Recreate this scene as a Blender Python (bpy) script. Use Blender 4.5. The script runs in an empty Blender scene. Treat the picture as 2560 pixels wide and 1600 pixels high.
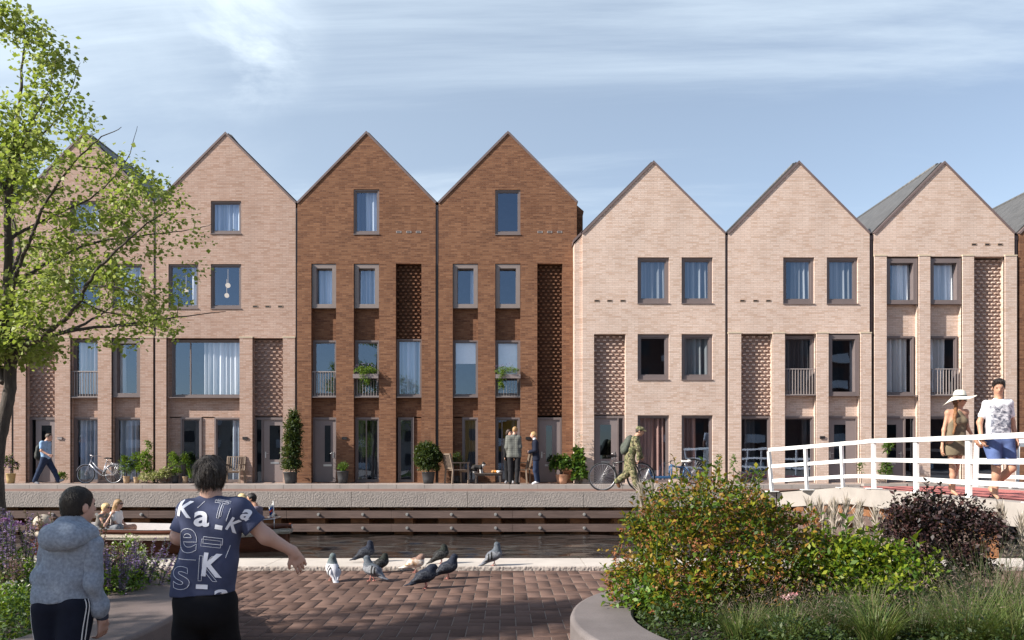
import bpy, bmesh, math, random
import numpy as np
from mathutils import Vector, Matrix, Quaternion
from mathutils.geometry import tessellate_polygon
from mathutils.bvhtree import BVHTree

scene = bpy.context.scene
COL = scene.collection
R = math.radians
rnd = random.Random(7)

# ------------------------------------------------------------------ camera
EYE = 1.7
cam_d = bpy.data.cameras.new('camera'); cam = bpy.data.objects.new('camera', cam_d); COL.objects.link(cam)
cam.location = (0, 0, EYE); cam.rotation_euler = (R(90), 0, 0)
cam_d.sensor_width = 36; cam_d.lens = 28.125
cam_d.shift_x = 0.00586; cam_d.shift_y = 0.1336
cam_d.clip_start = 0.1; cam_d.clip_end = 3000
scene.camera = cam

# ------------------------------------------------------------------ light
SUN = Vector((1.0, 0.40, -0.67)).normalized()
sun_d = bpy.data.lights.new('sun', 'SUN'); sun_d.energy = 5.0; sun_d.angle = R(0.6); sun_d.color = (1.0, 0.93, 0.83)
sun = bpy.data.objects.new('sun', sun_d); COL.objects.link(sun)
sun.rotation_euler = SUN.to_track_quat('-Z', 'Y').to_euler(); sun.location = (-20, -10, 30)
elev = math.asin(-SUN.z); azim = math.atan2(-SUN.x, -SUN.y)
world = bpy.data.worlds.new("World"); scene.world = world; world.use_nodes = True
scene.view_settings.view_transform = 'Standard'; scene.view_settings.look = 'None'
scene.view_settings.exposure = 0.90; scene.view_settings.gamma = 1.0; scene.view_settings.use_curve_mapping = False

def build_world():
    nt = world.node_tree; N = nt.nodes; L = nt.links; N.clear()
    out = N.new('ShaderNodeOutputWorld'); bg = N.new('ShaderNodeBackground')
    sky = N.new('ShaderNodeTexSky'); sky.sky_type = 'NISHITA'; sky.sun_disc = False
    sky.sun_elevation = elev; sky.sun_rotation = azim; sky.air_density = 1.0; sky.dust_density = 0.3; sky.ozone_density = 1.6
    tc = N.new('ShaderNodeTexCoord'); sep = N.new('ShaderNodeSeparateXYZ'); L.new(tc.outputs['Generated'], sep.inputs[0])
    def math_(op, a, b=None, clamp=False):
        m = N.new('ShaderNodeMath'); m.operation = op; m.use_clamp = clamp
        for i, v in enumerate((a, b)):
            if v is None: continue
            if isinstance(v, (int, float)): m.inputs[i].default_value = v
            else: L.new(v, m.inputs[i])
        return m.outputs[0]
    zz = math_('ADD', math_('MAXIMUM', sep.outputs[2], 0.0), 0.16)
    u = math_('DIVIDE', sep.outputs[0], zz); v = math_('DIVIDE', sep.outputs[1], zz)
    cmb = N.new('ShaderNodeCombineXYZ'); L.new(u, cmb.inputs[0]); L.new(v, cmb.inputs[1])
    def noise(scale, det, rough, rot, sc, loc, dist=0.0):
        mp = N.new('ShaderNodeMapping'); mp.inputs['Rotation'].default_value = (0, 0, rot); mp.inputs['Scale'].default_value = sc; mp.inputs['Location'].default_value = loc
        L.new(cmb.outputs[0], mp.inputs[0])
        n = N.new('ShaderNodeTexNoise'); n.inputs['Scale'].default_value = scale; n.inputs['Detail'].default_value = det
        n.inputs['Roughness'].default_value = rough; n.inputs['Distortion'].default_value = dist
        L.new(mp.outputs[0], n.inputs['Vector']); return n.outputs['Fac']
    def ramp(f, a, b, lo=0.0, hi=1.0):
        r = N.new('ShaderNodeMapRange'); r.interpolation_type = 'SMOOTHSTEP'
        r.inputs['From Min'].default_value = a; r.inputs['From Max'].default_value = b
        r.inputs['To Min'].default_value = lo; r.inputs['To Max'].default_value = hi
        L.new(f, r.inputs['Value']); return r.outputs[0]
    wisps = ramp(noise(0.9, 9, 0.62, R(-18), (0.45, 1.5, 1), (3.1, 0.7, 0), 0.5), 0.46, 0.70)
    puffs = ramp(noise(0.55, 10, 0.56, R(10), (0.8, 1.3, 1), (7.4, 2.2, 0), 0.3), 0.50, 0.72)
    # one brighter cumulus up on the left
    dv = N.new('ShaderNodeVectorMath'); dv.operation = 'DISTANCE'; L.new(tc.outputs['Generated'], dv.inputs[0])
    dv.inputs[1].default_value = Vector(((600 - 1265) / 2000, 1, (1142 - 70) / 2000)).normalized()
    spot = ramp(dv.outputs['Value'], 0.105, 0.015)
    spotn = math_('MULTIPLY', spot, ramp(noise(2.2, 10, 0.6, 0.4, (1, 1.2, 1), (1.3, 5.2, 0), 0.6), 0.40, 0.64))
    leftg = ramp(sep.outputs[0], 0.55, -0.55, 0.16, 0.40)
    front = ramp(sep.outputs[1], -0.25, 0.45, 0.12, 1.0)
    cl = math_('ADD', math_('MULTIPLY', wisps, 0.72), math_('MULTIPLY', puffs, 0.58))
    cl = math_('MULTIPLY', math_('ADD', cl, leftg, True), front)
    horizon = math_('MULTIPLY', ramp(sep.outputs[2], 0.32, 0.0, 0.0, 0.50), front)
    fac = math_('MULTIPLY', math_('ADD', cl, horizon, True), 0.93)
    hs = N.new('ShaderNodeHueSaturation'); hs.inputs['Saturation'].default_value = 0.84; hs.inputs['Value'].default_value = SKYV
    L.new(sky.outputs[0], hs.inputs['Color'])
    mix = N.new('ShaderNodeMix'); mix.data_type = 'RGBA'
    L.new(fac, mix.inputs[0]); L.new(hs.outputs[0], mix.inputs[6]); mix.inputs[7].default_value = CLOUDC
    mix2 = N.new('ShaderNodeMix'); mix2.data_type = 'RGBA'; L.new(spotn, mix2.inputs[0]); L.new(mix.outputs[2], mix2.inputs[6]); mix2.inputs[7].default_value = (5.5, 6.3, 7.0, 1); mix = mix2
    L.new(mix.outputs[2], bg.inputs['Color']); bg.inputs['Strength'].default_value = SKYS
    L.new(bg.outputs[0], out.inputs['Surface'])
SKYV = 0.95; CLOUDC = (4.5, 5.3, 6.1, 1); SKYS = 0.096
build_world()

# ------------------------------------------------------------------ helpers
F = 2000.0; VX = 1265.0; VY = 1142.0
def W(px, py, Y): return Vector(((px - VX) * Y / F, Y, EYE - (py - VY) * Y / F))
def XP(px, Y): return (px - VX) * Y / F
def ZP(py, Y): return EYE - (py - VY) * Y / F

class MB:
    def __init__(s): s.v = []; s.f = []; s.m = []; s.sm = []
    def add(s, vs, fs, m=0, smooth=False):
        b = len(s.v); s.v += [tuple(p) for p in vs]
        for f in fs: s.f.append(tuple(i + b for i in f)); s.m.append(m); s.sm.append(smooth)
        return s
    def box(s, x0, x1, y0, y1, z0, z1, m=0):
        if x0 > x1: x0, x1 = x1, x0
        if y0 > y1: y0, y1 = y1, y0
        if z0 > z1: z0, z1 = z1, z0
        v = [(x0,y0,z0),(x1,y0,z0),(x1,y1,z0),(x0,y1,z0),(x0,y0,z1),(x1,y0,z1),(x1,y1,z1),(x0,y1,z1)]
        return s.add(v, [(0,3,2,1),(4,5,6,7),(0,1,5,4),(1,2,6,5),(2,3,7,6),(3,0,4,7)], m)
    def obox(s, c, ax, ay, az, m=0):
        c, ax, ay, az = map(Vector, (c, ax, ay, az))
        v = [c + sx*ax + sy*ay + sz*az for sz in (-1,1) for sx, sy in ((-1,-1),(1,-1),(1,1),(-1,1))]
        return s.add(v, [(0,3,2,1),(4,5,6,7),(0,1,5,4),(1,2,6,5),(2,3,7,6),(3,0,4,7)], m)
    def bar(s, a, b, w, h=None, m=0, up=(0,0,1)):
        a = Vector(a); b = Vector(b); h = h or w; d = (b - a); L = d.length; d = d / max(L, 1e-9)
        upv = Vector(up)
        if abs(d.dot(upv)) > 0.98: upv = Vector((0, 1, 0))
        sd = d.cross(upv).normalized(); u = sd.cross(d).normalized()
        return s.obox((a + b) / 2, d * (L / 2), sd * (w / 2), u * (h / 2), m)
    def tube(s, pts, r, n=8, m=0, caps=True, closed=False):
        pts = [Vector(p) for p in pts]; k = len(pts)
        rs = list(r) if hasattr(r, '__len__') else [r] * k
        b = len(s.v); prev = None
        for i, p in enumerate(pts):
            if closed: d = pts[(i+1) % k] - pts[i-1]
            else: d = pts[min(i+1, k-1)] - pts[max(i-1, 0)]
            d = d.normalized() if d.length > 1e-9 else Vector((0,0,1))
            if prev is None:
                ref = Vector((0,0,1)) if abs(d.z) < .9 else Vector((1,0,0)); a = d.cross(ref).normalized()
            else:
                a = prev - d * prev.dot(d)
                a = a.normalized() if a.length > 1e-6 else d.orthogonal().normalized()
            prev = a; c = d.cross(a)
            for j in range(n):
                t = 2 * math.pi * j / n; q = p + (a * math.cos(t) + c * math.sin(t)) * rs[i]; s.v.append(tuple(q))
        for i in range(k if closed else k - 1):
            for j in range(n):
                i2 = (i + 1) % k
                s.f.append((b+i*n+j, b+i*n+(j+1)%n, b+i2*n+(j+1)%n, b+i2*n+j)); s.m.append(m); s.sm.append(True)
        if caps and not closed:
            s.f.append(tuple(b + j for j in range(n))[::-1]); s.m.append(m); s.sm.append(False)
            s.f.append(tuple(b + (k-1)*n + j for j in range(n))); s.m.append(m); s.sm.append(False)
        return s
    def lathe(s, prof, n=20, c=(0,0,0), m=0, smooth=True):
        b = len(s.v); k = len(prof); c = Vector(c)
        for r, z in prof:
            for j in range(n):
                t = 2*math.pi*j/n; s.v.append((c.x + r*math.cos(t), c.y + r*math.sin(t), c.z + z))
        for i in range(k-1):
            for j in range(n):
                s.f.append((b+i*n+j, b+i*n+(j+1)%n, b+(i+1)*n+(j+1)%n, b+(i+1)*n+j)); s.m.append(m); s.sm.append(smooth)
        s.f.append(tuple(b+(k-1)*n+j for j in range(n))); s.m.append(m); s.sm.append(False)
        s.f.append(tuple(b+j for j in range(n))[::-1]); s.m.append(m); s.sm.append(False)
        return s
    def ball(s, c, r, nu=10, nv=7, m=0):
        c = Vector(c); r = Vector(r) if hasattr(r, '__len__') else Vector((r, r, r)); prof = []
        b = len(s.v)
        for i in range(1, nv):
            th = math.pi * i / nv
            for j in range(nu):
                t = 2*math.pi*j/nu
                s.v.append((c.x + r.x*math.sin(th)*math.cos(t), c.y + r.y*math.sin(th)*math.sin(t), c.z - r.z*math.cos(th)))
        for i in range(nv-2):
            for j in range(nu):
                s.f.append((b+i*nu+j, b+i*nu+(j+1)%nu, b+(i+1)*nu+(j+1)%nu, b+(i+1)*nu+j)); s.m.append(m); s.sm.append(True)
        t0 = len(s.v); s.v.append((c.x, c.y, c.z-r.z)); s.v.append((c.x, c.y, c.z+r.z))
        for j in range(nu):
            s.f.append((t0, b+(j+1)%nu, b+j)); s.m.append(m); s.sm.append(True)
            q = b+(nv-2)*nu; s.f.append((t0+1, q+j, q+(j+1)%nu)); s.m.append(m); s.sm.append(True)
        return s
    def prism(s, poly, y0, y1, m=0):      # polygon of (x, z), extruded along y
        n = len(poly); v = [(x, y0, z) for x, z in poly] + [(x, y1, z) for x, z in poly]
        fs = [tuple(range(n)), tuple(range(2*n-1, n-1, -1))] + [(i, i+n, (i+1) % n + n, (i+1) % n) for i in range(n)]
        return s.add(v, fs, m)
    def prismz(s, poly, z0, z1, m=0):     # polygon of (x, y) counter-clockwise, extruded along z
        n = len(poly); v = [(x, y, z0) for x, y in poly] + [(x, y, z1) for x, y in poly]
        fs = [tuple(range(n-1, -1, -1)), tuple(range(n, 2*n))] + [(i, (i+1) % n, (i+1) % n + n, i+n) for i in range(n)]
        return s.add(v, fs, m)
    def build(s, name, mats, parent=None, world=True):
        return link_mesh(name, s.v, s.f, mats, parent, world, s.m, s.sm)

def wloc(o):
    p = Vector((0,0,0))
    while o is not None: p += o.location; o = o.parent
    return p
def link_mesh(name, v, f, mats, parent=None, world=True, mi=None, sm=None):
    me = bpy.data.meshes.new(name)
    if parent is not None and world:
        off = wloc(parent); v = [(p[0]-off.x, p[1]-off.y, p[2]-off.z) for p in v]
    me.from_pydata(v, [], f)
    for m in (mats if isinstance(mats, (list, tuple)) else [mats]): me.materials.append(m)
    if mi is not None and any(mi): me.polygons.foreach_set('material_index', mi)
    if sm is not None and any(sm): me.polygons.foreach_set('use_smooth', sm)
    me.update()
    o = bpy.data.objects.new(name, me); COL.objects.link(o)
    if parent is not None: o.parent = parent
    return o
def np_mesh(name, V, Q, mats, parent=None, world=True, smooth=False, mi=None):
    """mesh from numpy arrays: V (n,3), Q (k,3) or (k,4)"""
    V = np.asarray(V, dtype=np.float32).copy(); Q = np.asarray(Q, dtype=np.int32)
    if parent is not None and world:
        V -= np.array(wloc(parent), dtype=np.float32)
    me = bpy.data.meshes.new(name); k = Q.shape[1]
    me.vertices.add(len(V)); me.vertices.foreach_set('co', V.ravel())
    me.loops.add(Q.size); me.loops.foreach_set('vertex_index', Q.ravel())
    me.polygons.add(len(Q)); me.polygons.foreach_set('loop_start', np.arange(0, Q.size, k, dtype=np.int32))
    for m in (mats if isinstance(mats, (list, tuple)) else [mats]): me.materials.append(m)
    if mi is not None: me.polygons.foreach_set('material_index', np.asarray(mi, dtype=np.int32))
    if smooth: me.polygons.foreach_set('use_smooth', np.ones(len(Q), dtype=bool))
    me.update(calc_edges=True); me.validate()
    o = bpy.data.objects.new(name, me); COL.objects.link(o)
    if parent is not None: o.parent = parent
    return o
def tag(o, label, cat, group=None, kind=None):
    if label: o['label'] = label
    if cat: o['category'] = cat
    if group: o['group'] = group
    if kind: o['kind'] = kind
    return o
def thing(name, label, cat, loc=(0,0,0), rz=0.0, group=None):
    o = bpy.data.objects.new(name, None); COL.objects.link(o)
    o.location = loc; o.rotation_euler = (0, 0, rz); o.empty_display_size = 0.2
    return tag(o, label, cat, group)
def struct(o): o['kind'] = 'structure'; return o
def copy_tree(o, parent=None):
    c = o.copy(); COL.objects.link(c); c.parent = parent
    for ch in list(o.children): copy_tree(ch, c)
    return c

# ------------------------------------------------------------------ materials
def newmat(name):
    m = bpy.data.materials.new(name); m.use_nodes = True
    nt = m.node_tree; b = nt.nodes['Principled BSDF']; return m, nt, b
def nmath(nt, op, a, b=None, clamp=False):
    m = nt.nodes.new('ShaderNodeMath'); m.operation = op; m.use_clamp = clamp
    for i, v in enumerate((a, b)):
        if v is None: continue
        if isinstance(v, (int, float)): m.inputs[i].default_value = v
        else: nt.links.new(v, m.inputs[i])
    return m.outputs[0]
def nmix(nt, fac, a, b, blend='MIX'):
    m = nt.nodes.new('ShaderNodeMix'); m.data_type = 'RGBA'; m.blend_type = blend
    for i, v in ((0, fac), (6, a), (7, b)):
        if isinstance(v, (int, float)): m.inputs[i].default_value = v
        elif isinstance(v, tuple): m.inputs[i].default_value = v if len(v) == 4 else (*v, 1)
        else: nt.links.new(v, m.inputs[i])
    return m.outputs[2]
def nnoise(nt, vec, scale, det=4, rough=.55, dist=0.0):
    n = nt.nodes.new('ShaderNodeTexNoise'); n.inputs['Scale'].default_value = scale; n.inputs['Detail'].default_value = det
    n.inputs['Roughness'].default_value = rough; n.inputs['Distortion'].default_value = dist
    if vec is not None: nt.links.new(vec, n.inputs['Vector'])
    return n.outputs['Fac']
def nmap(nt, vec, sc=(1,1,1), rot=(0,0,0), loc=(0,0,0)):
    mp = nt.nodes.new('ShaderNodeMapping'); mp.inputs['Scale'].default_value = sc; mp.inputs['Rotation'].default_value = rot
    mp.inputs['Location'].default_value = loc; nt.links.new(vec, mp.inputs[0]); return mp.outputs[0]
def nrange(nt, f, a, b, lo=0.0, hi=1.0):
    r = nt.nodes.new('ShaderNodeMapRange'); r.inputs['From Min'].default_value = a; r.inputs['From Max'].default_value = b
    r.inputs['To Min'].default_value = lo; r.inputs['To Max'].default_value = hi; nt.links.new(f, r.inputs['Value']); return r.outputs[0]
def nbump(nt, b, h, strength=.3, dist=.01):
    n = nt.nodes.new('ShaderNodeBump'); n.inputs['Strength'].default_value = strength; n.inputs['Distance'].default_value = dist
    nt.links.new(h, n.inputs['Height']); nt.links.new(n.outputs[0], b.inputs['Normal'])
def objco(nt):
    t = nt.nodes.new('ShaderNodeTexCoord'); return t.outputs['Object']
def mul(c, k): return tuple(min(1, x*k) for x in c[:3])
def mat(name, col, rough=.6, var=.18, scale=6.0, bump=0.0, bscale=None, metal=0.0, stretch=(1,1,1), spec=.5, coat=0.0, bdist=.01):
    m, nt, b = newmat(name); co = nmap(nt, objco(nt), stretch)
    n = nnoise(nt, co, scale, 5)
    n2 = nrange(nt, n, .3, .7)
    nt.links.new(nmix(nt, n2, mul(col, 1-var), mul(col, 1+var)), b.inputs['Base Color'])
    b.inputs['Roughness'].default_value = rough; b.inputs['Metallic'].default_value = metal
    b.inputs['Specular IOR Level'].default_value = spec; b.inputs['Coat Weight'].default_value = coat
    if bump: nbump(nt, b, nnoise(nt, co, bscale or scale*4, 6, .6), bump, bdist)
    return m
def brick(name, c1, c2, c3, mortar, bump=.5):
    m, nt, b = newmat(name); co = objco(nt)
    sp = nt.nodes.new('ShaderNodeSeparateXYZ'); nt.links.new(co, sp.inputs[0])
    cb = nt.nodes.new('ShaderNodeCombineXYZ'); nt.links.new(nmath(nt, 'ADD', sp.outputs[0], sp.outputs[1]), cb.inputs[0]); nt.links.new(sp.outputs[2], cb.inputs[1])
    def bt(off, a, bb, mo):
        t = nt.nodes.new('ShaderNodeTexBrick'); t.inputs['Scale'].default_value = 1; t.inputs['Brick Width'].default_value = .225
        t.inputs['Row Height'].default_value = .0615; t.inputs['Mortar Size'].default_value = .0065; t.inputs['Mortar Smooth'].default_value = .2
        t.offset = .42; t.inputs['Bias'].default_value = 0.0
        t.inputs['Color1'].default_value = (*a, 1); t.inputs['Color2'].default_value = (*bb, 1); t.inputs['Mortar'].default_value = (*mo, 1)
        nt.links.new(cb.outputs[0], t.inputs['Vector']); return t
    t = bt(0, c1, c2, mortar)
    # a second tone picked brick by brick
    row = nmath(nt, 'FLOOR', nmath(nt, 'DIVIDE', sp.outputs[2], .0615))
    colu = nmath(nt, 'FLOOR', nmath(nt, 'DIVIDE', nmath(nt, 'ADD', cb.inputs[0].links[0].from_socket, nmath(nt, 'MULTIPLY', nmath(nt, 'MODULO', row, 2), .0945)), .225))
    wn = nt.nodes.new('ShaderNodeTexWhiteNoise'); wn.noise_dimensions = '2D'
    c2d = nt.nodes.new('ShaderNodeCombineXYZ'); nt.links.new(row, c2d.inputs[0]); nt.links.new(colu, c2d.inputs[1]); nt.links.new(c2d.outputs[0], wn.inputs['Vector'])
    sel = nrange(nt, wn.outputs['Value'], .68, .9); sel = nmath(nt, 'MULTIPLY', sel, nmath(nt, 'SUBTRACT', 1.0, t.outputs['Fac']), True)
    c = nmix(nt, nmath(nt, 'MULTIPLY', sel, .6), t.outputs['Color'], c3)
    big = nrange(nt, nnoise(nt, nmap(nt, co, (1, 1, .6)), .8, 4), .3, .7, .90, 1.08)
    c = nmix(nt, 1.0, c, big, 'MULTIPLY')
    fine = nrange(nt, nnoise(nt, co, 40, 3), .25, .75, .86, 1.12)
    c = nmix(nt, 1.0, c, fine, 'MULTIPLY')
    nt.links.new(c, b.inputs['Base Color']); b.inputs['Roughness'].default_value = .9; b.inputs['Specular IOR Level'].default_value = .2
    h = nmath(nt, 'ADD', nmath(nt, 'SUBTRACT', 1.0, t.outputs['Fac']), nmath(nt, 'MULTIPLY', nnoise(nt, co, 60, 3), .25))
    nbump(nt, b, h, bump, .006)
    return m
def leafmat(name, cols, trans=.35, rough=.5):
    """foliage: every leaf (mesh island) takes its own tone"""
    m, nt, b = newmat(name); g = nt.nodes.new('ShaderNodeNewGeometry')
    rp = nt.nodes.new('ShaderNodeValToRGB'); nt.links.new(g.outputs['Random Per Island'], rp.inputs[0])
    el = rp.color_ramp.elements
    el[0].position = 0; el[0].color = (*cols[0], 1); el[1].position = 1; el[1].color = (*cols[-1], 1)
    for i, c in enumerate(cols[1:-1]):
        e = el.new((i + 1) / (len(cols) - 1)); e.color = (*c, 1)
    nt.links.new(rp.outputs[0], b.inputs['Base Color']); b.inputs['Roughness'].default_value = rough; b.inputs['Specular IOR Level'].default_value = .35
    tr = nt.nodes.new('ShaderNodeBsdfTranslucent'); nt.links.new(nmix(nt, .4, rp.outputs[0], (.30, .38, .02)), tr.inputs['Color'])
    mx = nt.nodes.new('ShaderNodeMixShader'); mx.inputs[0].default_value = trans
    nt.links.new(b.outputs[0], mx.inputs[1]); nt.links.new(tr.outputs[0], mx.inputs[2])
    nt.links.new(mx.outputs[0], nt.nodes['Material Output'].inputs['Surface'])
    return m
def glassmat(name, tint=(.94, .96, .98), refl=.13):
    m = bpy.data.materials.new(name); m.use_nodes = True; nt = m.node_tree; nt.nodes.clear()
    out = nt.nodes.new('ShaderNodeOutputMaterial'); tr = nt.nodes.new('ShaderNodeBsdfTransparent'); gl = nt.nodes.new('ShaderNodeBsdfGlossy')
    tr.inputs['Color'].default_value = (*tint, 1); gl.inputs['Roughness'].default_value = .0; gl.inputs['Color'].default_value = (.58, .74, 1, 1)
    ge = nt.nodes.new('ShaderNodeNewGeometry'); dt = nt.nodes.new('ShaderNodeVectorMath'); dt.operation = 'DOT_PRODUCT'
    nt.links.new(ge.outputs['Normal'], dt.inputs[0]); nt.links.new(ge.outputs['Incoming'], dt.inputs[1])
    sch = nmath(nt, 'POWER', nmath(nt, 'SUBTRACT', 1.0, nmath(nt, 'ABSOLUTE', dt.outputs['Value']), True), 5.0)
    fac = nmath(nt, 'ADD', nmath(nt, 'MULTIPLY', sch, .8), refl + .05, True)
    # very slight waviness of the panes
    t = nt.nodes.new('ShaderNodeTexCoord'); n = nnoise(nt, t.outputs['Object'], 1.3, 1)
    bp = nt.nodes.new('ShaderNodeBump'); bp.inputs['Strength'].default_value = .03; bp.inputs['Distance'].default_value = .05
    nt.links.new(n, bp.inputs['Height']); nt.links.new(bp.outputs[0], gl.inputs['Normal'])
    mx = nt.nodes.new('ShaderNodeMixShader'); nt.links.new(fac, mx.inputs[0]); nt.links.new(tr.outputs[0], mx.inputs[1]); nt.links.new(gl.outputs[0], mx.inputs[2])
    nt.links.new(mx.outputs[0], out.inputs['Surface']); return m

MT = {}
MT['brick_pale'] = brick('pale pink brick', (.55, .415, .345), (.61, .485, .42), (.44, .30, .225), (.42, .335, .285), .5)
MT['brick_rose'] = brick('rose pink brick', (.405, .275, .22), (.455, .33, .275), (.315, .19, .135), (.30, .22, .185), .5)
MT['brick_brown'] = brick('brown brick', (.150, .068, .038), (.235, .118, .066), (.095, .042, .027), (.165, .095, .064), .6)
MT['cap_stone'] = mat('pale cap stone', (.50, .42, .31), .8, .1)
MT['frame'] = mat('taupe frame paint', (.15, .12, .117), .45, .06, 3)
MT['frame_light'] = mat('light taupe frame paint', (.20, .165, .155), .45, .06, 3)
MT['door'] = mat('taupe door paint', (.205, .168, .165), .42, .06, 2)
MT['verge'] = mat('brown verge metal', (.15, .11, .105), .4, .1, 3)
MT['pipe'] = mat('dark maroon downpipe', (.03, .018, .018), .4, .1)
MT['glass'] = glassmat('window glass')
MT['glass_dark'] = glassmat('dark door glass', (.25, .27, .3), .06)
MT['metal'] = mat('brushed steel', (.55, .55, .56), .3, .05, 8, metal=.9)
MT['white'] = mat('white paint', (.74, .74, .735), .4, .03, 3)
MT['rail'] = mat('warm grey rail', (.30, .26, .25), .45, .05)
MT['black'] = mat('black plastic', (.015, .015, .017), .45, .2)
MT['vent'] = mat('bronze vent', (.24, .17, .12), .5, .1)
MT['vent_grey'] = mat('grey vent', (.34, .30, .29), .5, .1)
MT['curtain'] = mat('pale curtain', (.84, .85, .87), .9, .60, 1.0, stretch=(8, 1, .10))  # all curtains: vertical stripes paint the folds' light and shade into the cloth
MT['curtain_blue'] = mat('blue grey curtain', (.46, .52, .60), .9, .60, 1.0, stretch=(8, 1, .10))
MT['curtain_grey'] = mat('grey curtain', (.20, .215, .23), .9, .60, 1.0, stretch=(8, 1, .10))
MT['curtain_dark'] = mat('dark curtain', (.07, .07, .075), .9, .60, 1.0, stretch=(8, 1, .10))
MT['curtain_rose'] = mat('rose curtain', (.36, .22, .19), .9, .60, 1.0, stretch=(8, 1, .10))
MT['blind'] = mat('white blind', (.88, .89, .9), .9, .04, 12)
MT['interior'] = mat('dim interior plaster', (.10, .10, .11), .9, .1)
def emit(name, col, s):
    m, nt, b = newmat(name); b.inputs['Emission Color'].default_value = (*col, 1); b.inputs['Emission Strength'].default_value = s
    b.inputs['Base Color'].default_value = (*col, 1); return m
MT['lamp'] = emit('lit lamp shade', (1, .8, .55), .38)
# ------------------------------------------------------------------ setting
WATER = -0.69; ROAD = 0.635; WALK = 0.77
YQ = 24.35                         # face of the far quay
YN = 12.9                          # water edge of the near quay
YF1 = 28.57; YF2 = 27.87           # front planes of the two rows of houses

def paving_mat():
    m, nt, b = newmat('brown clinker pavers'); co = objco(nt)
    g = nt.nodes.new('ShaderNodeNewGeometry')
    c = nmix(nt, g.outputs['Random Per Island'], (.095, .058, .047), (.162, .103, .084))
    n = nrange(nt, nnoise(nt, nmap(nt, co, (14, 40, 6)), 1.6, 6, .65), .3, .7, .88, 1.12)
    c = nmix(nt, 1.0, c, n, 'MULTIPLY')
    n2 = nrange(nt, nnoise(nt, co, .7, 4), .3, .7, .86, 1.12); c = nmix(nt, 1.0, c, n2, 'MULTIPLY')
    nt.links.new(c, b.inputs['Base Color']); b.inputs['Roughness'].default_value = .92; b.inputs['Specular IOR Level'].default_value = .15
    nbump(nt, b, nnoise(nt, co, 60, 5, .7), .35, .004); return m
def make_pavement():
    L, Wd, gap = .325, .1625, .010
    V = []; Q = []; h = .012; bv = .003
    def brickat(x, y, w, d):
        b = len(V); x0 = x + gap/2; x1 = x + w - gap/2; y0 = y + gap/2; y1 = y + d - gap/2
        j = rnd.uniform(-.0015, .0015)
        V.extend([(x0,y0,-h),(x1,y0,-h),(x1,y1,-h),(x0,y1,-h),(x0,y0,-bv),(x1,y0,-bv),(x1,y1,-bv),(x0,y1,-bv),
                  (x0+bv,y0+bv,j),(x1-bv,y0+bv,j),(x1-bv,y1-bv,j),(x0+bv,y1-bv,j)])
        for a in (0, 4):
            for i in range(4): Q.append((b+a+i, b+a+(i+1)%4, b+a+4+(i+1)%4, b+a+4+i))
        Q.append((b+8, b+9, b+10, b+11))
    u = Wd
    # herringbone: horizontal brick at (n + 4k, n) and upright brick at (n + 2... ) cells of side u
    X0, X1, Y0, Y1 = -9.0, 9.0, 3.0, YN - .95
    ni = int((X1 - X0)/u) + 8; nj = int((Y1 - Y0)/u) + 1
    for j in range(nj):
        for i in range(-8, ni):
            k = (i - j) % 4
            x = X0 + i*u; y = Y1 - (nj - j)*u
            if x < X0 or x > X1: continue
            if k == 0: brickat(x, y, 2*u, u)
            elif k == 3 and j < nj - 0: 
                # upright brick covering this cell and the one above
                if y + 2*u <= Y1 + .001: brickat(x, y, u, 2*u)
                else: brickat(x, y, u, u)
    o = np_mesh('pavement', V, Q, paving_mat())
    return struct(o)
make_pavement()
g = MB()
m_sand = mat('sandy joints', (.27, .215, .175), .95, .15, 20)
g.add([(-80,-120,-.0065),(80,-120,-.0065),(80,YN-.9,-.0065),(-80,YN-.9,-.0065)], [(0,1,2,3)])
g.add([(-80,YN-.9,-.0065),(80,YN-.9,-.0065),(80,YN-.05,-.4),(-80,YN-.05,-.4)], [(0,1,2,3)])
struct(g.build('ground', m_sand))
# canal bed and the land under the far street
g = MB(); g.add([(-300,-150,-1.6),(300,-150,-1.6),(300,900,-1.6),(-300,900,-1.6)], [(0,1,2,3)])
struct(g.build('canal_bed', mat('dark mud', (.03, .026, .022), .9)))

def water_mat():
    m, nt, b = newmat('canal water'); co = objco(nt)
    b.inputs['Base Color'].default_value = (.016, .014, .013, 1); b.inputs['Roughness'].default_value = .03; b.inputs['IOR'].default_value = 1.8
    nbump(nt, b, nnoise(nt, nmap(nt, co, (3, 8, 1)), 2.0, 3), .15, .03); return m
def make_water():
    x = np.concatenate([np.linspace(-150, -19, 40), np.arange(-18.9, 14, .11), np.linspace(14.2, 150, 40)]); y = np.arange(YN - .3, YQ + .75, .055)
    gx, gy = np.meshgrid(x, y, indexing='ij'); h = np.zeros_like(gx); r = random.Random(4)
    for i in range(26):
        lam = .30 * (1.085 ** i); th = r.gauss(0, .30); k = 2*math.pi/lam; slope = .047
        ph = r.uniform(0, 6.28); mod = .6 + .4*np.sin(gx*.45*r.uniform(.4, 1.2) + gy*r.uniform(.2, .9) + r.uniform(0, 6))
        h += slope/k * np.sin(k*(math.sin(th)*gx + math.cos(th)*gy) + ph + .7*np.sin(gx*.9 + i)) * mod
    nx, ny = gx.shape; V = np.stack([gx, gy, WATER + h], -1).reshape(-1, 3); i = np.arange(nx*ny).reshape(nx, ny)
    Q = np.stack([i[:-1, :-1], i[1:, :-1], i[1:, 1:], i[:-1, 1:]], -1).reshape(-1, 4)
    struct(np_mesh('water', V, Q, water_mat(), smooth=True))
make_water()

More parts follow.
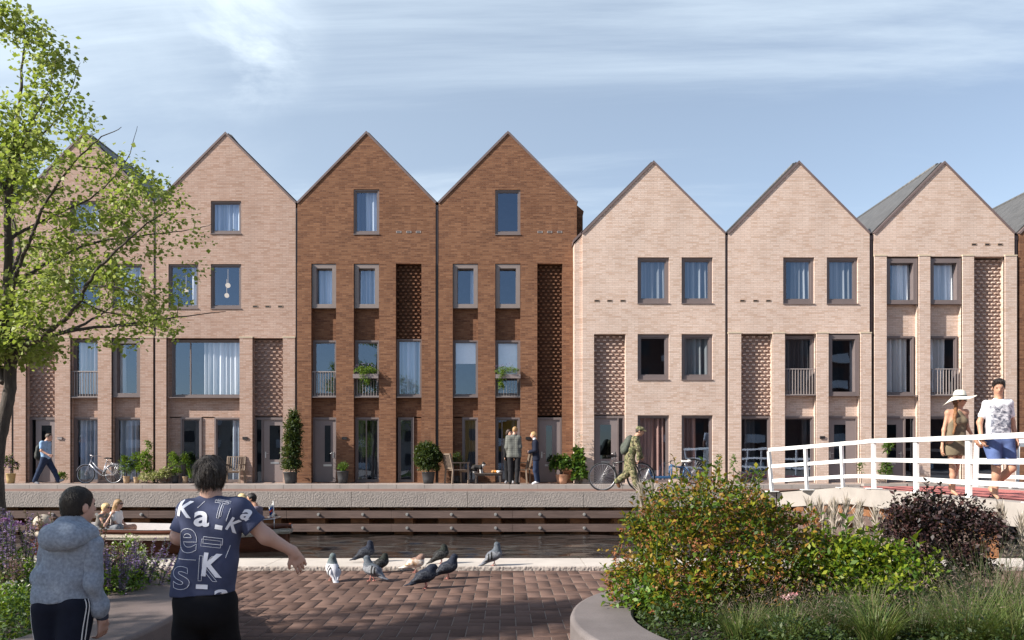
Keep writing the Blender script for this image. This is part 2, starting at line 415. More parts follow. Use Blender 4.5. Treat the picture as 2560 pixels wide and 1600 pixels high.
def concrete(name, col, bs=26, bump=.6, bd=.02, var=.1):
    return mat(name, col, .85, var, 2.2, bump, bs, bdist=bd, spec=.25)
m_conc = concrete('quay concrete', (.285, .25, .232), 20, 1.0, .05)
m_coping = concrete('pale granite coping', (.50, .45, .405), 50, .6, .01)
m_kerb = concrete('grey kerb stone', (.30, .275, .26), 40, .4, .008)
def road_mat():
    m, nt, b = newmat('red clinker road'); co = objco(nt)
    t = nt.nodes.new('ShaderNodeTexBrick'); t.inputs['Scale'].default_value = 1; t.inputs['Brick Width'].default_value = .21; t.inputs['Row Height'].default_value = .105
    t.inputs['Mortar Size'].default_value = .008; t.inputs['Color1'].default_value = (.15, .075, .06, 1); t.inputs['Color2'].default_value = (.21, .115, .092, 1); t.inputs['Mortar'].default_value = (.20, .16, .13, 1)
    nt.links.new(co, t.inputs['Vector']); nt.links.new(t.outputs['Color'], b.inputs['Base Color']); b.inputs['Roughness'].default_value = .85
    nbump(nt, b, nmath(nt, 'SUBTRACT', 1.0, t.outputs['Fac']), .3, .005); return m
YK = 26.62                         # kerb face
g = MB(); g.add([(-60,YQ+.2,ROAD),(60,YQ+.2,ROAD),(60,YK,ROAD),(-60,YK,ROAD)], [(0,1,2,3)])
struct(g.build('road', road_mat()))
g = MB()
k = 0; x = -45.0
while x < 45:
    g.box(x, x + .93, YK, YK + .16, ROAD - .2, WALK); x += .94
struct(g.build('kerb', m_kerb))
def walk_mat():
    m, nt, b = newmat('pavement slabs'); co = objco(nt)
    t = nt.nodes.new('ShaderNodeTexBrick'); t.inputs['Scale'].default_value = 1; t.inputs['Brick Width'].default_value = .3; t.inputs['Row Height'].default_value = .3
    t.inputs['Mortar Size'].default_value = .008; t.inputs['Color1'].default_value = (.30, .245, .22, 1); t.inputs['Color2'].default_value = (.36, .30, .27, 1); t.inputs['Mortar'].default_value = (.16, .13, .12, 1)
    nt.links.new(co, t.inputs['Vector']); nt.links.new(t.outputs['Color'], b.inputs['Base Color']); b.inputs['Roughness'].default_value = .85; return m
g = MB(); g.add([(-60,YK+.16,WALK-.004),(60,YK+.16,WALK-.004),(60,45,WALK-.004),(-60,45,WALK-.004)], [(0,1,2,3)])
struct(g.build('sidewalk', walk_mat()))
g = MB(); g.add([(-900,45,.7),(900,45,.7),(900,1500,.7),(-900,1500,.7)], [(0,1,2,3)])
struct(g.build('far_ground', mat('far ground', (.10, .10, .06), .9)))

# ---------------------------------------------------------------- quays
def wood_mat(name, col, var=.3, along=(1.2, 14, 22)):
    m, nt, b = newmat(name); co = objco(nt)
    n = nnoise(nt, nmap(nt, co, along), 1.2, 8, .65, .6); c = nmix(nt, nrange(nt, n, .3, .7), mul(col, 1-var), mul(col, 1+var))
    n3 = nrange(nt, nnoise(nt, nmap(nt, co, (.5, 1, 1)), 1.1, 3), .3, .7, .8, 1.15); c = nmix(nt, 1.0, c, n3, 'MULTIPLY')
    nt.links.new(c, b.inputs['Base Color']); b.inputs['Roughness'].default_value = .8; b.inputs['Specular IOR Level'].default_value = .25
    nbump(nt, b, n, .4, .006); return m
m_waler = wood_mat('weathered dark timber', (.115, .080, .070))
m_rust = mat('rusty sheet steel', (.22, .095, .04), .85, .4, 3.0, .4, 20)
m_bolt = mat('galvanised bolt', (.42, .40, .38), .4, .1, metal=.6)
XW = 8.25                          # the bridge wing starts here
def quay_far():
    t = thing('quay_wall', 'long far canal quay wall with rough concrete edge beam and dark timber walers', 'quay wall', (-8, YQ, WATER))
    zt = .640; zb = ZP(1267.5, YQ)
    g = MB(); x = -40.0
    while x < XW - .1:
        x2 = min(x + 3.53, XW - .02); g.box(x, x2 - .012, YQ, YQ + .26, zb, zt); x = x2
    g.build('edge_beam', m_conc, t)
    zs = [(ZP(1277, YQ), ZP(1295.5, YQ)), (ZP(1311, YQ), ZP(1329.5, YQ))]
    boltx = [XP(p, YQ) for p in range(779 - 110*16, 2000, 111)]
    for za, zc in zs:
        g = MB(); x = -40.0; n = 0
        while x < 12.5:
            x2 = x + 3.2 + (n % 3) * .5; g.box(x, x2 - .006, YQ + .06 + .004*(n % 2), YQ + .25, zc, za); x = x2; n += 1
        wb = g.build('waler_beam', m_waler, t)
        b = MB()
        for bx in boltx:
            c = Vector((bx, YQ + .06, (za + zc)/2))
            b.tube([c, c + Vector((0, -.06, 0))], .032, 8); b.tube([c + Vector((0, -.004, 0)), c + Vector((0, -.015, 0))], .05, 8)
        b.build('bolts', m_bolt, wb)
    # corrugated sheet piling
    g = MB(); P = 1.352; base = boltx[0] - .42
    x = base
    prof = []
    while x < 13:
        prof += [(x, YQ + .30), (x + .56, YQ + .30), (x + .66, YQ + .72), (x + P - .10, YQ + .72)]; x += P
    vs = [(px, py, zb + .02) for px, py in prof] + [(px, py, -1.6) for px, py in prof]; n = len(prof)
    g.add(vs, [(i, i+n, i+1+n, i+1) for i in range(n-1)])
    g.build('sheet_piling', m_rust, t)
quay_far()
def quay_near():
    t = thing('quay_coping', 'pale granite coping with rough split inner face along the near water edge', 'coping', (0, YN - .5, 0))
    g = MB(); x = -30.0; zc = .066
    while x < 30:
        g.box(x, x + 2.39, YN - .93, YN, -.35, zc); x += 2.4
    g.build('coping_stone', m_coping, t)
    # split-faced strip towards the paving
    V = []; Q = []; nx = 1600; hs = [-.02, .0, .02, .04, .058, .0645]
    for i in range(nx + 1):
        for k, z in enumerate(hs):
            d = (.012 + .02 * rnd.random() * (1 if k < 5 else .3)) if k < 5 else .004
            V.append((-12 + 24*i/nx, YN - .93 - d, z + (rnd.uniform(-.005, .005) if 0 < k < 5 else 0)))
    n = len(hs)
    for i in range(nx):
        for k in range(n-1): Q.append((i*n+k, (i+1)*n+k, (i+1)*n+k+1, i*n+k+1))
    np_mesh('split_face', V, Q, concrete('split stone face', (.40, .35, .315), 60, .8, .01), t)
    g = MB(); g.box(-30, 30, YN - .6, YN - .06, -1.6, -.35); g.build('retaining_wall', m_conc, t)
quay_near()

# ---------------------------------------------------------------- bridge
m_bridge = concrete('pale bridge concrete', (.33, .30, .275), 30, .3, .01)
m_reddeck = mat('red bridge surfacing', (.46, .145, .13), .9, .12, 30, .3, 120)
def bridge():
    Zd = .84; XL, XR = 9.62, 13.5
    t = thing('footbridge', 'pale concrete footbridge with red deck and white steel railings crossing the canal', 'bridge', (11.5, 18, Zd))
    # edge beams follow the wing, the long side and the far wing
    def beam(pts, w, drop):
        g = MB()
        for (a, za), (b, zb) in zip(pts[:-1], pts[1:]):
            d = Vector((b[0]-a[0], b[1]-a[1], 0)).normalized(); nrm = Vector((-d.y, d.x, 0)) * w
            A = Vector((a[0], a[1], 0)); B = Vector((b[0], b[1], 0))
            v = [A + Vector((0,0,za-drop)), B + Vector((0,0,zb-drop)), B + nrm + Vector((0,0,zb-drop)), A + nrm + Vector((0,0,za-drop)),
                 A + Vector((0,0,za)), B + Vector((0,0,zb)), B + nrm + Vector((0,0,zb)), A + nrm + Vector((0,0,za))]
            g.add(v, [(0,3,2,1),(4,5,6,7),(0,1,5,4),(1,2,6,5),(2,3,7,6),(3,0,4,7)])
        return g
    beam([((XW, YQ), .61), ((XL, 22.75), Zd)], .55, .46).build('wing_beam', m_bridge, t)
    g = MB(); g.prismz([(XL, 22.75), (XL, 9.0), (XL + .42, 9.0), (XL + .42, 22.75)][::-1], Zd - .46, Zd); 
    g.build('edge_beam', m_bridge, t)
    g = MB(); g.prismz([(XR - .42, 9.0), (XR, 9.0), (XR, 22.75), (XR - .42, 22.75)], Zd - .46, Zd + .003); g.build('edge_beam', m_bridge, t)
    g = MB(); g.prismz([(XL + .42, 9.0), (XR - .42, 9.0), (XR - .42, 22.75), (XL + .42, 22.75)], Zd - .40, Zd - .03); g.build('deck_slab', m_bridge, t)
    g = MB(); g.prismz([(XL + .55, 9.0), (XR - .55, 9.0), (XR - .55, 23.0), (XL + .55, 23.0)], Zd - .03, Zd + .012); g.build('deck_surface', m_reddeck, t)
    # ramp from the road up to the deck
    g = MB(); g.add([(XL,22.75,Zd-.004),(XR,22.75,Zd-.004),(XR+1.5,YQ+.45,ROAD+.004),(XW,YQ+.45,ROAD+.004)], [(0,1,2,3)])
    g.add([(XL,22.75,Zd-.01),(XR,22.75,Zd-.01),(XR,22.75,.2),(XL,22.75,.2)], [(0,3,2,1)])
    g.build('approach_ramp', m_bridge, t)
    g = MB(); g.box(XR + .1, XR + 6, YQ - .05, YQ + .4, .2, .66); g.box(XR - 2.2, XR + .3, YQ + .9, YQ + 1.1, ROAD, ROAD + .22); g.build('parapet_beam', m_bridge, t)
    # abutment: rusty sheet piles and timber below the wing
    g = MB(); a = Vector((XW - .1, YQ + .1, 0)); b = Vector((XL + .15, 22.7, 0)); prof = []
    for i in range(7):
        p = a.lerp(b, i/6); prof += [(p.x, p.y), (p.x + .14, p.y - .12), (p.x + .17, p.y + .12)]
    for i in range(9): prof += [(XL + .17, 22.6 - i*.7), (XL + .17, 22.3 - i*.7), (XL + .45, 22.2 - i*.7), (XL + .45, 21.95 - i*.7)]
    n = len(prof); g.add([(x, y, .42) for x, y in prof] + [(x, y, -1.6) for x, y in prof], [(i, i+n, i+1+n, i+1) for i in range(n-1)])
    g.build('abutment_piling', m_rust, t)
    g = MB()
    for z0, z1 in ((-.13, .10), (-.52, -.29)):
        g.bar((XW - .3, YQ - .02, (z0+z1)/2), (XL - .02, 22.45, (z0+z1)/2), .16, z1 - z0); g.bar((XL + .02, 22.5, (z0+z1)/2), (XL + .02, 16.5, (z0+z1)/2), .16, z1 - z0 - .004)
    g.build('abutment_walers', m_waler, t)
    g = MB(); g.box(XL + 1.0, XR - 1.0, 11.4, 12.0, -1.6, Zd - .41); g.build('pier', m_bridge, t)
    mw = MT['white']
    def railing(posts, rails, wide, extra=()):
        rl = MB()
        H = 1.22
        for zo, th, hh in ((H, .13, .105), (.77, .055, .10), (.33, .055, .10)):
            prev = None
            for p in posts:
                b0, b1 = Vector(p[0]), Vector(p[1]); q = b0.lerp(b1, zo / H)
                if zo == H: q = q + Vector((0, 0, .05))
                if prev is not None: rl.bar(prev, q, th, hh)
                prev = q
            
        ro = rl.build('railing', mw, t)
        for p in posts:
            if p[2]:
                g = MB(); b0, b1 = Vector(p[0]), Vector(p[1]); d = (b1 - b0)
                g.bar(b0, b1, .155, .06, up=(p[3][0], p[3][1], 0)); g.box(b0.x - .17, b0.x + .17, b0.y - .13, b0.y + .13, b0.z - .001, b0.z + .022)
                g.build('post', mw, ro)
    def P(px0, py0, px1, Y, face=(1, 0), real=True, dz=0, H=1.22):
        b0 = W(px0, py0, Y); b1 = Vector((XP(px1, Y), Y - .02, b0.z + H)); return (b0, b1, real, face)
    near = [P(1930, 1229, 1922, 24.3, (1, -1)), P(2018, 1225, 2013, 23.55, (1, -1)), P(2108, 1220, 2103, 22.95, (1, -1)),
            P(2143, 1219.5, 2143, 22.5, real=False), P(2185, 1222, 2183, 21.2), P(2291, 1232, 2289, 19.1), P(2422, 1245, 2420, 16.85),
            (Vector((9.78, 14.8, Zd)), Vector((9.78, 14.8, Zd + 1.22)), True, (1, 0)), (Vector((9.78, 12.4, Zd)), Vector((9.78, 12.4, Zd + 1.22)), True, (1, 0)),
            (Vector((9.78, 9.5, Zd)), Vector((9.78, 9.5, Zd + 1.22)), True, (1, 0))]
    railing(near, 3, .1)
    far = [(Vector((13.32, y, Zd)), Vector((13.36, y, Zd + 1.22)), True, (1, 0)) for y in (9.5, 12, 14.5, 17, 19.5, 22.7)]
    far += [(Vector((13.32 + i*1.6, 22.9 + i*.45, Zd - i*.06)), Vector((13.34 + i*1.6, 22.9 + i*.45, Zd + 1.22 - i*.06)), True, (1, -.3)) for i in (1, 2, 3)]
    railing(far, 3, .1)
bridge()
# ------------------------------------------------------------------ houses
def tile_mat():
    m, nt, b = newmat('grey roof tiles'); co = objco(nt)
    sp = nt.nodes.new('ShaderNodeSeparateXYZ'); nt.links.new(co, sp.inputs[0])
    wv = nt.nodes.new('ShaderNodeTexWave'); wv.wave_type = 'BANDS'; wv.bands_direction = 'Z'; wv.inputs['Scale'].default_value = 1.35; wv.wave_profile = 'SAW'
    nt.links.new(co, wv.inputs['Vector'])
    wy = nt.nodes.new('ShaderNodeTexWave'); wy.wave_type = 'BANDS'; wy.bands_direction = 'Y'; wy.inputs['Scale'].default_value = 1.0; nt.links.new(co, wy.inputs['Vector'])
    h = nmath(nt, 'ADD', wv.outputs['Fac'], nmath(nt, 'MULTIPLY', wy.outputs['Fac'], .4))
    n = nrange(nt, nnoise(nt, co, 3, 4), .3, .7, .8, 1.2)
    nt.links.new(nmix(nt, 1.0, (.085, .083, .082), n, 'MULTIPLY'), b.inputs['Base Color']); b.inputs['Roughness'].default_value = .55
    nbump(nt, b, h, .9, .05); return m
MT['tile'] = tile_mat()
MT['brick_back'] = brick('shade toned recessed brick', (.30, .205, .172), (.36, .25, .215), (.24, .155, .125), (.27, .195, .165)); MT['brick_back_dark'] = brick('shade toned brown recessed brick', (.075, .032, .018), (.11, .05, .027), (.05, .022, .013), (.06, .035, .025))  # relief backing: shade between the headers is put into these darker brick tones
DEP = .235                                     # depth of the recesses

def wall_with_holes(outer, holes, yf, dep):
    """front wall sheet: outer polygon and rectangular holes in (x, z); reveals go back by dep"""
    polys = [[Vector((x, z, 0)) for x, z in outer]]
    hl = []
    for x0, x1, z0, z1 in holes:
        hp = [(x0, z0), (x0, z1), (x1, z1), (x1, z0)]; hl.append(hp); polys.append([Vector((x, z, 0)) for x, z in hp])
    flat = [p for pl in polys for p in pl]
    tris = tessellate_polygon(polys)
    g = MB(); g.add([(p.x, yf, p.y) for p in flat], [tuple(t) for t in tris])
    # make the sheet face the street
    out = []
    for f in g.f:
        a, b, c = (Vector(g.v[i]) for i in f); out.append(f if (b-a).cross(c-a).y < 0 else f[::-1])
    g.f = out
    for hp in hl:
        n = 4
        for i in range(n):
            (xa, za), (xb, zb) = hp[i], hp[(i+1) % n]
            g.add([(xa, yf, za), (xb, yf, zb), (xb, yf+dep, zb), (xa, yf+dep, za)], [(0,1,2,3)])
    return g

def curtain_mesh(x0, x1, y, z0, z1, amp=.085, wl=.19, seed=0):
    r = random.Random(seed); n = max(6, int((x1-x0)/.016)); V = []; Q = []
    ph = r.uniform(0, 6); k = 5
    for i in range(n+1):
        x = x0 + (x1-x0)*i/n; w = math.sin((x*2*math.pi/wl) + ph + 1.2*math.sin(x*7+ph)) 
        for j in range(k):
            t = j/(k-1); a = amp*(.55+.45*t)*(1+.5*math.sin(x*4+ph))
            V.append((x + .012*t*math.sin(x*19+ph), y + a*w, z1 + (z0-z1)*t))
    for i in range(n):
        for j in range(k-1): Q.append((i*k+j, (i+1)*k+j, (i+1)*k+j+1, i*k+j+1))
    return V, Q

class House:
    def __init__(s, name, label, Yf, apex, eL, eR, bm, ybase=1208, group='brick row houses along the quay'):
        s.Y = Yf; s.bm = MT[bm]; s.dark = bm == 'brick_brown'
        s.xl = XP(eL[0], Yf); s.xr = XP(eR[0], Yf); s.zl = ZP(eL[1], Yf); s.zr = ZP(eR[1], Yf); s.ax = XP(apex[0], Yf); s.az = ZP(apex[1], Yf)
        s.zb = WALK
        s.o = thing(name, label, 'house', ((s.xl+s.xr)/2, Yf, WALK), 0, group); s.holes = []; s.items = []; s.seed = int(apex[0])
    def r(s, x0, x1, y0, y1): return XP(x0, s.Y), XP(x1, s.Y), max(ZP(y1, s.Y), WALK + .015), ZP(y0, s.Y)
    def hole(s, x0, x1, y0, y1): s.holes.append(s.r(x0, x1, y0, y1)); return s
    def finish(s, depth=10.0):
        Y = s.Y; o = s.o
        outer = [(s.xl, WALK-.3), (s.xr, WALK-.3), (s.xr, s.zr), (s.ax, s.az), (s.xl, s.zl)]
        g = wall_with_holes(outer, s.holes, Y, DEP + .1)
        yb = Y + depth
        g.add([(s.xl, Y, WALK-.3), (s.xl, yb, WALK-.3), (s.xl, yb, s.zl), (s.xl, Y, s.zl)], [(0,3,2,1)])
        g.add([(s.xr, Y, WALK-.3), (s.xr, yb, WALK-.3), (s.xr, yb, s.zr), (s.xr, Y, s.zr)], [(0,1,2,3)])
        g.add([(x, yb, z) for x, z in outer], [(0,1,2,3,4)])
        g.build('wall', s.bm, o)
        # roof: two slopes with a little thickness, proud of the gable
        rf = MB()
        for xe, ze in ((s.xl, s.zl), (s.xr, s.zr)):
            d = Vector((xe - s.ax, 0, ze - s.az)); L = d.length; d /= L; nrm = Vector((-d.z, 0, d.x)); nrm = nrm if nrm.z > 0 else -nrm
            a = Vector((s.ax, 0, s.az)); e = a + d * (L - .01); t0, t1 = nrm * .012, nrm * .09
            q = [a + t0, e + t0, e + t1, a + t1]; v = [Vector((p.x, Y + .10, p.z)) for p in q] + [Vector((p.x, yb + .1, p.z)) for p in q]
            rf.add(v, [(0,1,2,3), (7,6,5,4), (0,4,5,1), (1,5,6,2), (2,6,7,3), (3,7,4,0)])
        rf.tube([(s.ax, Y + .45, s.az + .07), (s.ax, yb, s.az + .07)], .09, 8)
        ro = rf.build('roof', MT['tile'], o)
        vg = MB()
        for xe, ze in ((s.xl, s.zl), (s.xr, s.zr)):
            d = Vector((xe - s.ax, 0, ze - s.az)); L = d.length; d /= L; nrm = Vector((-d.z, 0, d.x)); nrm = nrm if nrm.z > 0 else -nrm
            a = Vector((s.ax, 0, s.az)) ; e = a + d * (L + .0)
            q = [a - nrm*.022 + d*.022, e - nrm*.022, e + nrm*.045, a + nrm*.045 - d*.045]
            v = [Vector((p.x, Y - .035, p.z)) for p in q] + [Vector((p.x, Y + .36, p.z)) for p in q]
            vg.add(v, [(0,1,2,3), (7,6,5,4), (0,4,5,1), (1,5,6,2), (2,6,7,3), (3,7,4,0)])
        vg.build('verge_trim', MT['verge'], ro)
        return s
    # ---- pieces
    def panel(s, x0, x1, y0, y1, d=DEP):
        a, b, c, e = s.r(x0, x1, y0, y1); g = MB(); g.box(a - .02, b + .02, s.Y + d, s.Y + d + .12, c - .02, e + .02); g.build('recessed_panel', s.bm, s.o)
    def relief(s, x0, x1, y0, y1):
        a, b, c, e = s.r(x0, x1, y0, y1); g = MB(); y = s.Y + DEP + .02
        g.box(a - .01, b + .01, y, y + .1, c, e, 1)
        rows = int(round((e - c) / .1235)); n = 5; cw = (b - a) / n
        for i in range(rows):
            z = c + (e - c) * (i + .5) / rows; off = 0 if i % 2 == 0 else .5
            for k in range(n + 1):
                xc = a + cw * (k + off + .05); x0_, x1_ = max(xc, a + .004), min(xc + cw * .47, b - .004)
                if x1_ - x0_ > .03: g.box(x0_, x1_, y - .075, y, z - .022, z + .026)
        g.build('relief_brickwork', [s.bm, MT['brick_back_dark' if s.dark else 'brick_back']], s.o)
    def pillar(s, x0, x1, y0, cap=True):
        a, b, c, e = s.r(x0, x1, y0, 1208); g = MB(); g.box(a, b, s.Y - .05, s.Y + .06, WALK - .3, e)
        p = g.build('pillar', s.bm, s.o)
        if cap: g = MB(); g.box(a - .012, b + .012, s.Y - .065, s.Y + .02, e, e + .045); g.build('pillar_cap', MT['cap_stone'], p)
    def window(s, x0, x1, y0, y1, d=DEP, fw=.06, sash=.045, curt=None, sill=True, style='std', lampsat=(), label=None, room=True, mull=()):
        a, b, c, e = s.r(x0, x1, y0, y1); Y = s.Y + d; o = s.o; s.seed += 7
        g = MB(); yo = Y - .05; yi = Y + .07
        fm = MT['frame']
        def ring(x0, x1, z0, z1, w, ya, yb, m=0, wb=None):
            wb = wb or w
            g.box(x0, x0+w, ya, yb, z0, z1, m); g.box(x1-w, x1, ya, yb, z0, z1, m); g.box(x0+w, x1-w, ya, yb, z1-w, z1, m); g.box(x0+w, x1-w, ya, yb, z0, z0+wb, m)
        if style == 'box':                        # wide picture frame standing nearly flush
            yo = s.Y + (.03 if d > .1 else -.02); fw = .15; fm = MT['frame_light'] if s.dark else MT['frame']
            ring(a + .01, b - .01, c, e - .01, fw, yo, Y + .04, 0); 
            g.box(a + .01, b - .01, yo - .012, yo + .02, c - .0, c + .03, 0)
            ring(a + fw - .02, b - fw + .02, c + fw - .02, e - fw + .01, .035, Y - .02, Y + .03); gx0, gx1, gz0, gz1 = a+fw, b-fw, c+fw, e-fw
        else:
            ring(a, b, c, e, fw, yo, yi, 0, fw*1.5 if sill else fw)
            ring(a + fw - .005, b - fw + .005, c + fw*(1.5 if sill else 1) - .005, e - fw + .005, sash, Y - .015, Y + .04)
            gx0, gx1, gz0, gz1 = a+fw, b-fw, c+fw, e-fw
        for mx in mull:
            xm = XP(mx, s.Y); g.box(xm - .022, xm + .022, Y - .012, Y + .045, gz0 + .01, gz1 - .01)
        f = g.build('window', fm, o)
        if label: f['label'] = label
        g = MB(); g.box(gx0 + .012, gx1 - .012, Y + .012, Y + .022, gz0 + .012, gz1 - .012)
        g.f = [g.f[2]]; g.m = [0]; g.sm = [False]            # one clear pane
        g.build('pane', MT['glass'], f)
        if sill and style != 'box':
            g = MB(); g.box(a - .012, b + .012, s.Y - .03, Y + .05, c - .028, c - .001); g.build('sill', MT['frame'], f)
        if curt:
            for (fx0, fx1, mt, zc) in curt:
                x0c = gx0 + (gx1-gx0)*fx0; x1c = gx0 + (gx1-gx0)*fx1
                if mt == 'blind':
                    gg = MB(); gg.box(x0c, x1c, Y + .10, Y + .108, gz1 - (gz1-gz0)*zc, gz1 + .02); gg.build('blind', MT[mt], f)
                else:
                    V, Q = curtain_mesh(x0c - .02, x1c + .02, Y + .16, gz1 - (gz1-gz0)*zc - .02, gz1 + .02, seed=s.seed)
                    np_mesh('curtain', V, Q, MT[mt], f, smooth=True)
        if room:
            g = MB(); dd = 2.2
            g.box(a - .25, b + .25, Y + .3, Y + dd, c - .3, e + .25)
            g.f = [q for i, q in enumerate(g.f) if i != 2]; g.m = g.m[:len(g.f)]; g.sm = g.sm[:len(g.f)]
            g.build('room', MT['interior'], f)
        for (px, py, r, dz) in lampsat:
            p = Vector((XP(px, s.Y), Y + .8, ZP(py, s.Y))); g = MB(); g.ball(p, r*1.15, 12, 8); g.tube([p + Vector((0, 0, r)), p + Vector((0, 0, .6))], .006, 4); g.build('lamp', MT['lamp'], f)
        return f
    def balustrade(s, x0, x1, y0, y1):
        a, b, c, e = s.r(x0, x1, y0, y1); g = MB(); y = s.Y + .06
        g.box(a, b, y - .02, y + .02, e - .03, e); g.box(a, b, y - .02, y + .02, c, c + .025)
        n = max(8, int((b - a) / .095))
        for i in range(n + 1):
            x = a + .008 + (b - a - .016) * i / n; g.box(x - .007, x + .007, y - .016, y + .016, c + .025, e - .03)
        g.build('balustrade', MT['rail'], s.o)
    def door(s, x0, x1, y0, y1, glass, leaf=None, handle='l', d=DEP, letter=True, curt=None):
        a, b, c, e = s.r(x0, x1, y0, y1); Y = s.Y + d; o = s.o; g = MB(); fw = .07; c = WALK + .01
        g.box(a, a+fw, Y-.05, Y+.06, c, e); g.box(b-fw, b, Y-.05, Y+.06, c, e); g.box(a+fw, b-fw, Y-.05, Y+.06, e-.08, e); g.box(a+fw, b-fw, Y-.03, Y+.06, c, c+.03)
        la, lb = (a+fw, b-fw) if not leaf else (XP(leaf[0], s.Y), XP(leaf[1], s.Y))
        if leaf:
            if la - a > .2: g.box(la - .05, la, Y-.045, Y+.06, c+.03, e-.08)
            if b - lb > .2: g.box(lb, lb + .05, Y-.045, Y+.06, c+.03, e-.08)
        f = g.build('door', MT['frame'], o)
        ga, gb, gc, ge = s.r(*glass)
        g = wall_with_holes([(la, c+.03), (lb, c+.03), (lb, e-.08), (la, e-.08)], [(ga, gb, gc, ge)], Y, .03)
        g.add([(la, Y+.05, c), (lb, Y+.05, c), (lb, Y+.05, gc), (la, Y+.05, gc)], [(0,1,2,3)])
        g.build('leaf', MT['door'], f)
        g = MB(); g.add([(ga, Y+.015, gc), (gb, Y+.015, gc), (gb, Y+.015, ge), (ga, Y+.015, ge)], [(0,1,2,3)]); g.build('pane', MT['glass_dark'], f)
        if leaf:
            for xa, xb in ((a+fw, la-.05), (lb+.05, b-fw)):
                if xb - xa > .06:
                    g = MB(); g.add([(xa, Y+.015, c), (xb, Y+.015, c), (xb, Y+.015, e-.08), (xa, Y+.015, e-.08)], [(0,1,2,3)]); g.build('sidelight', MT['glass_dark'], f)
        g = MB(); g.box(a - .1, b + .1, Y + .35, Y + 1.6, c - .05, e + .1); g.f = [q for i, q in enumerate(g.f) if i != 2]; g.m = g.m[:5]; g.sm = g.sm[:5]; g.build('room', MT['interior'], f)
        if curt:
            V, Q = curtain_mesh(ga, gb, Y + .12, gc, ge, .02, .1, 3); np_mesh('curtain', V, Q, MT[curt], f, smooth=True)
        hx = (la + .09) if handle == 'l' else (lb - .09); g = MB()
        g.box(hx - .02, hx + .02, Y - .012, Y - .001, c + .88, c + 1.1); g.tube([(hx, Y - .01, c + 1.04), (hx, Y - .06, c + 1.04), (hx + (.11 if handle == 'l' else -.11), Y - .06, c + 1.04)], .011, 6)
        g.build('handle', MT['metal'], f)
        if letter:
            xm = (ga + gb)/2; zl = gc - .12; g = MB(); g.box(xm - .15, xm + .15, Y - .012, Y - .001, zl - .035, zl + .035); g.box(xm - .12, xm + .12, Y - .016, Y - .012, zl - .018, zl + .022); g.build('letterbox', MT['metal'], f)
    def vents(s, xs, y, grey=False):
        for px in xs:
            x = XP(px, s.Y); z = ZP(y, s.Y); g = MB(); m = 'vent_grey' if grey else 'vent'
            for q in ((x-.09, x+.09, z+.02, z+.036), (x-.09, x+.09, z-.036, z-.024), (x-.09, x-.07, z-.024, z+.02), (x+.07, x+.09, z-.024, z+.02)): g.box(q[0], q[1], s.Y-.012, s.Y+.0, q[2], q[3])
            g.box(x-.07, x+.07, s.Y-.003, s.Y+.0, z-.024, z+.02, 1)
            g.build('air_vent', [MT[m], MT['black']], s.o)
    def plate(s, px, py, dark=True):
        x = XP(px, s.Y); z = ZP(py, s.Y); g = MB(); g.box(x-.085, x+.085, s.Y-.09, s.Y-.052, z-.04, z+.05); g.box(x-.085, x+.085, s.Y-.10, s.Y-.09, z+.03, z+.05)
        g.build('doorbell_plate', MT['black'] if dark else MT['rail'], s.o)
    def pipe(s, px, y0, y1=1208, w=.085):
        x = XP(px, s.Y); g = MB(); g.box(x-w/2, x+w/2, s.Y+.02, s.Y+.12, WALK-.05, ZP(y0, s.Y)); g.box(x-w*.7, x+w*.7, s.Y+.01, s.Y+.13, ZP(y0+12, s.Y), ZP(y0, s.Y)+.002)
        g.build('downpipe', MT['pipe'], s.o)

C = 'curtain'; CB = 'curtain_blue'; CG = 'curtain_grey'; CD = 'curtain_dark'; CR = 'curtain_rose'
def house_tall_pale(idx):
    dx = -354 if idx == 1 else 0
    X = lambda v: v + dx
    if idx == 1: h = House('brick_house', 'rose brick gabled house behind the tree, narrow french balcony beside a framed window', YF1, (210, 334), (36, 508), (384, 508), 'brick_rose')
    else: h = House('brick_house', 'rose brick gabled house with one wide picture window, left of the brown houses', YF1, (564, 334), (390, 508), (739, 508), 'brick_rose')
    return h
# ---- house 0: only its right edge is in the picture
h = House('brick_house', 'rose brick house cut by the left edge of the photo behind the tree trunk', YF1, (-144, 334), (-318, 508), (29, 508), 'brick_rose')
h.finish()
h.pipe(32, 520)
# ---- house 1
h = house_tall_pale(1)
h.hole(175, 251, 502, 584).hole(175, 251, 660, 771).hole(280, 355, 660, 771).hole(66, 139, 845, 1207).hole(177, 246, 845, 1207).hole(280, 352, 845, 1207)
h.window(175, 251, 502, 584, d=.10, curt=[(0, 1, C, 1)]); h.window(175, 251, 660, 771, d=.10, curt=[(0, .12, C, 1)]); h.window(280, 355, 660, 771, d=.10, curt=[(.3, 1, C, 1)])
for a, b in ((36, 66), (139, 177), (246, 280), (352, 384)): h.pillar(a, b, 845)
h.relief(66, 139, 847, 1043); h.door(66, 139, 1043, 1208, (94, 120, 1063, 1150), leaf=(80, 136), handle='l')
h.window(177, 246, 847, 993, curt=[(.1, .8, C, 1)]); h.balustrade(177, 246, 927, 992); h.panel(177, 246, 993, 1043)
h.window(280, 352, 847, 993, style='box', curt=[(0, .17, C, 1), (.83, 1, C, 1)]); h.panel(280, 352, 993, 1043)
h.window(178, 246, 1043, 1206, sill=False, curt=[(.1, 1, CB, 1)]); h.window(282, 352, 1043, 1206, sill=False, curt=[(.1, .75, CB, 1)])
h.plate(152, 1096, False); h.finish(); h.pipe(387, 520)
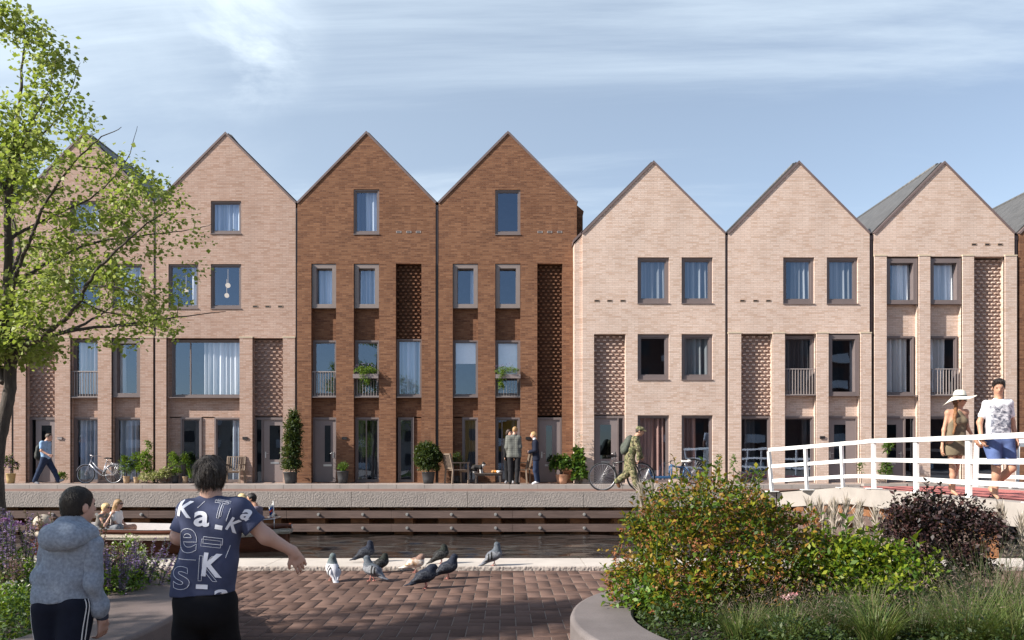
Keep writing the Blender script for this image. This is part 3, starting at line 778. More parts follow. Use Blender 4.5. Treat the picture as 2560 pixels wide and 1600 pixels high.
# ---- house 2
h = house_tall_pale(2)
h.hole(527, 603, 502, 584).hole(527, 603, 660, 771).hole(421, 496, 660, 771).hole(417, 600, 845, 1207).hole(632, 708, 845, 1207)
h.window(527, 603, 502, 584, d=.10, curt=[(0, 1, CB, 1)]); h.window(421, 496, 660, 771, d=.10, curt=[(.72, 1, C, 1)], lampsat=[(440, 714, .075, 0)])
h.window(527, 603, 660, 771, d=.10, lampsat=[(548, 700, .08, 0), (545, 726, .075, 0)])
for a, b in ((390, 417), (600, 632), (708, 738)): h.pillar(a, b, 845)
h.relief(632, 708, 847, 1040); h.door(632, 708, 1043, 1208, (669, 696, 1063, 1149), leaf=(653, 704), handle='l')
h.window(425, 600, 848, 993, fw=.05, curt=[(.43, 1, C, 1)], mull=(470,)); h.panel(417, 425.3, 845, 993); h.panel(417, 600, 993, 1043)
h.panel(417, 446.3, 1043, 1207); h.panel(498.7, 531.3, 1043, 1207); h.window(446, 499, 1043, 1206, sill=False, curt=[(.7, 1, CD, 1)]); h.window(531, 600, 1043, 1206, sill=False, curt=[(.62, 1, CB, 1)])
h.vents((638, 669, 701), 766); h.plate(614, 1096); h.finish(); h.pipe(741.5, 520)
# ---- house 3
h = House('brick_house', 'brown brick gabled house right beside the rose ones, its door at the left', YF1, (916, 332), (743.5, 508), (1089, 508), 'brick_brown')
h.hole(884, 948, 473, 585).hole(779, 841, 659, 1207).hole(885, 948, 659, 1207).hole(990, 1054, 659, 1207)
h.window(884, 948, 473, 585, d=.09, curt=[(.42, 1, CB, 1), (0, .4, CD, 1)])
h.window(779, 841, 659, 770, style='box', curt=[(0, 1, CB, 1)]); h.window(885, 948, 659, 770, style='box', curt=[(0, 1, CB, 1)])
for a, b in ((743.5, 779), (841, 885), (948, 990), (1054, 1089)): h.pillar(a, b, 659, False)
h.panel(779, 841, 770, 849); h.panel(885, 948, 770, 849); h.relief(990, 1054, 660, 846)
h.window(779, 841, 849, 992, fw=.07); h.balustrade(779, 841, 928, 991); h.panel(779, 841, 992, 1043)
h.window(885, 948, 849, 992, fw=.07, curt=[(0, 1, CB, .0)]); h.balustrade(885, 948, 940, 991); h.panel(885, 948, 992, 1043)
h.window(990, 1054, 846, 992, fw=.05, curt=[(0, 1, CB, 1)]); h.panel(990, 1054, 992, 1043)
h.door(779, 841, 1043, 1208, (808, 823, 1063, 1155), handle='r'); h.window(886, 948, 1043, 1206, sill=False, curt=[(.0, .25, CD, 1), (.6, 1, CD, 1)], mull=(913,))
h.window(993, 1033, 1043, 1206, sill=False); h.panel(1032.7, 1054, 1043, 1207)
h.vents((997, 1022, 1046), 580, True); h.plate(862, 1096); h.finish(); h.pipe(1092.5, 512, w=.09)
# ---- house 4
h = House('brick_house', 'brown brick gabled house next to the pale ones, white blinds in two windows', YF1, (1270, 332), (1096.5, 508), (1442, 506), 'brick_brown')
h.hole(1238, 1301, 474, 586).hole(1132, 1195, 659, 1207).hole(1238, 1301, 659, 1207).hole(1343, 1406, 659, 1207)
h.window(1238, 1301, 474, 586, d=.09); h.window(1132, 1195, 659, 770, style='box', curt=[(.82, 1, CB, 1)]); h.window(1238, 1301, 659, 770, style='box')
for a, b in ((1096.5, 1132), (1195, 1238), (1301, 1343), (1406, 1442)): h.pillar(a, b, 659, False)
h.panel(1132, 1195, 770, 849); h.panel(1238, 1301, 770, 849); h.relief(1343, 1406, 660, 1039)
h.window(1132, 1195, 849, 992, fw=.05, curt=[(0, 1, 'blind', .4)]); h.panel(1132, 1195, 992, 1043)
h.window(1238, 1301, 849, 992, fw=.07, curt=[(0, 1, 'blind', .62)]); h.balustrade(1238, 1301, 940, 991); h.panel(1238, 1301, 992, 1043)
h.panel(1132, 1155.3, 1043, 1207); h.window(1155, 1195, 1043, 1206, sill=False, curt=[(.1, 1, CD, 1)]); h.window(1239, 1300, 1043, 1206, sill=False, curt=[(.7, 1, CD, 1)], mull=(1255,))
h.door(1344, 1405, 1043, 1208, (1366, 1381, 1063, 1155), handle='l')
h.vents((1350, 1374, 1399), 580, True); h.plate(1320, 1096)
g = MB(); y0 = YF1 + 1.0; g.prism([(XP(1436, y0), 2), (XP(1457, y0), 2), (XP(1457, y0), ZP(540, y0)), (XP(1459.5, y0), ZP(528, y0)), (XP(1440, y0), ZP(511, y0)), (XP(1436, y0), ZP(514, y0))], y0, y0 + 8); g.build('rear_wall', h.bm, h.o)
h.finish()
# ---- house 5
h = House('brick_house', 'pale brick gabled house with relief brick panel above a left-hand door', YF2, (1634, 406), (1456, 585), (1813, 584), 'brick_pale')
def sq(hh, spec, y0, y1, curts, **k):
    for (a, b), c in zip(spec, curts): hh.hole(a, b, y0, y1); hh.window(a, b, y0, y1, d=.13, fw=.10, curt=c, **k)
sq(h, ((1594, 1673), (1704, 1782)), 643, 758, ([(0, 1, CG, 1)], [(0, 1, CG, 1)])); sq(h, ((1594, 1673), (1704, 1782)), 835, 949, (None, [(0, 1, CG, 1)]))
h.hole(1485, 1564, 835, 1207); h.relief(1485, 1564, 836, 1037); h.door(1485, 1564, 1039, 1209, (1502, 1530, 1061, 1147), leaf=(1488, 1545), handle='r')
for a, b, cu in ((1594, 1673, [(.0, .95, CR, 1)]), (1704, 1782, [(.1, .5, CR, 1)])): h.hole(a, b, 1038, 1207); h.window(a, b, 1038, 1207, d=.13, sill=False, curt=cu)
h.vents((1492, 1524, 1557), 752)
yq = YF2 + .13; g = MB(); g.prism([(XP(1436, yq), WALK-.3), (h.xl + .01, WALK-.3), (h.xl + .01, ZP(588, yq)), (XP(1436, yq), ZP(609, yq))], yq, YF2 + 1.2); g.build('side_return', h.bm, h.o)
g = MB(); a = Vector((h.xl + .02, 0, ZP(583, yq))); b = Vector((XP(1433, yq), 0, ZP(607, yq))); g.add([(a.x, yq-.03, a.z), (b.x, yq-.03, b.z), (b.x, yq-.03, b.z+.1), (a.x, yq-.03, a.z+.1), (a.x, yq+1.2, a.z), (b.x, yq+1.2, b.z), (b.x, yq+1.2, b.z+.1), (a.x, yq+1.2, a.z+.1)], [(0,1,2,3),(7,6,5,4),(0,4,5,1),(1,5,6,2),(2,6,7,3),(3,7,4,0)]); g.build('side_verge', MT['verge'], h.o)
h.finish(); h.pipe(1816.5, 588)
# ---- house 6
h = House('brick_house', 'pale brick gabled house behind the left end of the white bridge railing', YF2, (1997, 406), (1820, 585), (2174, 584), 'brick_pale')
sq(h, ((1958, 2036), (2067, 2145)), 643, 759, ([(.33, 1, CG, 1)], [(.0, 1, CG, 1)]))
h.hole(1852, 1931, 834, 1207).hole(1961, 2040, 834, 1207).hole(2070, 2150, 834, 1207)
for a, b in ((1820, 1852), (1931, 1961), (2040, 2070), (2150, 2177)): h.pillar(a, b, 834)
h.relief(1852, 1931, 836, 1038); h.window(1852, 1931, 1040, 1207, sill=False, curt=[(.2, .5, CD, 1)])
h.window(1961, 2040, 837, 987, fw=.08, curt=[(0, .9, CD, 1)]); h.balustrade(1961, 2040, 921, 987); h.panel(1961, 2040, 987, 1040); h.window(1961, 2040, 1040, 1207, sill=False, curt=[(.7, .85, CD, 1)])
h.window(2070, 2150, 836, 990, style='box'); h.panel(2070, 2150, 990, 1040); h.door(2070, 2150, 1040, 1209, (2092, 2121, 1061, 1150), handle='l', curt=CG)
h.vents((1856, 1889, 1921), 752); h.plate(2054, 1094); h.finish(); h.pipe(2178.5, 588)
# ---- house 7
h = House('brick_house', 'pale brick gabled house behind the couple on the bridge', YF2, (2361, 407), (2185, 585), (2536, 584), 'brick_pale')
h.hole(2215, 2296, 641, 1207).hole(2324, 2405, 641, 1207).hole(2433, 2511, 641, 1207)
for a, b in ((2185, 2215), (2296, 2324), (2405, 2433), (2511, 2540)): h.pillar(a, b, 641)
h.window(2215, 2296, 645, 760, style='box', curt=[(.35, 1, C, 1)]); h.window(2324, 2405, 645, 760, style='box', curt=[(0, 1, C, 1)]); h.relief(2433, 2511, 645, 1038)
h.panel(2215, 2296, 760, 838); h.panel(2324, 2405, 760, 838)
h.window(2215, 2292, 838, 988, fw=.06, curt=[(0, .9, C, 1)]); h.window(2324, 2401, 838, 988, fw=.06, curt=[(0, .7, C, 1)]); h.balustrade(2324, 2405, 921, 987)
h.panel(2215, 2296, 988, 1040); h.panel(2324, 2405, 988, 1040)
h.door(2215, 2296, 1040, 1209, (2223, 2249, 1061, 1150), leaf=(2218, 2267), handle='r'); h.window(2324, 2405, 1040, 1207, sill=False, lampsat=[(2337, 1070, .08, 0)]); h.window(2433, 2511, 1040, 1207, sill=False)
h.vents((2435, 2468, 2500), 611); h.finish(); h.pipe(2541.5, 588)
# ---- house 8: its left edge only
h = House('brick_house', 'brown brick house cut by the right edge of the photo', YF2, (2727, 407), (2548, 585), (2900, 585), 'brick_brown')
h.finish()

# flower boxes hung on the brown houses' balustrades come with the plants
# ------------------------------------------------------------------ across the water behind the camera: what the ground-floor panes mirror
def block(name, label, x0, x1, y, h, m, storeys, ww, skip=0):
    t = thing(name, label, 'building', ((x0+x1)/2, y, 0)); g = MB(); g.box(x0, x1, y - 10, y, -.2, h); g.build('wall', m, t)
    g = MB(); q = MB(); sh = h / storeys; n = int((x1-x0)/ww)
    for i in range(storeys):
        for k in range(n):
            xa = x0 + (k + .25)*ww; z = i*sh + sh*.28
            g.box(xa, xa + ww*.5, y, y + .06, z, z + sh*.5)
            if k % 3 == 1: q.box(xa - .3, xa + ww*.5 + .3, y, y + 1.1, i*sh + .05, i*sh + .95)
    g.build('windows', MT['black'], t)['kind'] = 'stuff'; q.build('balconies', MT['white'], t)
block('apartment_block', 'beige apartment block across the square, seen only as a reflection in ground-floor panes', -62, -6, -46, 8.6, mat('beige render', (.34, .30, .25), .9), 3, 3.2)
block('apartment_block', 'ochre apartment block beside the beige one, seen only as a reflection', -5.5, 3.5, -44, 9.0, mat('ochre render', (.52, .27, .04), .9), 3, 3.0)
block('apartment_block', 'dark brick apartment block across the square, seen only as a reflection', 16, 120, -48, 21.0, mat('dark red brickwork', (.10, .045, .032), .9), 6, 3.6)
# ------------------------------------------------------------------ smooth bodies: distance field + surface nets
def _cone(P, a, b, ra, rb):
    a = np.array(a, float); b = np.array(b, float); d = b - a; L2 = max(float(d @ d), 1e-9)
    t = np.clip(((P - a) @ d) / L2, 0, 1)
    q = P - (a + t[..., None] * d)
    return np.sqrt((q * q).sum(-1)) - (ra + (rb - ra) * t)
def _ell(P, c, r, M):
    q = P - np.array(c, float)
    if M is not None: q = q @ np.array(M, float).T
    r = np.array(r, float); k0 = np.sqrt(((q / r) ** 2).sum(-1)); k1 = np.sqrt(((q / (r * r)) ** 2).sum(-1)) + 1e-9
    return k0 * (k0 - 1) / k1
def frame(f, up=(0,0,1)):
    f = Vector(f).normalized(); u = Vector(up); s = f.cross(u).normalized(); u = s.cross(f).normalized()
    return [tuple(s), tuple(f), tuple(u)]         # rows: side, front, up
def C(a, b, ra, rb=None, k=None): return ('c', Vector(a), Vector(b), ra, ra if rb is None else rb, k)
def E(c, r, M=None, k=None): return ('e', Vector(c), Vector(r), M, None, k)
def sdf_mesh(prims, h, k=.03, cuts=(), infl=0.0, noise=0.0, nscale=20.0, seed=1, smooth_it=1):
    lo = np.array([1e9]*3); hi = -lo
    for p in prims:
        for c in ((p[1], p[2]) if p[0] == 'c' else (p[1],)):
            r = max(p[3], p[4]) if p[0] == 'c' else max(p[2])
            lo = np.minimum(lo, np.array(c) - r); hi = np.maximum(hi, np.array(c) + r)
    pad = infl + 3*h + k*.5 + noise; lo -= pad; hi += pad
    n = np.ceil((hi - lo) / h).astype(int) + 1
    ax = [lo[i] + h * np.arange(n[i]) for i in range(3)]
    D = np.full(n, 1.0)
    for p in prims:
        kk = p[5] if p[5] is not None else k
        if p[0] == 'c':
            r = max(p[3], p[4]); a = np.minimum(np.array(p[1]), np.array(p[2])) - r; b = np.maximum(np.array(p[1]), np.array(p[2])) + r
        else:
            r = max(p[2]); a = np.array(p[1]) - r; b = np.array(p[1]) + r
        m = kk + infl + 4*h
        i0 = np.clip(((a - m - lo) / h).astype(int), 0, n - 1); i1 = np.clip(((b + m - lo) / h).astype(int) + 2, 1, n)
        sl = tuple(slice(i0[i], i1[i]) for i in range(3))
        P = np.stack(np.meshgrid(*[ax[i][sl[i]] for i in range(3)], indexing='ij'), -1)
        d = _cone(P, p[1], p[2], p[3], p[4]) if p[0] == 'c' else _ell(P, p[1], p[2], p[3])
        A = D[sl]
        if kk > 0:
            hh = np.maximum(kk - np.abs(A - d), 0) / kk; D[sl] = np.minimum(A, d) - hh*hh*kk*.25
        else: D[sl] = np.minimum(A, d)
    D = D - infl
    if cuts or noise:
        P = np.stack(np.meshgrid(*ax, indexing='ij'), -1)
        if noise:
            r = random.Random(seed); N = 0
            for o in range(7):
                w = np.array([r.uniform(-1, 1) for _ in range(3)]) * nscale * (1 + .45*o); N = N + np.sin(P @ w + r.uniform(0, 6)) / (1 + .5*o)
            D = D + N * noise * .45
        for c in cuts:
            pt, nr = np.array(c[0], float), np.array(Vector(c[1]).normalized(), float)
            D = np.maximum(D, (P - pt) @ nr)
    # surface nets
    ins = D < 0
    corners = [(i, j, l) for i in (0,1) for j in (0,1) for l in (0,1)]
    sh = tuple(n - 1); cnt = np.zeros(sh, int)
    def cs(A, o): return A[o[0]:o[0]+sh[0], o[1]:o[1]+sh[1], o[2]:o[2]+sh[2]]
    for o in corners: cnt += cs(ins, o)
    act = (cnt > 0) & (cnt < 8); idx = -np.ones(sh, int); K = int(act.sum()); idx[act] = np.arange(K)
    S = np.zeros((K, 3)); Wt = np.zeros(K)
    for a in range(8):
        for b in range(a+1, 8):
            oa, ob = corners[a], corners[b]
            if sum(abs(oa[i]-ob[i]) for i in range(3)) != 1: continue
            da = cs(D, oa)[act]; db = cs(D, ob)[act]; cr = (da < 0) != (db < 0)
            t = np.where(cr, da / np.where(np.abs(da-db) < 1e-12, 1, da-db), 0)
            pos = np.array(oa)[None] + t[:, None] * (np.array(ob) - np.array(oa))[None]
            S += pos * cr[:, None]; Wt += cr
    base = np.argwhere(act); V = (base + S / np.maximum(Wt, 1)[:, None]) * h + lo
    quads = []
    for axx in range(3):
        b_, c_ = [(1,2),(2,0),(0,1)][axx]
        e0 = ins; s0 = [slice(1, -1)]*3; s0[axx] = slice(0, -1); s1 = list(s0); s1[axx] = slice(1, None)
        A = e0[tuple(s0)]; B = e0[tuple(s1)]; cr = np.argwhere(A != B)
        if len(cr) == 0: continue
        fl = A[tuple(cr.T)]
        g = cr.copy(); 
        for q in range(3):
            if q != axx: g[:, q] += 1
        def cell(db, dc):
            m = g.copy(); m[:, b_] -= db; m[:, c_] -= dc; m = np.clip(m, 0, np.array(sh)-1); return idx[tuple(m.T)]
        Q = np.stack([cell(1,1), cell(0,1), cell(0,0), cell(1,0)], -1)
        Q[~fl] = Q[~fl][:, ::-1]; quads.append(Q)
    Q = np.concatenate(quads); Q = Q[(Q >= 0).all(1)]
    for _ in range(smooth_it):                 # light relaxation against stair steps
        acc = np.zeros_like(V); ct = np.zeros(len(V))
        for i in range(4):
            a = Q[:, i]; b = Q[:, (i+1) % 4]
            np.add.at(acc, a, V[b]); np.add.at(ct, a, 1); np.add.at(acc, b, V[a]); np.add.at(ct, b, 1)
        V = V*.5 + .5*acc/np.maximum(ct, 1)[:, None]
    return V, Q
def sdf_obj(name, prims, h, mats, parent, **kw):
    V, Q = sdf_mesh(prims, h, **kw); return np_mesh(name, V, Q, mats, parent, True, True)

# ------------------------------------------------------------------ foliage
def leafquads(P, D, size, rng, asp=.55, fold=.25, jit=.35, N=None):
    """one folded leaf at every point P, pointing along D; N = rough face normal"""
    n = len(P); s = size * (1 + jit * rng.uniform(-1, 1, n))[:, None]
    D = D / (np.linalg.norm(D, axis=1)[:, None] + 1e-9)
    if N is None: N = rng.normal(size=(n, 3))
    S = np.cross(D, N); S /= (np.linalg.norm(S, axis=1)[:, None] + 1e-9); U = np.cross(S, D)
    a = P; tip = P + D*s; mid = P + D*s*.45
    l = mid + S*s*asp*.5 + U*s*fold*.5; r = mid - S*s*asp*.5 + U*s*fold*.5
    V = np.stack([a, l, tip, r], 1).reshape(-1, 3); Q = np.arange(4*n).reshape(-1, 4)
    return V, Q
def cat(parts):
    V = []; Q = []; b = 0
    for v, q in parts: V.append(v); Q.append(q + b); b += len(v)
    return np.concatenate(V), np.concatenate(Q)
def blades(base, r, n, L, rng, wid=.006, bend=.8, lean=.35, seg=4, up=1.0):
    """a tuft of arching grass blades"""
    an = rng.uniform(0, 2*np.pi, n); rr = r * np.sqrt(rng.uniform(0, 1, n)); out = np.stack([np.cos(an), np.sin(an), np.zeros(n)], 1)
    B = np.array(base)[None] + out * rr[:, None]; a2 = an + rng.normal(0, .6, n); o2 = np.stack([np.cos(a2), np.sin(a2), np.zeros(n)], 1)
    ln = L * rng.uniform(.55, 1.1, n); le = lean * rng.uniform(.2, 1.3, n); be = bend * rng.uniform(.3, 1.3, n)
    S = np.stack([-np.sin(a2), np.cos(a2), np.zeros(n)], 1)
    rows = []
    for i in range(seg + 1):
        t = i / seg; th = le + be * t * 1.2
        x = ln * (le * t + be * t * t * .55); z = ln * (t - .28 * be * t * t * t) * up
        p = B + o2 * x[:, None]; p[:, 2] += z; w = wid * (1 - t * .93)
        rows.append(np.stack([p - S*w*.5, p + S*w*.5], 1))
    A = np.stack(rows, 1); V = A.reshape(-1, 3); per = (seg + 1) * 2
    q = np.array([[2*i, 2*i+1, 2*i+3, 2*i+2] for i in range(seg)]); Q = (np.arange(n)[:, None, None] * per + q[None]).reshape(-1, 4)
    return V, Q
MT['leaf_tree'] = leafmat('linden leaves', [(.11, .17, .03), (.22, .29, .06), (.33, .39, .11), (.44, .47, .18)], .5)
MT['bark'] = mat('dark tree bark', (.062, .050, .042), .9, .45, 14, .8, 40, bdist=.02, stretch=(1, 1, .3))
MT['leaf_bush'] = leafmat('yellow green bush leaves', [(.014, .040, .005), (.045, .10, .008), (.10, .165, .012), (.23, .225, .016), (.27, .15, .02), (.13, .055, .018)], .30)
MT['berry_dark'] = mat('maroon seed heads', (.07, .022, .018), .8, .35, 40)
MT['berry'] = mat('rusty seed heads', (.22, .075, .028), .8, .35, 40)
MT['leaf_lime'] = leafmat('lime leaves', [(.03, .08, .008), (.08, .15, .010), (.17, .23, .015), (.27, .29, .025)], .34)
MT['leaf_purple'] = leafmat('dark purple leaves', [(.010, .006, .008), (.022, .010, .012), (.040, .016, .016), (.030, .022, .024)], .06)
MT['leaf_dark'] = leafmat('dark green leaves', [(.012, .028, .008), (.03, .055, .014), (.055, .08, .018)], .2)
MT['leaf_mid'] = leafmat('mid green leaves', [(.025, .07, .012), (.06, .13, .02), (.11, .19, .03)], .35)
MT['leaf_fresh'] = leafmat('fresh green leaves', [(.05, .12, .015), (.12, .22, .025), (.20, .30, .05)], .38)
MT['leaf_cream'] = leafmat('cream variegated leaves', [(.14, .20, .03), (.30, .33, .12), (.52, .46, .28), (.22, .28, .07)], .3)
MT['grass'] = leafmat('grass blades', [(.035, .065, .014), (.075, .12, .026), (.13, .17, .05), (.17, .14, .06)], .25)
MT['grass_dim'] = leafmat('muted grass blades', [(.018, .036, .010), (.045, .075, .02), (.10, .115, .05), (.13, .095, .07)], .2)
MT['plume'] = leafmat('beige grass plumes', [(.42, .35, .31), (.58, .50, .45), (.70, .62, .56)], .4)
MT['lavender'] = leafmat('lavender flowers', [(.12, .07, .20), (.22, .14, .33), (.34, .25, .46), (.20, .09, .14)], .25)
MT['verbena'] = leafmat('purple verbena flowers', [(.16, .05, .22), (.28, .10, .34), (.36, .16, .40)], .2)
MT['spike'] = leafmat('brown mauve seed spikes', [(.13, .06, .06), (.24, .13, .13), (.22, .14, .24)], .2)
MT['whiteflower'] = leafmat('small white flowers', [(.5, .5, .38), (.7, .68, .55)], .25)
MT['pinkflower'] = leafmat('pink flowers', [(.5, .18, .2), (.62, .34, .36), (.7, .5, .5)], .25)
MT['stem'] = mat('green stems', (.05, .08, .02), .7, .2)
MT['leaf_cover'] = leafmat('low cover leaves', [(.015, .04, .008), (.035, .08, .014), (.07, .125, .022)], .28)
MT['haze'] = leafmat('mauve grass panicles', [(.10, .07, .06), (.20, .13, .12), (.27, .21, .16)], .3)
MT['soil'] = mat('planting soil', (.035, .026, .02), .95, .4, 12, .6, 40)
def shell_points(lumps, n, rng, shell=.55):
    """points spread through a union of ellipsoid lumps, denser towards the outside; returns points and outward normals"""
    w = np.array([l[1][0]*l[1][1] + l[1][0]*l[1][2] + l[1][1]*l[1][2] for l in lumps]); w = w / w.sum(); P = []; N = []
    for (c, r), k in zip(lumps, rng.multinomial(n, w)):
        d = rng.normal(size=(k, 3)); d /= np.linalg.norm(d, axis=1)[:, None]; d[:, 2] = np.where(d[:, 2] < -.35, -d[:, 2], d[:, 2])
        t = shell + (1 - shell) * rng.uniform(0, 1, k) ** .6; t *= 1 + .10*np.sin(d[:, 0]*9 + c[0]*5) * np.sin(d[:, 2]*8 + 1) 
        P.append(np.array(c) + d * np.array(r) * t[:, None]); N.append(d)
    return np.concatenate(P), np.concatenate(N)
def clumped(lumps, nclump, per, size, spread, rng, asp=.6, shell=.55, droop=.15):
    Pc, Nc = shell_points(lumps, nclump, rng, shell)
    P = np.repeat(Pc, per, 0) + rng.normal(0, 1, (nclump*per, 3)) * np.array(spread); D = np.repeat(Nc, per, 0) * .7 + rng.normal(0, .75, (nclump*per, 3)); D[:, 2] -= droop
    Nn = np.repeat(Nc, per, 0) * .5 + np.array([0, 0, .8]) + rng.normal(0, .55, (nclump*per, 3))
    return leafquads(P, D, size, rng, asp, N=Nn)

# ------------------------------------------------------------------ the tree in the left planter
def tree(name, label, base, lims, outline, nclump, seed, per=46, leafs=.056, group=None, spread=.12, gs=1.0):
    """lims: polylines of (x, y, z, r) relative to base; outline: list of (z, r_max) for the crown"""
    rng = np.random.default_rng(seed); t = thing(name, label, 'tree', base, 0, group)
    g = MB(); skel = []
    for L in lims:
        pts = [Vector(p[:3]) for p in L]; rs = [p[3] for p in L]
        # catmull smoothing
        sp = []; sr = []
        for i in range(len(pts)-1):
            p0, p1, p2, p3 = pts[max(i-1,0)], pts[i], pts[i+1], pts[min(i+2, len(pts)-1)]
            for k in range(5):
                u = k/5; q = .5*((2*p1) + (p2-p0)*u + (2*p0-5*p1+4*p2-p3)*u*u + (3*p1-p0-3*p2+p3)*u**3); sp.append(q); sr.append(rs[i]*(1-u)+rs[i+1]*u)
        sp.append(pts[-1]); sr.append(rs[-1])
        sp = [q + Vector(rng.normal(0, .006, 3)) for q in sp]
        g.tube(sp, sr, 9 if rs[0] > .03 else 6); skel += [(q, r) for q, r in zip(sp, sr)]
    SK = np.array([q for q, r in skel]); SR = np.array([r for q, r in skel])
    zs = np.array([o[0] for o in outline]); ro = np.array([o[1] for o in outline])
    twig = MB(); Pc = []; tries = 0
    while len(Pc) < nclump and tries < nclump*40:
        tries += 1
        z = rng.uniform(zs[0], zs[-1]); rm = np.interp(z, zs, ro); a = rng.uniform(0, 2*np.pi)
        rr = rm * rng.uniform(.0, 1) ** .55
        p = np.array([rr*np.cos(a), rr*np.sin(a), z])
        if np.interp(z, zs, ro) < rng.uniform(0, ro.max()*.55): continue
        d = np.linalg.norm(SK - p, axis=1); j = np.argmin(d + np.where(SK[:, 2] > p[2] + .1, .5, 0) + np.where(SR > .07, .35, 0))
        if d[j] > .85/gs: continue
        # layered look: leave gaps
        p[1] *= .5 if p[1] < 0 else 1
        if math.sin(p[0]*3.0*gs+seed)*math.sin(p[1]*2.7*gs+1)*math.sin(p[2]*3.4*gs+2) < -.0: continue
        Pc.append(p); q = SK[j]; m = (q + p)/2 + np.array([0, 0, .08*d[j]]) + rng.normal(0, .03, 3)
        r0 = min(SR[j]*.6, .004 + .010*d[j]); twig.tube([q, m, p], [r0, r0*.75, .0025], 4, caps=False)
        tw = [q*(1-u)**2 + 2*m*u*(1-u) + p*u*u for u in (.5, .75)]
        SK = np.concatenate([SK, np.array(tw)]); SR = np.concatenate([SR, [r0*.7, r0*.5]])
    Pc = np.array(Pc); n = len(Pc)
    off = rng.normal(0, 1, (n, per, 3)) * np.array([spread, spread, spread*.6]); P = (Pc[:, None] + off).reshape(-1, 3)
    D = off.reshape(-1, 3)*4 + rng.normal(0, .5, (n*per, 3)); D[:, 2] -= .35
    N = np.array([0, 0, 1.0]) + rng.normal(0, .55, (n*per, 3)) + np.array([-.3, -.1, 0])
    V, Q = leafquads(P, D, leafs, rng, .95, .22, .4, N)
    for v in twig.v: pass
    g.build('trunk', MT['bark'], t, world=False)
    if twig.v: twig.build('twigs', MT['bark'], t, world=False)['kind'] = 'stuff'
    np_mesh('crown', V, Q, MT['leaf_tree'], t, world=False)
    return t
TY = 12.0; TB = Vector((XP(-4, TY), TY, 0.0)); TS = TY/8.7
def tp(px, py, dy, r): p = W(px, py, TY) - TB; return (p.x, dy*TS*(.6 if dy < 0 else 1), max(p.z, 0) if py > 1400 else p.z, r*TS*.70)
LIM = [[tp(-4, 1425, 0, .135), tp(-3, 1330, 0, .115), tp(-5, 1230, 0, .105), tp(-6, 1150, 0, .10), tp(6, 1060, 0, .095), tp(21, 985, .02, .092), tp(22, 900, .03, .088), tp(13, 840, .03, .075), tp(14, 740, .02, .066), tp(20, 640, 0, .058), tp(22, 520, -.03, .05), tp(26, 420, 0, .042), tp(34, 320, .05, .033), tp(44, 210, .06, .022), tp(52, 110, .05, .012), tp(56, 50, .04, .005)],
       [tp(26, 905, .03, .06), tp(70, 872, -.15, .045), tp(140, 845, -.35, .037), tp(205, 805, -.5, .031), tp(245, 768, -.6, .028), tp(262, 735, -.65, .026), tp(300, 690, -.7, .022), tp(360, 640, -.8, .016), tp(420, 590, -.8, .010), tp(470, 560, -.8, .004)],
       [tp(262, 735, -.65, .018), tp(330, 740, -.8, .014), tp(400, 760, -1.0, .009), tp(440, 790, -1.1, .004)],
       [tp(245, 768, -.6, .016), tp(290, 790, -.4, .012), tp(350, 800, -.2, .008), tp(390, 840, -.1, .003)],
       [tp(24, 885, .05, .045), tp(70, 835, .3, .034), tp(140, 800, .6, .027), tp(220, 775, .9, .019), tp(330, 745, 1.2, .012), tp(450, 720, 1.4, .005)],
       [tp(18, 800, .02, .04), tp(60, 720, -.3, .03), tp(120, 610, -.5, .024), tp(170, 520, -.6, .019), tp(230, 450, -.7, .014), tp(290, 390, -.7, .009), tp(350, 360, -.7, .004)],
       [tp(16, 720, .02, .035), tp(60, 640, .4, .026), tp(130, 560, .8, .02), tp(230, 520, 1.1, .014), tp(340, 500, 1.2, .008), tp(430, 480, 1.2, .004)],
       [tp(20, 600, 0, .032), tp(50, 540, .3, .022), tp(100, 490, .5, .017), tp(170, 440, .6, .012), tp(240, 340, .7, .007), tp(270, 250, .7, .003)],
       [tp(22, 520, -.02, .026), tp(70, 430, -.3, .018), tp(120, 340, -.5, .012), tp(165, 250, -.5, .006), tp(180, 180, -.5, .003)],
       [tp(28, 400, .02, .022), tp(75, 300, .3, .014), tp(120, 200, .4, .008), tp(150, 110, .4, .003)],
       [tp(8, 960, 0, .05), tp(-20, 900, .1, .04), tp(-90, 840, .2, .03), tp(-200, 760, .1, .022), tp(-330, 680, .0, .012), tp(-430, 600, 0, .004)],
       [tp(12, 820, 0, .04), tp(-40, 720, -.4, .03), tp(-130, 600, -.8, .022), tp(-240, 500, -1.1, .012), tp(-310, 420, -1.2, .004)],
       [tp(16, 700, 0, .034), tp(-20, 600, .5, .024), tp(-90, 480, .8, .016), tp(-170, 380, 1.0, .008)],
       [tp(22, 500, 0, .028), tp(-10, 400, -.3, .018), tp(-60, 290, -.5, .012), tp(-100, 180, -.5, .005)],
       [tp(20, 860, 0, .045), tp(40, 800, .9, .03), tp(70, 730, 1.5, .018), tp(90, 660, 1.9, .006)],
       [tp(16, 830, 0, .045), tp(10, 740, -.8, .03), tp(30, 650, -1.3, .018), tp(50, 560, -1.7, .006)]]
def oz(py): return ZP(py, TY) - TB.z
OUT = [(oz(p), r * TY/2000) for p, r in ((900, 60), (860, 260), (800, 400), (720, 470), (640, 490), (540, 500), (460, 440), (390, 340), (320, 280), (260, 190), (200, 165), (120, 150), (60, 95), (20, 45))]
tree('linden_tree', 'young tree with pale green leaves and dark trunk standing behind the left planter', TB, LIM, OUT, 560, 5, per=44, leafs=.066, spread=.135, gs=1/TS)
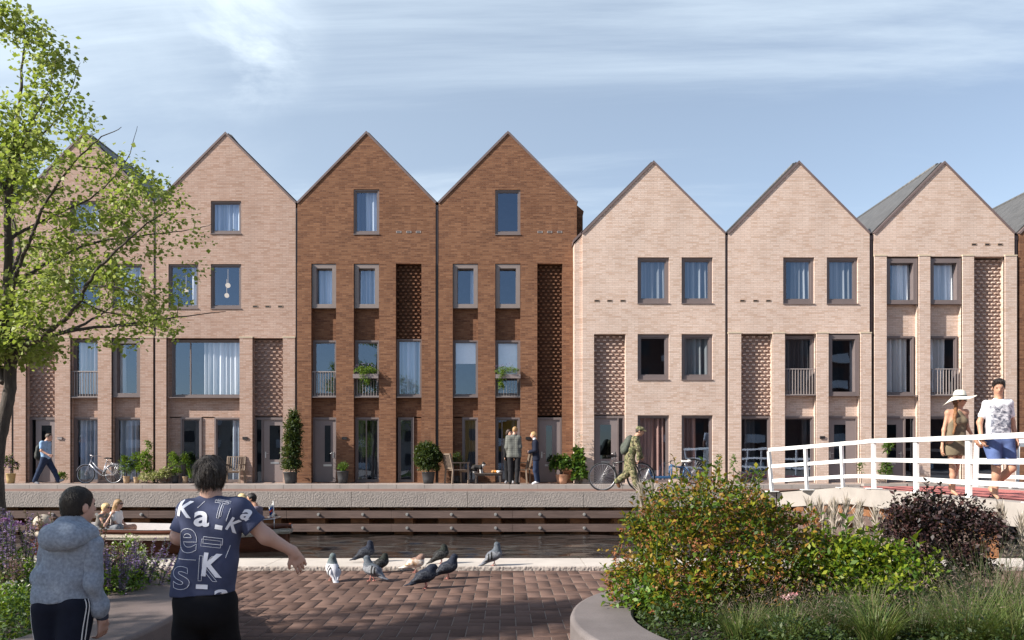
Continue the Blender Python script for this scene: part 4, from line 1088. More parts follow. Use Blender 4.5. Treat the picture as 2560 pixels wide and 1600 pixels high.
def rnd_tree(label, base, seed, hgt, rad, nclump, bare=.3):
    r = random.Random(seed); H = hgt; lims = [[(0,0,0,.16), (.03,.02,H*.2,.13), (-.02,.03,H*.4,.12), (.03,0,H*.65,.09), (0,.03,H*.85,.04), (0,0,H*.98,.008)]]
    for i in range(16):
        a = i*2.4 + r.uniform(-.3, .3); z0 = H*(bare + .02 + (.92-bare)*i/17); l = rad*(1.05 - .042*i)
        lims.append([(0,0,z0,.04), (math.cos(a)*l*.4, math.sin(a)*l*.4, z0+.15*l, .025), (math.cos(a)*l*.8, math.sin(a)*l*.8, z0+.28*l, .012), (math.cos(a)*l, math.sin(a)*l, z0+.4*l, .004)])
    out = [(H*bare, rad*.5), (H*(bare*.8+.2), rad*.95), (H*(bare*.5+.5), rad), (H*.9, rad*.7), (H, rad*.2)]
    tree('linden_tree', label, base, lims, out, nclump, seed, per=40, leafs=.075, group='street trees left of the camera', spread=.15)
# ------------------------------------------------------------------ planters in the foreground
RIM = .45
def ring_planter(name, label, c, ro, ri, mtop, soil_drop=.09):
    t = thing(name, label, 'planter', (c[0], c[1], 0)); n = 120
    g = MB(); prof = [(ro - .03, 0), (ro, .03), (ro, RIM - .035), (ro - .012, RIM - .008), (ro - .035, RIM), (ri + .02, RIM), (ri, RIM - .02), (ri, .1)]
    k = len(prof)
    for r, z in prof:
        for j in range(n): a = 2*math.pi*j/n; g.v.append((c[0] + r*math.cos(a), c[1] + r*math.sin(a), z))
    for i in range(k-1):
        for j in range(n): g.f.append((i*n+j, i*n+(j+1)%n, (i+1)*n+(j+1)%n, (i+1)*n+j)); g.m.append(0); g.sm.append(i in (2, 3))
    g.build('bench_rim', mtop, t)
    g = MB(); g.add([(c[0] + ri*math.cos(2*math.pi*j/n), c[1] + ri*math.sin(2*math.pi*j/n), RIM - soil_drop) for j in range(n)], [tuple(range(n))]); g.build('soil', MT['soil'], t)
    return t
def bench_mat(name, col):
    m, nt, b = newmat(name); co = objco(nt)
    n = nnoise(nt, co, 1.7, 6, .6); c = nmix(nt, nrange(nt, n, .3, .7), mul(col, .78), mul(col, 1.2))
    f = nrange(nt, nnoise(nt, co, 130, 2), .3, .7, .86, 1.14); c = nmix(nt, 1.0, c, f, 'MULTIPLY')
    nt.links.new(c, b.inputs['Base Color']); b.inputs['Roughness'].default_value = .62; b.inputs['Specular IOR Level'].default_value = .35
    nbump(nt, b, nnoise(nt, co, 70, 4), .25, .004); return m
CL = (-6.4, 6.0); CR_ = (2.87, 6.15)
ring_planter('round_planter', 'dark brown curved concrete bench planter on the left holding lavender', CL, 3.8, 3.05, bench_mat('dark brown concrete', (.15, .118, .11)))
ring_planter('round_planter', 'grey mauve curved concrete bench planter on the right holding shrubs', CR_, 2.37, 1.87, bench_mat('mauve grey concrete', (.155, .135, .132)))
SZ = RIM - .09
RNG = np.random.default_rng(11)

# ---- left planter
def spike_clump(x, y, n, hmin, hmax, mname, label, name='salvia_clump', spread=.22):
    t = thing(name, label, 'flowers', (x, y, SZ), 0, 'flower spikes in the left planter'); parts = []; st = MB(); fol = []
    for i in range(n):
        px, py = RNG.normal(0, spread, 2); H = RNG.uniform(hmin, hmax); lx, ly = RNG.normal(0, .035, 2)
        top = np.array([px + lx, py + ly, H]); b = np.array([px*.7, py*.7, 0]); st.tube([b, (b + top)/2 + [0, 0, .02], top], .0035, 4, caps=False)
        L = RNG.uniform(.20, .36); m = int(L/.0042); tt = RNG.uniform(0, 1, m); ang = RNG.uniform(0, 6.28, m)
        P = top[None] + (b - top)[None]/np.linalg.norm(b-top) * (tt*L)[:, None]; rad = .011*(.4 + .8*tt)
        d = np.stack([np.cos(ang), np.sin(ang), np.full(m, .35)], 1); np_mesh('flower_spike', *leafquads(P + d*rad[:, None]*.3, d, .026, RNG, .75, N=np.tile([0, 0, 1.], (m, 1)) + RNG.normal(0, .4, (m, 3))), MT[mname], t, world=False)
        m = 11; tt = RNG.uniform(0, .6, m); P = b[None] + (top-b)[None]*tt[:, None] + RNG.normal(0, .03, (m, 3)); d = RNG.normal(0, 1, (m, 3)); d[:, 2] = np.abs(d[:, 2])*.5
        fol.append(leafquads(P, d, .06, RNG, .35))
    st.build('stems', MT['stem'], t, world=False); np_mesh('foliage', *cat(fol), MT['leaf_mid'], t, world=False)
def verbena(x, y, n, h0, h1, label):
    t = thing('verbena', label, 'flowers', (x, y, SZ), 0, 'verbena heads in the left planter'); parts = []; st = MB()
    for i in range(n):
        px, py = RNG.normal(0, .2, 2); H = RNG.uniform(h0, h1); st.tube([(px*.5, py*.5, 0), (px*.8, py*.8, H*.6), (px, py, H)], .003, 4, caps=False)
        m = 70; d = RNG.normal(0, 1, (m, 3)); d /= np.linalg.norm(d, axis=1)[:, None]; d[:, 2] = np.abs(d[:, 2]) - .2
        np_mesh('flower_head', *leafquads(np.array([px, py, H])[None] + d*np.array([.03, .03, .02]), d, .02, RNG, .8), MT['verbena'], t, world=False)
    st.build('stems', MT['stem'], t, world=False)
def at(px, py, z):                 # ground point seen at a pixel, at height z
    Y = (EYE - z) * F / (py - VY); return XP(px, Y), Y
SP = [(-5.9, 8.05, 9, .55, .8, 'lavender', 'purple lavender clump at the far left beside the tree trunk'),
      (-5.25, 8.25, 10, .6, .86, 'lavender', 'purple lavender clump left of the hooded boy, farther back'),
      (-4.85, 7.7, 10, .5, .75, 'lavender', 'lavender clump just left of the hooded boy'),
      (-5.55, 7.4, 9, .45, .7, 'spike', 'brown mauve seed spikes at the left edge of the planter'),
      (-4.6, 8.3, 9, .55, .8, 'spike', 'tall brown spikes behind the hooded boy'),
      (-5.1, 6.8, 7, .4, .6, 'lavender', 'low lavender clump left of the hooded boy near the front'),
      (-4.25, 7.95, 11, .5, .78, 'spike', 'brown mauve spikes right of the hooded boy, in front of the boat'),
      (-3.95, 7.6, 10, .45, .7, 'spike', 'brown mauve spikes at the middle of the gap between the boys'),
      (-3.72, 7.85, 9, .45, .74, 'lavender', 'lavender clump between the two boys, in front of the boat hull'),
      (-3.62, 7.35, 8, .35, .6, 'lavender', 'lavender clump at the right end of the planter'),
      (-4.4, 7.3, 8, .42, .62, 'spike', 'spike clump right behind the hooded boy\'s sleeve')]
for a in SP: spike_clump(a[0], a[1], int(a[2]*3.2), (a[3] - .02 if a[0] < -4.5 else .28), (a[4] if a[0] < -4.5 else .53), a[5], a[6])
verbena(-5.2, 7.2, 6, .45, .72, 'round purple verbena heads left of the hooded boy')
verbena(-4.75, 6.5, 5, .3, .5, 'round purple verbena heads low beside the hooded boy\'s back')
verbena(-4.25, 7.7, 7, .62, .74, 'tall purple verbena heads in front of the boat women')
verbena(-5.8, 6.9, 5, .4, .65, 'round purple verbena heads at the left picture edge')
# low green cover on the whole bed
def cover(name, c, r, n, size, h, m, rng, kx=None, flower=None):
    a = rng.uniform(0, 2*np.pi, n); rr = r*np.sqrt(rng.uniform(0, 1, n)); P = np.stack([c[0] + rr*np.cos(a), c[1] + rr*np.sin(a), np.zeros(n)], 1)
    hh = h*(.45 + .55*np.sin(P[:, 0]*5 + 1)*np.sin(P[:, 1]*4.3)) ; P[:, 2] = SZ + np.abs(hh)*rng.uniform(.1, 1, n)
    if kx is not None: P = P[kx(P)]
    n = len(P); D = rng.normal(0, 1, (n, 3)); D[:, 2] = np.abs(D[:, 2])*.6
    V, Q = leafquads(P, D, size, rng, .5, N=np.array([0, 0, 1.]) + rng.normal(0, .6, (n, 3)))
    o = np_mesh(name, V, Q, MT[m]); o['kind'] = 'stuff'; return o
vis_l = lambda P: (P[:, 0] > -6.6) & (P[:, 1] > 4.6)
tag(cover('ground_cover', CL, 3.02, 46000, .042, .30, 'leaf_cover', RNG, vis_l), 'low green ground cover filling the left planter', 'ground cover')
def edge_tuft(px, py, lab, m='leaf_fresh', n=420, r=.22, h=.25, fl=None):
    x, y = at(px, py, SZ); t = thing('bedding_plant', lab, 'plant', (x, y, SZ), 0, 'low plants along the left bench'); V, Q = clumped([((0, 0, h*.3), (r, r, h))], n//6, 6, .04, .03, RNG, .5)
    np_mesh('foliage', V, Q, MT[m], t, world=False)
    if fl:
        P, N = shell_points([((0, 0, h*.4), (r, r, h))], 150, RNG, .85); np_mesh('flowers', *leafquads(P, N + RNG.normal(0, .6, N.shape), .022, RNG, .9), MT[fl], t, world=False)['kind'] = 'stuff'
edge_tuft(300, 1500, 'fresh green low plant at the bench edge between the boys', n=600); edge_tuft(345, 1462, 'white flowering low plant at the right end of the left bed', fl='whiteflower'); edge_tuft(318, 1440, 'white flowering plant behind the fresh green one, between the boys', fl='whiteflower', h=.34)
edge_tuft(60, 1500, 'white flowering low plant at the left picture edge beside the hooded boy', fl='whiteflower', h=.3); edge_tuft(30, 1560, 'white flowering low plant nearest the camera in the left bed', fl='whiteflower'); edge_tuft(70, 1575, 'green tuft at the bench edge left of the hooded boy', 'leaf_mid')

# ---- right planter: shrubs
def shrub(name, label, base, lumps, nclump, per, size, leaf, stems=(), berries=0, asp=.6, spread=.05, group=None, shell=.5, berry_m='berry', shoots=()):
    t = thing(name, label, 'shrub', base, 0, group); g = MB()
    for c, r in lumps[:10]: g.tube([(c[0]*.15, c[1]*.15, 0), (c[0]*.5, c[1]*.5, c[2]*.5), c], [.02, .014, .006], 5, caps=False)
    sh = []
    for (b, tip, nl) in shoots:
        b = Vector(b); tip = Vector(tip); mid = (b + tip)/2 + Vector((0, 0, .01)); g.tube([b, mid, tip], [.007, .005, .002], 5, caps=False)
        k = nl; tt = np.linspace(.1, 1, k); P = np.array(b)[None] + (np.array(tip) - np.array(b))[None]*tt[:, None]; an = np.arange(k)*2.4
        D = np.stack([np.cos(an), np.sin(an), .35 + .5*tt], 1); sh.append(leafquads(P, D, size*1.5*(1.1 - .45*tt.mean()), RNG, .5, N=np.tile([0, 0, 1.], (k, 1)) + RNG.normal(0, .3, (k, 3))))
    g.build('stems', MT['stem'] if leaf != 'leaf_purple' else MT['bark'], t, world=False)
    parts = [clumped(lumps, nclump, per, size, spread, RNG, asp, shell)] + sh
    np_mesh('foliage', *cat(parts), MT[leaf], t, world=False)
    if berries:
        P, N = shell_points(lumps, berries, RNG, .9); per_b = 16; P = np.repeat(P, per_b, 0) + RNG.normal(0, .011, (berries*per_b, 3)); D = RNG.normal(0, 1, P.shape)
        np_mesh('seed_heads', *leafquads(P, D, .015, RNG, .9), MT[berry_m], t, world=False)
    return t
BY = 7.0
def q(px, py, dy=0, b=(0, 0, 0)): p = W(px, py, BY + dy); return (p.x - b[0], p.y - b[1], p.z - b[2])
b1 = (2.0, BY, SZ)
def lump(px, py, dy, rx, ry, rz): return (q(px, py, dy, b1), (rx, ry, rz))
LB = [lump(1760, 1310, .1, .58, .5, .42), lump(1840, 1330, .2, .5, .5, .40), lump(1690, 1400, -.05, .52, .5, .42), lump(1640, 1470, -.25, .42, .42, .36), lump(1960, 1360, .15, .42, .42, .34), lump(1850, 1440, -.25, .5, .42, .38), lump(1585, 1455, -.15, .26, .3, .16), lump(1720, 1520, -.55, .36, .3, .3), lump(1990, 1440, .0, .3, .3, .26), lump(1630, 1330, .1, .26, .3, .22), lump(1890, 1490, -.2, .42, .35, .3), lump(2010, 1490, -.1, .36, .3, .26), lump(1800, 1480, -.3, .4, .3, .3)]
def rshoots(L, n):
    P, N = shell_points(L, n, RNG, .86); out = []
    for p_, n_ in zip(P, N):
        if n_[2] < -.1: continue
        d = Vector(n_)*.6 + Vector((RNG.normal(0, .25), RNG.normal(0, .25), .55)); d.normalize(); l = RNG.uniform(.10, .26); out.append((tuple(p_), tuple(Vector(p_) + d*l), int(5 + l*28)))
    return out
def S(px0, py0, px1, py1, n, dy=0): return (q(px0, py0, dy, b1), q(px1, py1, dy, b1), n)
SH = [S(1705, 1265, 1702, 1200, 16), S(1772, 1260, 1768, 1205, 15, .1), S(1850, 1255, 1850, 1190, 15), S(1880, 1260, 1897, 1182, 16, .1), S(1815, 1265, 1810, 1215, 14), S(1915, 1265, 1915, 1235, 10), S(1660, 1300, 1655, 1255, 12), S(1560, 1440, 1520, 1470, 14, -.2), S(1570, 1420, 1530, 1450, 12, -.15), S(1600, 1490, 1545, 1520, 14, -.3), S(1620, 1380, 1608, 1320, 8), S(1590, 1430, 1540, 1430, 12, -.1), S(1735, 1265, 1740, 1225, 10), S(1580, 1510, 1537, 1545, 10, -.3)]
shrub('yellow_green_shrub', 'large rounded yellow green shrub with rusty seed heads on the right planter', b1, LB, 820, 14, .046, 'leaf_bush', berries=560, shoots=SH + rshoots(LB, 110), spread=.05, shell=.35)
b1 = (1.55, 6.65, SZ); BY = 6.7
shrub('green_shrub', 'fresh green low shrub tucked under the left side of the large yellow green one', b1, [lump(1600, 1500, 0, .24, .2, .16), lump(1660, 1530, -.1, .3, .22, .18), lump(1740, 1545, -.15, .28, .2, .16)], 130, 9, .05, 'leaf_fresh', shoots=[S(1640, 1500, 1610, 1440, 9), S(1700, 1510, 1690, 1430, 10), S(1570, 1510, 1545, 1490, 8)])
b1 = (3.3, 6.9, SZ); BY = 6.9
shrub('lime_shrub', 'bright lime leaved low shrub between the big shrub and the purple one', b1, [lump(2090, 1410, .1, .32, .3, .22), lump(2180, 1410, 0, .32, .3, .20), lump(2280, 1440, -.1, .22, .22, .15), lump(2240, 1480, -.25, .24, .22, .18), lump(2050, 1440, -.1, .26, .26, .2), lump(2120, 1480, -.1, .34, .3, .2), lump(2200, 1460, .1, .34, .3, .2)], 380, 9, .062, 'leaf_lime',
      shoots=[S(2115, 1380, 2118, 1300, 10), S(2180, 1380, 2190, 1310, 10), S(2290, 1420, 2290, 1340, 9), S(2300, 1440, 2345, 1380, 10), S(2310, 1450, 2340, 1410, 8), S(2065, 1400, 2060, 1340, 8), S(2150, 1390, 2145, 1330, 9)], asp=.5)
b1 = (4.0, 7.3, SZ); BY = 7.3
shrub('purple_shrub', 'dark purple leaved upright shrub under the bridge railing on the right', b1, [lump(2300, 1330, 0, .3, .3, .34), lump(2380, 1330, .1, .36, .3, .30), lump(2440, 1340, 0, .24, .25, .26), lump(2350, 1430, -.1, .36, .3, .3), lump(2270, 1330, .0, .2, .2, .2), lump(2330, 1500, -.15, .3, .25, .25), lump(2430, 1430, 0, .24, .22, .2)], 800, 11, .042, 'leaf_purple', berries=210, berry_m='berry_dark',
      shoots=[S(2240, 1320, 2236, 1232, 16), S(2268, 1310, 2266, 1245, 14), S(2290, 1300, 2288, 1250, 13), S(2318, 1300, 2316, 1205, 20), S(2342, 1300, 2348, 1240, 14), S(2376, 1300, 2376, 1256, 11), S(2400, 1300, 2402, 1262, 10), S(2460, 1310, 2462, 1265, 10), S(2330, 1300, 2333, 1222, 14), S(2480, 1320, 2486, 1290, 9), S(2355, 1250, 2352, 1212, 8)], spread=.04)
# ---- grasses in the right planter
def tuft(px, py, lab, n, L, m='grass', r=.09, wid=.007, bend=.9, lean=.35, z=SZ, grp='grass tufts in the right planter', cat_='grass tuft', name='grass_tuft', Y=None, fluff=0):
    if Y is None: x, y = at(px, py, z)
    else: x, y = XP(px, Y), Y
    t = thing(name, lab, cat_, (x, y, z), 0, grp); np_mesh('blades', *blades((0, 0, 0), r, n, L, RNG, wid, bend, lean), MT[m], t, world=False)
    if fluff:                                  # airy seed panicles over the tuft
        P = RNG.normal(0, 1, (fluff, 3)) * np.array([r*1.9, r*1.9, L*.22]) + np.array([0, 0, L*.72]); D = RNG.normal(0, 1, (fluff, 3)); D[:, 2] = np.abs(D[:, 2])
        np_mesh('seed_haze', *leafquads(P, D, .028, RNG, .12), MT['haze'], t, world=False)['kind'] = 'stuff'
    return t
tuft(1850, 1600, 'green grass tuft nearest the front of the right bench', 260, .34, Y=5.75); tuft(1960, 1640, 'arching green grass tuft at the bottom of the photo, left of the striped one', 260, .34, Y=5.6)
tuft(2190, 1600, 'arching tan tipped grass tuft at the bottom centre of the right planter', 330, .46, 'grass', wid=.009, bend=1.1, Y=5.6)
tuft(2420, 1590, 'big bright green grass tuft at the lower right', 420, .5, 'grass', .14, lean=.6, Y=5.6, fluff=600); tuft(2530, 1600, 'green grass tuft at the lower right corner', 340, .55, 'grass', .12, lean=.7, Y=5.4)
tuft(2470, 1500, 'tall slanting grass at the right edge with long pale blades', 260, .75, 'grass_dim', .12, .006, .5, .55, Y=6.3, fluff=500)
tuft(2290, 1560, 'muted grass tuft between the tan tipped one and the big green one', 300, .40, 'grass_dim', .12, Y=5.9, fluff=500)
tuft(2080, 1560, 'muted feathery grass tuft under the lime shrub', 320, .36, 'grass_dim', .16, .005, Y=5.95, fluff=700)
tuft(1990, 1530, 'feathery grey green grass in front of the big shrub', 300, .38, 'grass_dim', .15, .005, Y=6.1, fluff=700)
tuft(1880, 1545, 'feathery grey green grass at the foot of the big shrub', 280, .34, 'grass_dim', .14, .005, Y=6.0, fluff=800)
tuft(2380, 1540, 'muted grass tuft below the purple shrub', 300, .42, 'grass_dim', .14, .005, Y=6.2, fluff=600)
tuft(2560, 1540, 'tall muted grass tuft cut by the right edge', 300, .6, 'grass_dim', .14, .006, Y=6.0, fluff=500)
tuft(2160, 1520, 'thin upright grass tuft just under the lime shrub', 200, .42, 'grass', .12, .005, .5, .2, Y=6.25)
vis_r = lambda P: (P[:, 0] > .9) & (P[:, 1] > 4.9)
tag(cover('ground_cover', CR_, 1.84, 42000, .034, .26, 'leaf_dark', RNG, vis_r), 'dark low ground cover filling the right planter', 'ground cover')
def plume(px, ptop, py, Y, lab, H=.3):
    b = W(px, py, Y); t = thing('plume_grass', lab, 'ornamental grass', (b.x, b.y, SZ), 0, 'feathery plume grasses behind the right shrubs'); top = W(px + (ptop - px)*1.0, 0, Y)
    return t
def plumes(lst, Y, lab):
    bx = sum(XP(p[0], Y) for p in lst)/len(lst); t = thing('plume_grass', lab, 'ornamental grass', (bx, Y, SZ), 0, 'feathery plume grasses behind the right shrubs'); st = MB(); pp = []
    for (px, ptop, pbot, lean) in lst:
        a = W(px, pbot, Y); tp_ = W(px + lean, ptop, Y); o = Vector((bx, Y, SZ)); a -= o; tp_ -= o; st.tube([(a.x*.4, RNG.normal(0, .03), 0), a, tp_], [.004, .003, .002], 4, caps=False)
        m = 260; tt = RNG.uniform(0, 1, m); P = np.array(a)[None] + (np.array(tp_)-np.array(a))[None]*tt[:, None]; up = (np.array(tp_)-np.array(a)); up /= np.linalg.norm(up)
        D = up[None]*1.0 + RNG.normal(0, .22, (m, 3)); pp.append(leafquads(P - up[None]*.02, D, .12, RNG, .085, .02))
    st.build('stems', MT['stem'], t, world=False); np_mesh('plumes', *cat(pp), MT['plume'], t, world=False)
    np_mesh('blades', *blades((0, 0, 0), .1, 70, .5, RNG, .007), MT['grass'], t, world=False)
plumes([(1612, 1225, 1290, -9), (1635, 1222, 1295, -6)], 7.9, 'two beige grass plumes rising left of the big shrub'); plumes([(2035, 1262, 1330, -12), (2058, 1265, 1340, -8), (2075, 1275, 1345, 0)], 7.9, 'grey beige plumes just right of the big shrub')
plumes([(2085, 1268, 1340, 3), (2108, 1262, 1330, 8), (2140, 1268, 1350, 8)], 7.8, 'grey beige plumes above the lime shrub'); plumes([(2160, 1290, 1370, -12), (2195, 1285, 1380, -6), (2205, 1300, 1400, -6), (2225, 1320, 1400, 6), (2240, 1330, 1410, 4)], 7.6, 'cream plumes between the lime and purple shrubs')
plumes([(2525, 1275, 1385, -24), (2515, 1300, 1390, -12), (2560, 1300, 1400, -8), (2570, 1310, 1410, -6)], 7.2, 'tall cream plumes at the right edge under the bridge')
g = thing('pink_yarrow', 'small pink flower heads among the grasses of the right planter', 'flowers', (XP(1975, 6.0), 6.0, SZ)); parts = []; st = MB()
for px, py in ((1965, 1493), (1985, 1486)):
    p = W(px, py, 6.0) - g.location; st.tube([(0, 0, 0), p], .003, 4); m = 60; D = RNG.normal(0, 1, (m, 3)); parts.append(leafquads(np.array(p)[None] + RNG.normal(0, 1, (m, 3))*np.array([.022, .02, .006]), D, .012, RNG, .9))
st.build('stems', MT['stem'], g, world=False); np_mesh('flower_heads', *cat(parts), MT['pinkflower'], g, world=False)

# trees standing left of the camera: they shade the boys and throw the long streaks on the paving
rnd_tree('leafy street tree out of the picture on the left, shading the two boys', (-9.0, 2.0, 0), 21, 6.2, 2.0, 330)
rnd_tree('tall bare stemmed street tree far out on the left whose shadow streaks the paving', (-10.9, 4.0, 0), 33, 8.6, 1.25, 150, .68)
# ------------------------------------------------------------------ boat on the canal
def wood_varnish(): return wood_mat('varnished mahogany', (.095, .032, .017), .35, (1.0, 12, 30))
MT['mahogany'] = wood_varnish(); MT['mahogany'].node_tree.nodes['Principled BSDF'].inputs['Roughness'].default_value = .3
MT['boat_white'] = mat('pale grey boat lining', (.60, .56, .55), .45, .06, 3)
MT['rope'] = mat('rope fender', (.42, .36, .29), .9, .35, 60, .8, 90)
def boat():
    Yc = 20.45; xA = XP(80, 20.2); xB = XP(722, 20.2)
    t = thing('wooden_boat', 'open varnished wooden launch with pale lining and rope fender, sailing past the lavender', 'boat', ((xA+xB)/2, Yc, WATER)); L = xB - xA
    n = 28; hb = 1.0
    def st(u):                                   # half beam, gunwale height, keel
        w = hb * (1 - abs(2*u - .92)**3.4 * (.95 if u > .46 else .72)); w = max(w, .05)
        zg = -.17 + .10*(1-u)**2.2 + .26*max(0, u-.45)**1.6; return w, zg
    V = []; fs = []; K = 9
    for i in range(n+1):
        u = i/n; w, zg = st(u); x = xA + L*u
        for j in range(2*K+1):
            a = (j - K)/K; s = abs(a); prof = math.sin(s*math.pi/2)**.75
            z = (WATER - .28) + (zg - WATER + .28) * s**1.8; xx = x - (.42*(1-s)**1.2 * max(0, (u-.8)/.2)) + (.25*(1-s) * max(0, (.12-u)/.12))
            V.append((xx, Yc + math.copysign(w*prof, a), z))
    m = 2*K+1
    for i in range(n):
        for j in range(2*K): fs.append((i*m+j, (i+1)*m+j, (i+1)*m+j+1, i*m+j+1))
    g = MB(); g.add(V, [f[::-1] for f in fs], 0, True); g.add([V[n*m+j] for j in range(m)], [tuple(range(m))]); g.add([V[j] for j in range(m)], [tuple(range(m))[::-1]])
    g.build('hull', MT['mahogany'], t)
    # gunwale, rope, lining, fore and aft decks
    for sgn in (-1, 1):
        pts = []; rp = []; li = []
        for i in range(n+1):
            u = i/n; w, zg = st(u); x = xA + L*u; pts.append((x, Yc + sgn*w, zg + .01)); rp.append((x, Yc + sgn*(w + .03), zg - .115))
        g = MB(); g.tube(pts, .045, 6); g.build('gunwale', MT['mahogany'] if sgn < 0 else MT['boat_white'], t)
        g = MB(); g.tube(rp, .052, 8)
        for i in range(2*n*4):
            u = i/(2*n*4); w, zg = st(u); x = xA + L*u; c = Vector((x, Yc + sgn*(w+.045), zg-.115)); g.bar(c + Vector((-.025, 0, -.055)), c + Vector((.025, 0, .055)), .03, .07)
        g.build('rope_fender', MT['rope'], t)
    g = MB(); v = []; f = []; k = 0
    i0, i1 = 3, 22
    for i in range(i0, i1+1):
        u = i/n; w, zg = st(u); x = xA + L*u
        for a, z in ((-1, zg+.06), (-.90, zg+.055), (-.80, -.62), (.80, -.62), (.90, zg+.055), (1, zg+.06)): v.append((x, Yc + a*(w-.03), z))
    for i in range(i1-i0):
        for j in range(5): f.append((i*6+j, i*6+j+1, (i+1)*6+j+1, (i+1)*6+j))
    g.add(v, f); g.build('lining', MT['boat_white'], t)
    for ua, ub in ((0, .13), (.77, 1)):
        g = MB(); v = []; f = []
        for i in range(9):
            u = ua + (ub-ua)*i/8; w, zg = st(u); x = xA + L*u
            for a, z in ((-1, 0), (-.5, .045), (0, .06), (.5, .045), (1, 0)): v.append((x, Yc + a*w, zg + .02 + z))
        for i in range(8):
            for j in range(4): f.append((i*5+j, (i+1)*5+j, (i+1)*5+j+1, i*5+j+1))
        g.add(v, f, 0, True); g.build('deck', MT['mahogany'], t)
    for u in (.30, .62):
        w, zg = st(u); x = xA + L*u; g = MB(); g.box(x-.22, x+.22, Yc-w*.86, Yc+w*.86, -.42, -.36); g.build('bench', MT['boat_white'], t)
    g = MB(); x = xA + L*.93; g.tube([(x-.55, Yc-.5, .1), (x-.3, Yc-.5, .12), (x+.1, Yc-.3, .14), (x+.1, Yc+.3, .14), (x-.3, Yc+.5, .12)], .014, 6); g.tube([(x-.3, Yc-.5, -.1), (x-.3, Yc-.5, .12)], .012, 6); g.tube([(x+.1, Yc-.3, -.1), (x+.1, Yc-.3, .14)], .012, 6); g.build('deck_rail', MT['metal'], t)
    g = MB(); x = xB - .1; g.box(x-.03, x+.03, Yc-.1, Yc+.1, -1.0, -.05); g.build('rudder', MT['mahogany'], t)
    # wind screen hoop and wicker cushion roll at the left end
    x = xA + .55; g = MB(); g.tube([(x+.5, Yc-.6, -.05), (x+.35, Yc-.5, .18), (x+.35, Yc+.5, .18), (x+.5, Yc+.6, -.05)], .012, 6); g.build('windscreen_frame', MT['metal'], t)
    c = thing('cushion', 'round wicker cushion lying on the left end deck of the boat', 'cushion', (XP(114, Yc), Yc - .1, .0)); g = MB(); g.ball((0, 0, .02), (.24, .22, .22), 14, 9); g.build('pad', MT['rope'], c, world=False)
    f = thing('boat_flag', 'small drooping blue and white flag on a pole at the boat\'s right end', 'flag', (XP(683, Yc), Yc, 0)); g = MB(); g.tube([(.03, 0, -.05), (0, 0, ZP(1252, Yc))], .012, 6); g.build('pole', MT['white'], f, world=False)
    g = MB(); z1 = ZP(1258, Yc)
    for i in range(6):
        for j in range(4):
            def fp(i, j): t_ = i/6; return (-.02 - .10*j/4*(1-.5*t_) - .0*t_, .03*math.sin(j*1.9 + i*.7), z1 - .42*t_ - .10*j/4*(1-t_))
            g.add([fp(i, j), fp(i+1, j), fp(i+1, j+1), fp(i, j+1)], [(0,1,2,3)], [0, 1, 2, 1, 0, 2][i])
    g.build('cloth', [MT['white'], mat('flag blue', (.03, .09, .3), .8), mat('flag red', (.4, .05, .04), .8)], f, world=False)
boat()

# ------------------------------------------------------------------ bicycles (local x forward, z up, wheel axle distance given)
MT['tyre'] = mat('rubber tyre', (.02, .02, .021), .8, .2); MT['spoke'] = mat('steel spokes', (.5, .5, .52), .35, .05, metal=.7)
def wheel_parts(t, cx, r, rim_m, thick=.020):
    g = MB(); g.tube([(cx + r*math.cos(a*math.pi/24), 0, r + r*math.sin(a*math.pi/24)) for a in range(48)], thick, 8, closed=True)
    w = g.build('wheel', MT['tyre'], t, world=False); g = MB(); rr = r - thick - .008
    g.tube([(cx + rr*math.cos(a*math.pi/24), 0, r + rr*math.sin(a*math.pi/24)) for a in range(48)], .011, 6, closed=True); g.build('rim', MT[rim_m], w, world=False)
    g = MB()
    for a in range(28):
        th = a*math.pi/14; g.tube([(cx + .02*math.cos(th+.6), .025*(-1)**a, r + .02*math.sin(th+.6)), (cx + rr*math.cos(th), 0, r + rr*math.sin(th))], .0032, 4, caps=False)
    g.tube([(cx, -.06, r), (cx, .06, r)], .022, 8); g.build('spokes', MT['spoke'], w, world=False)
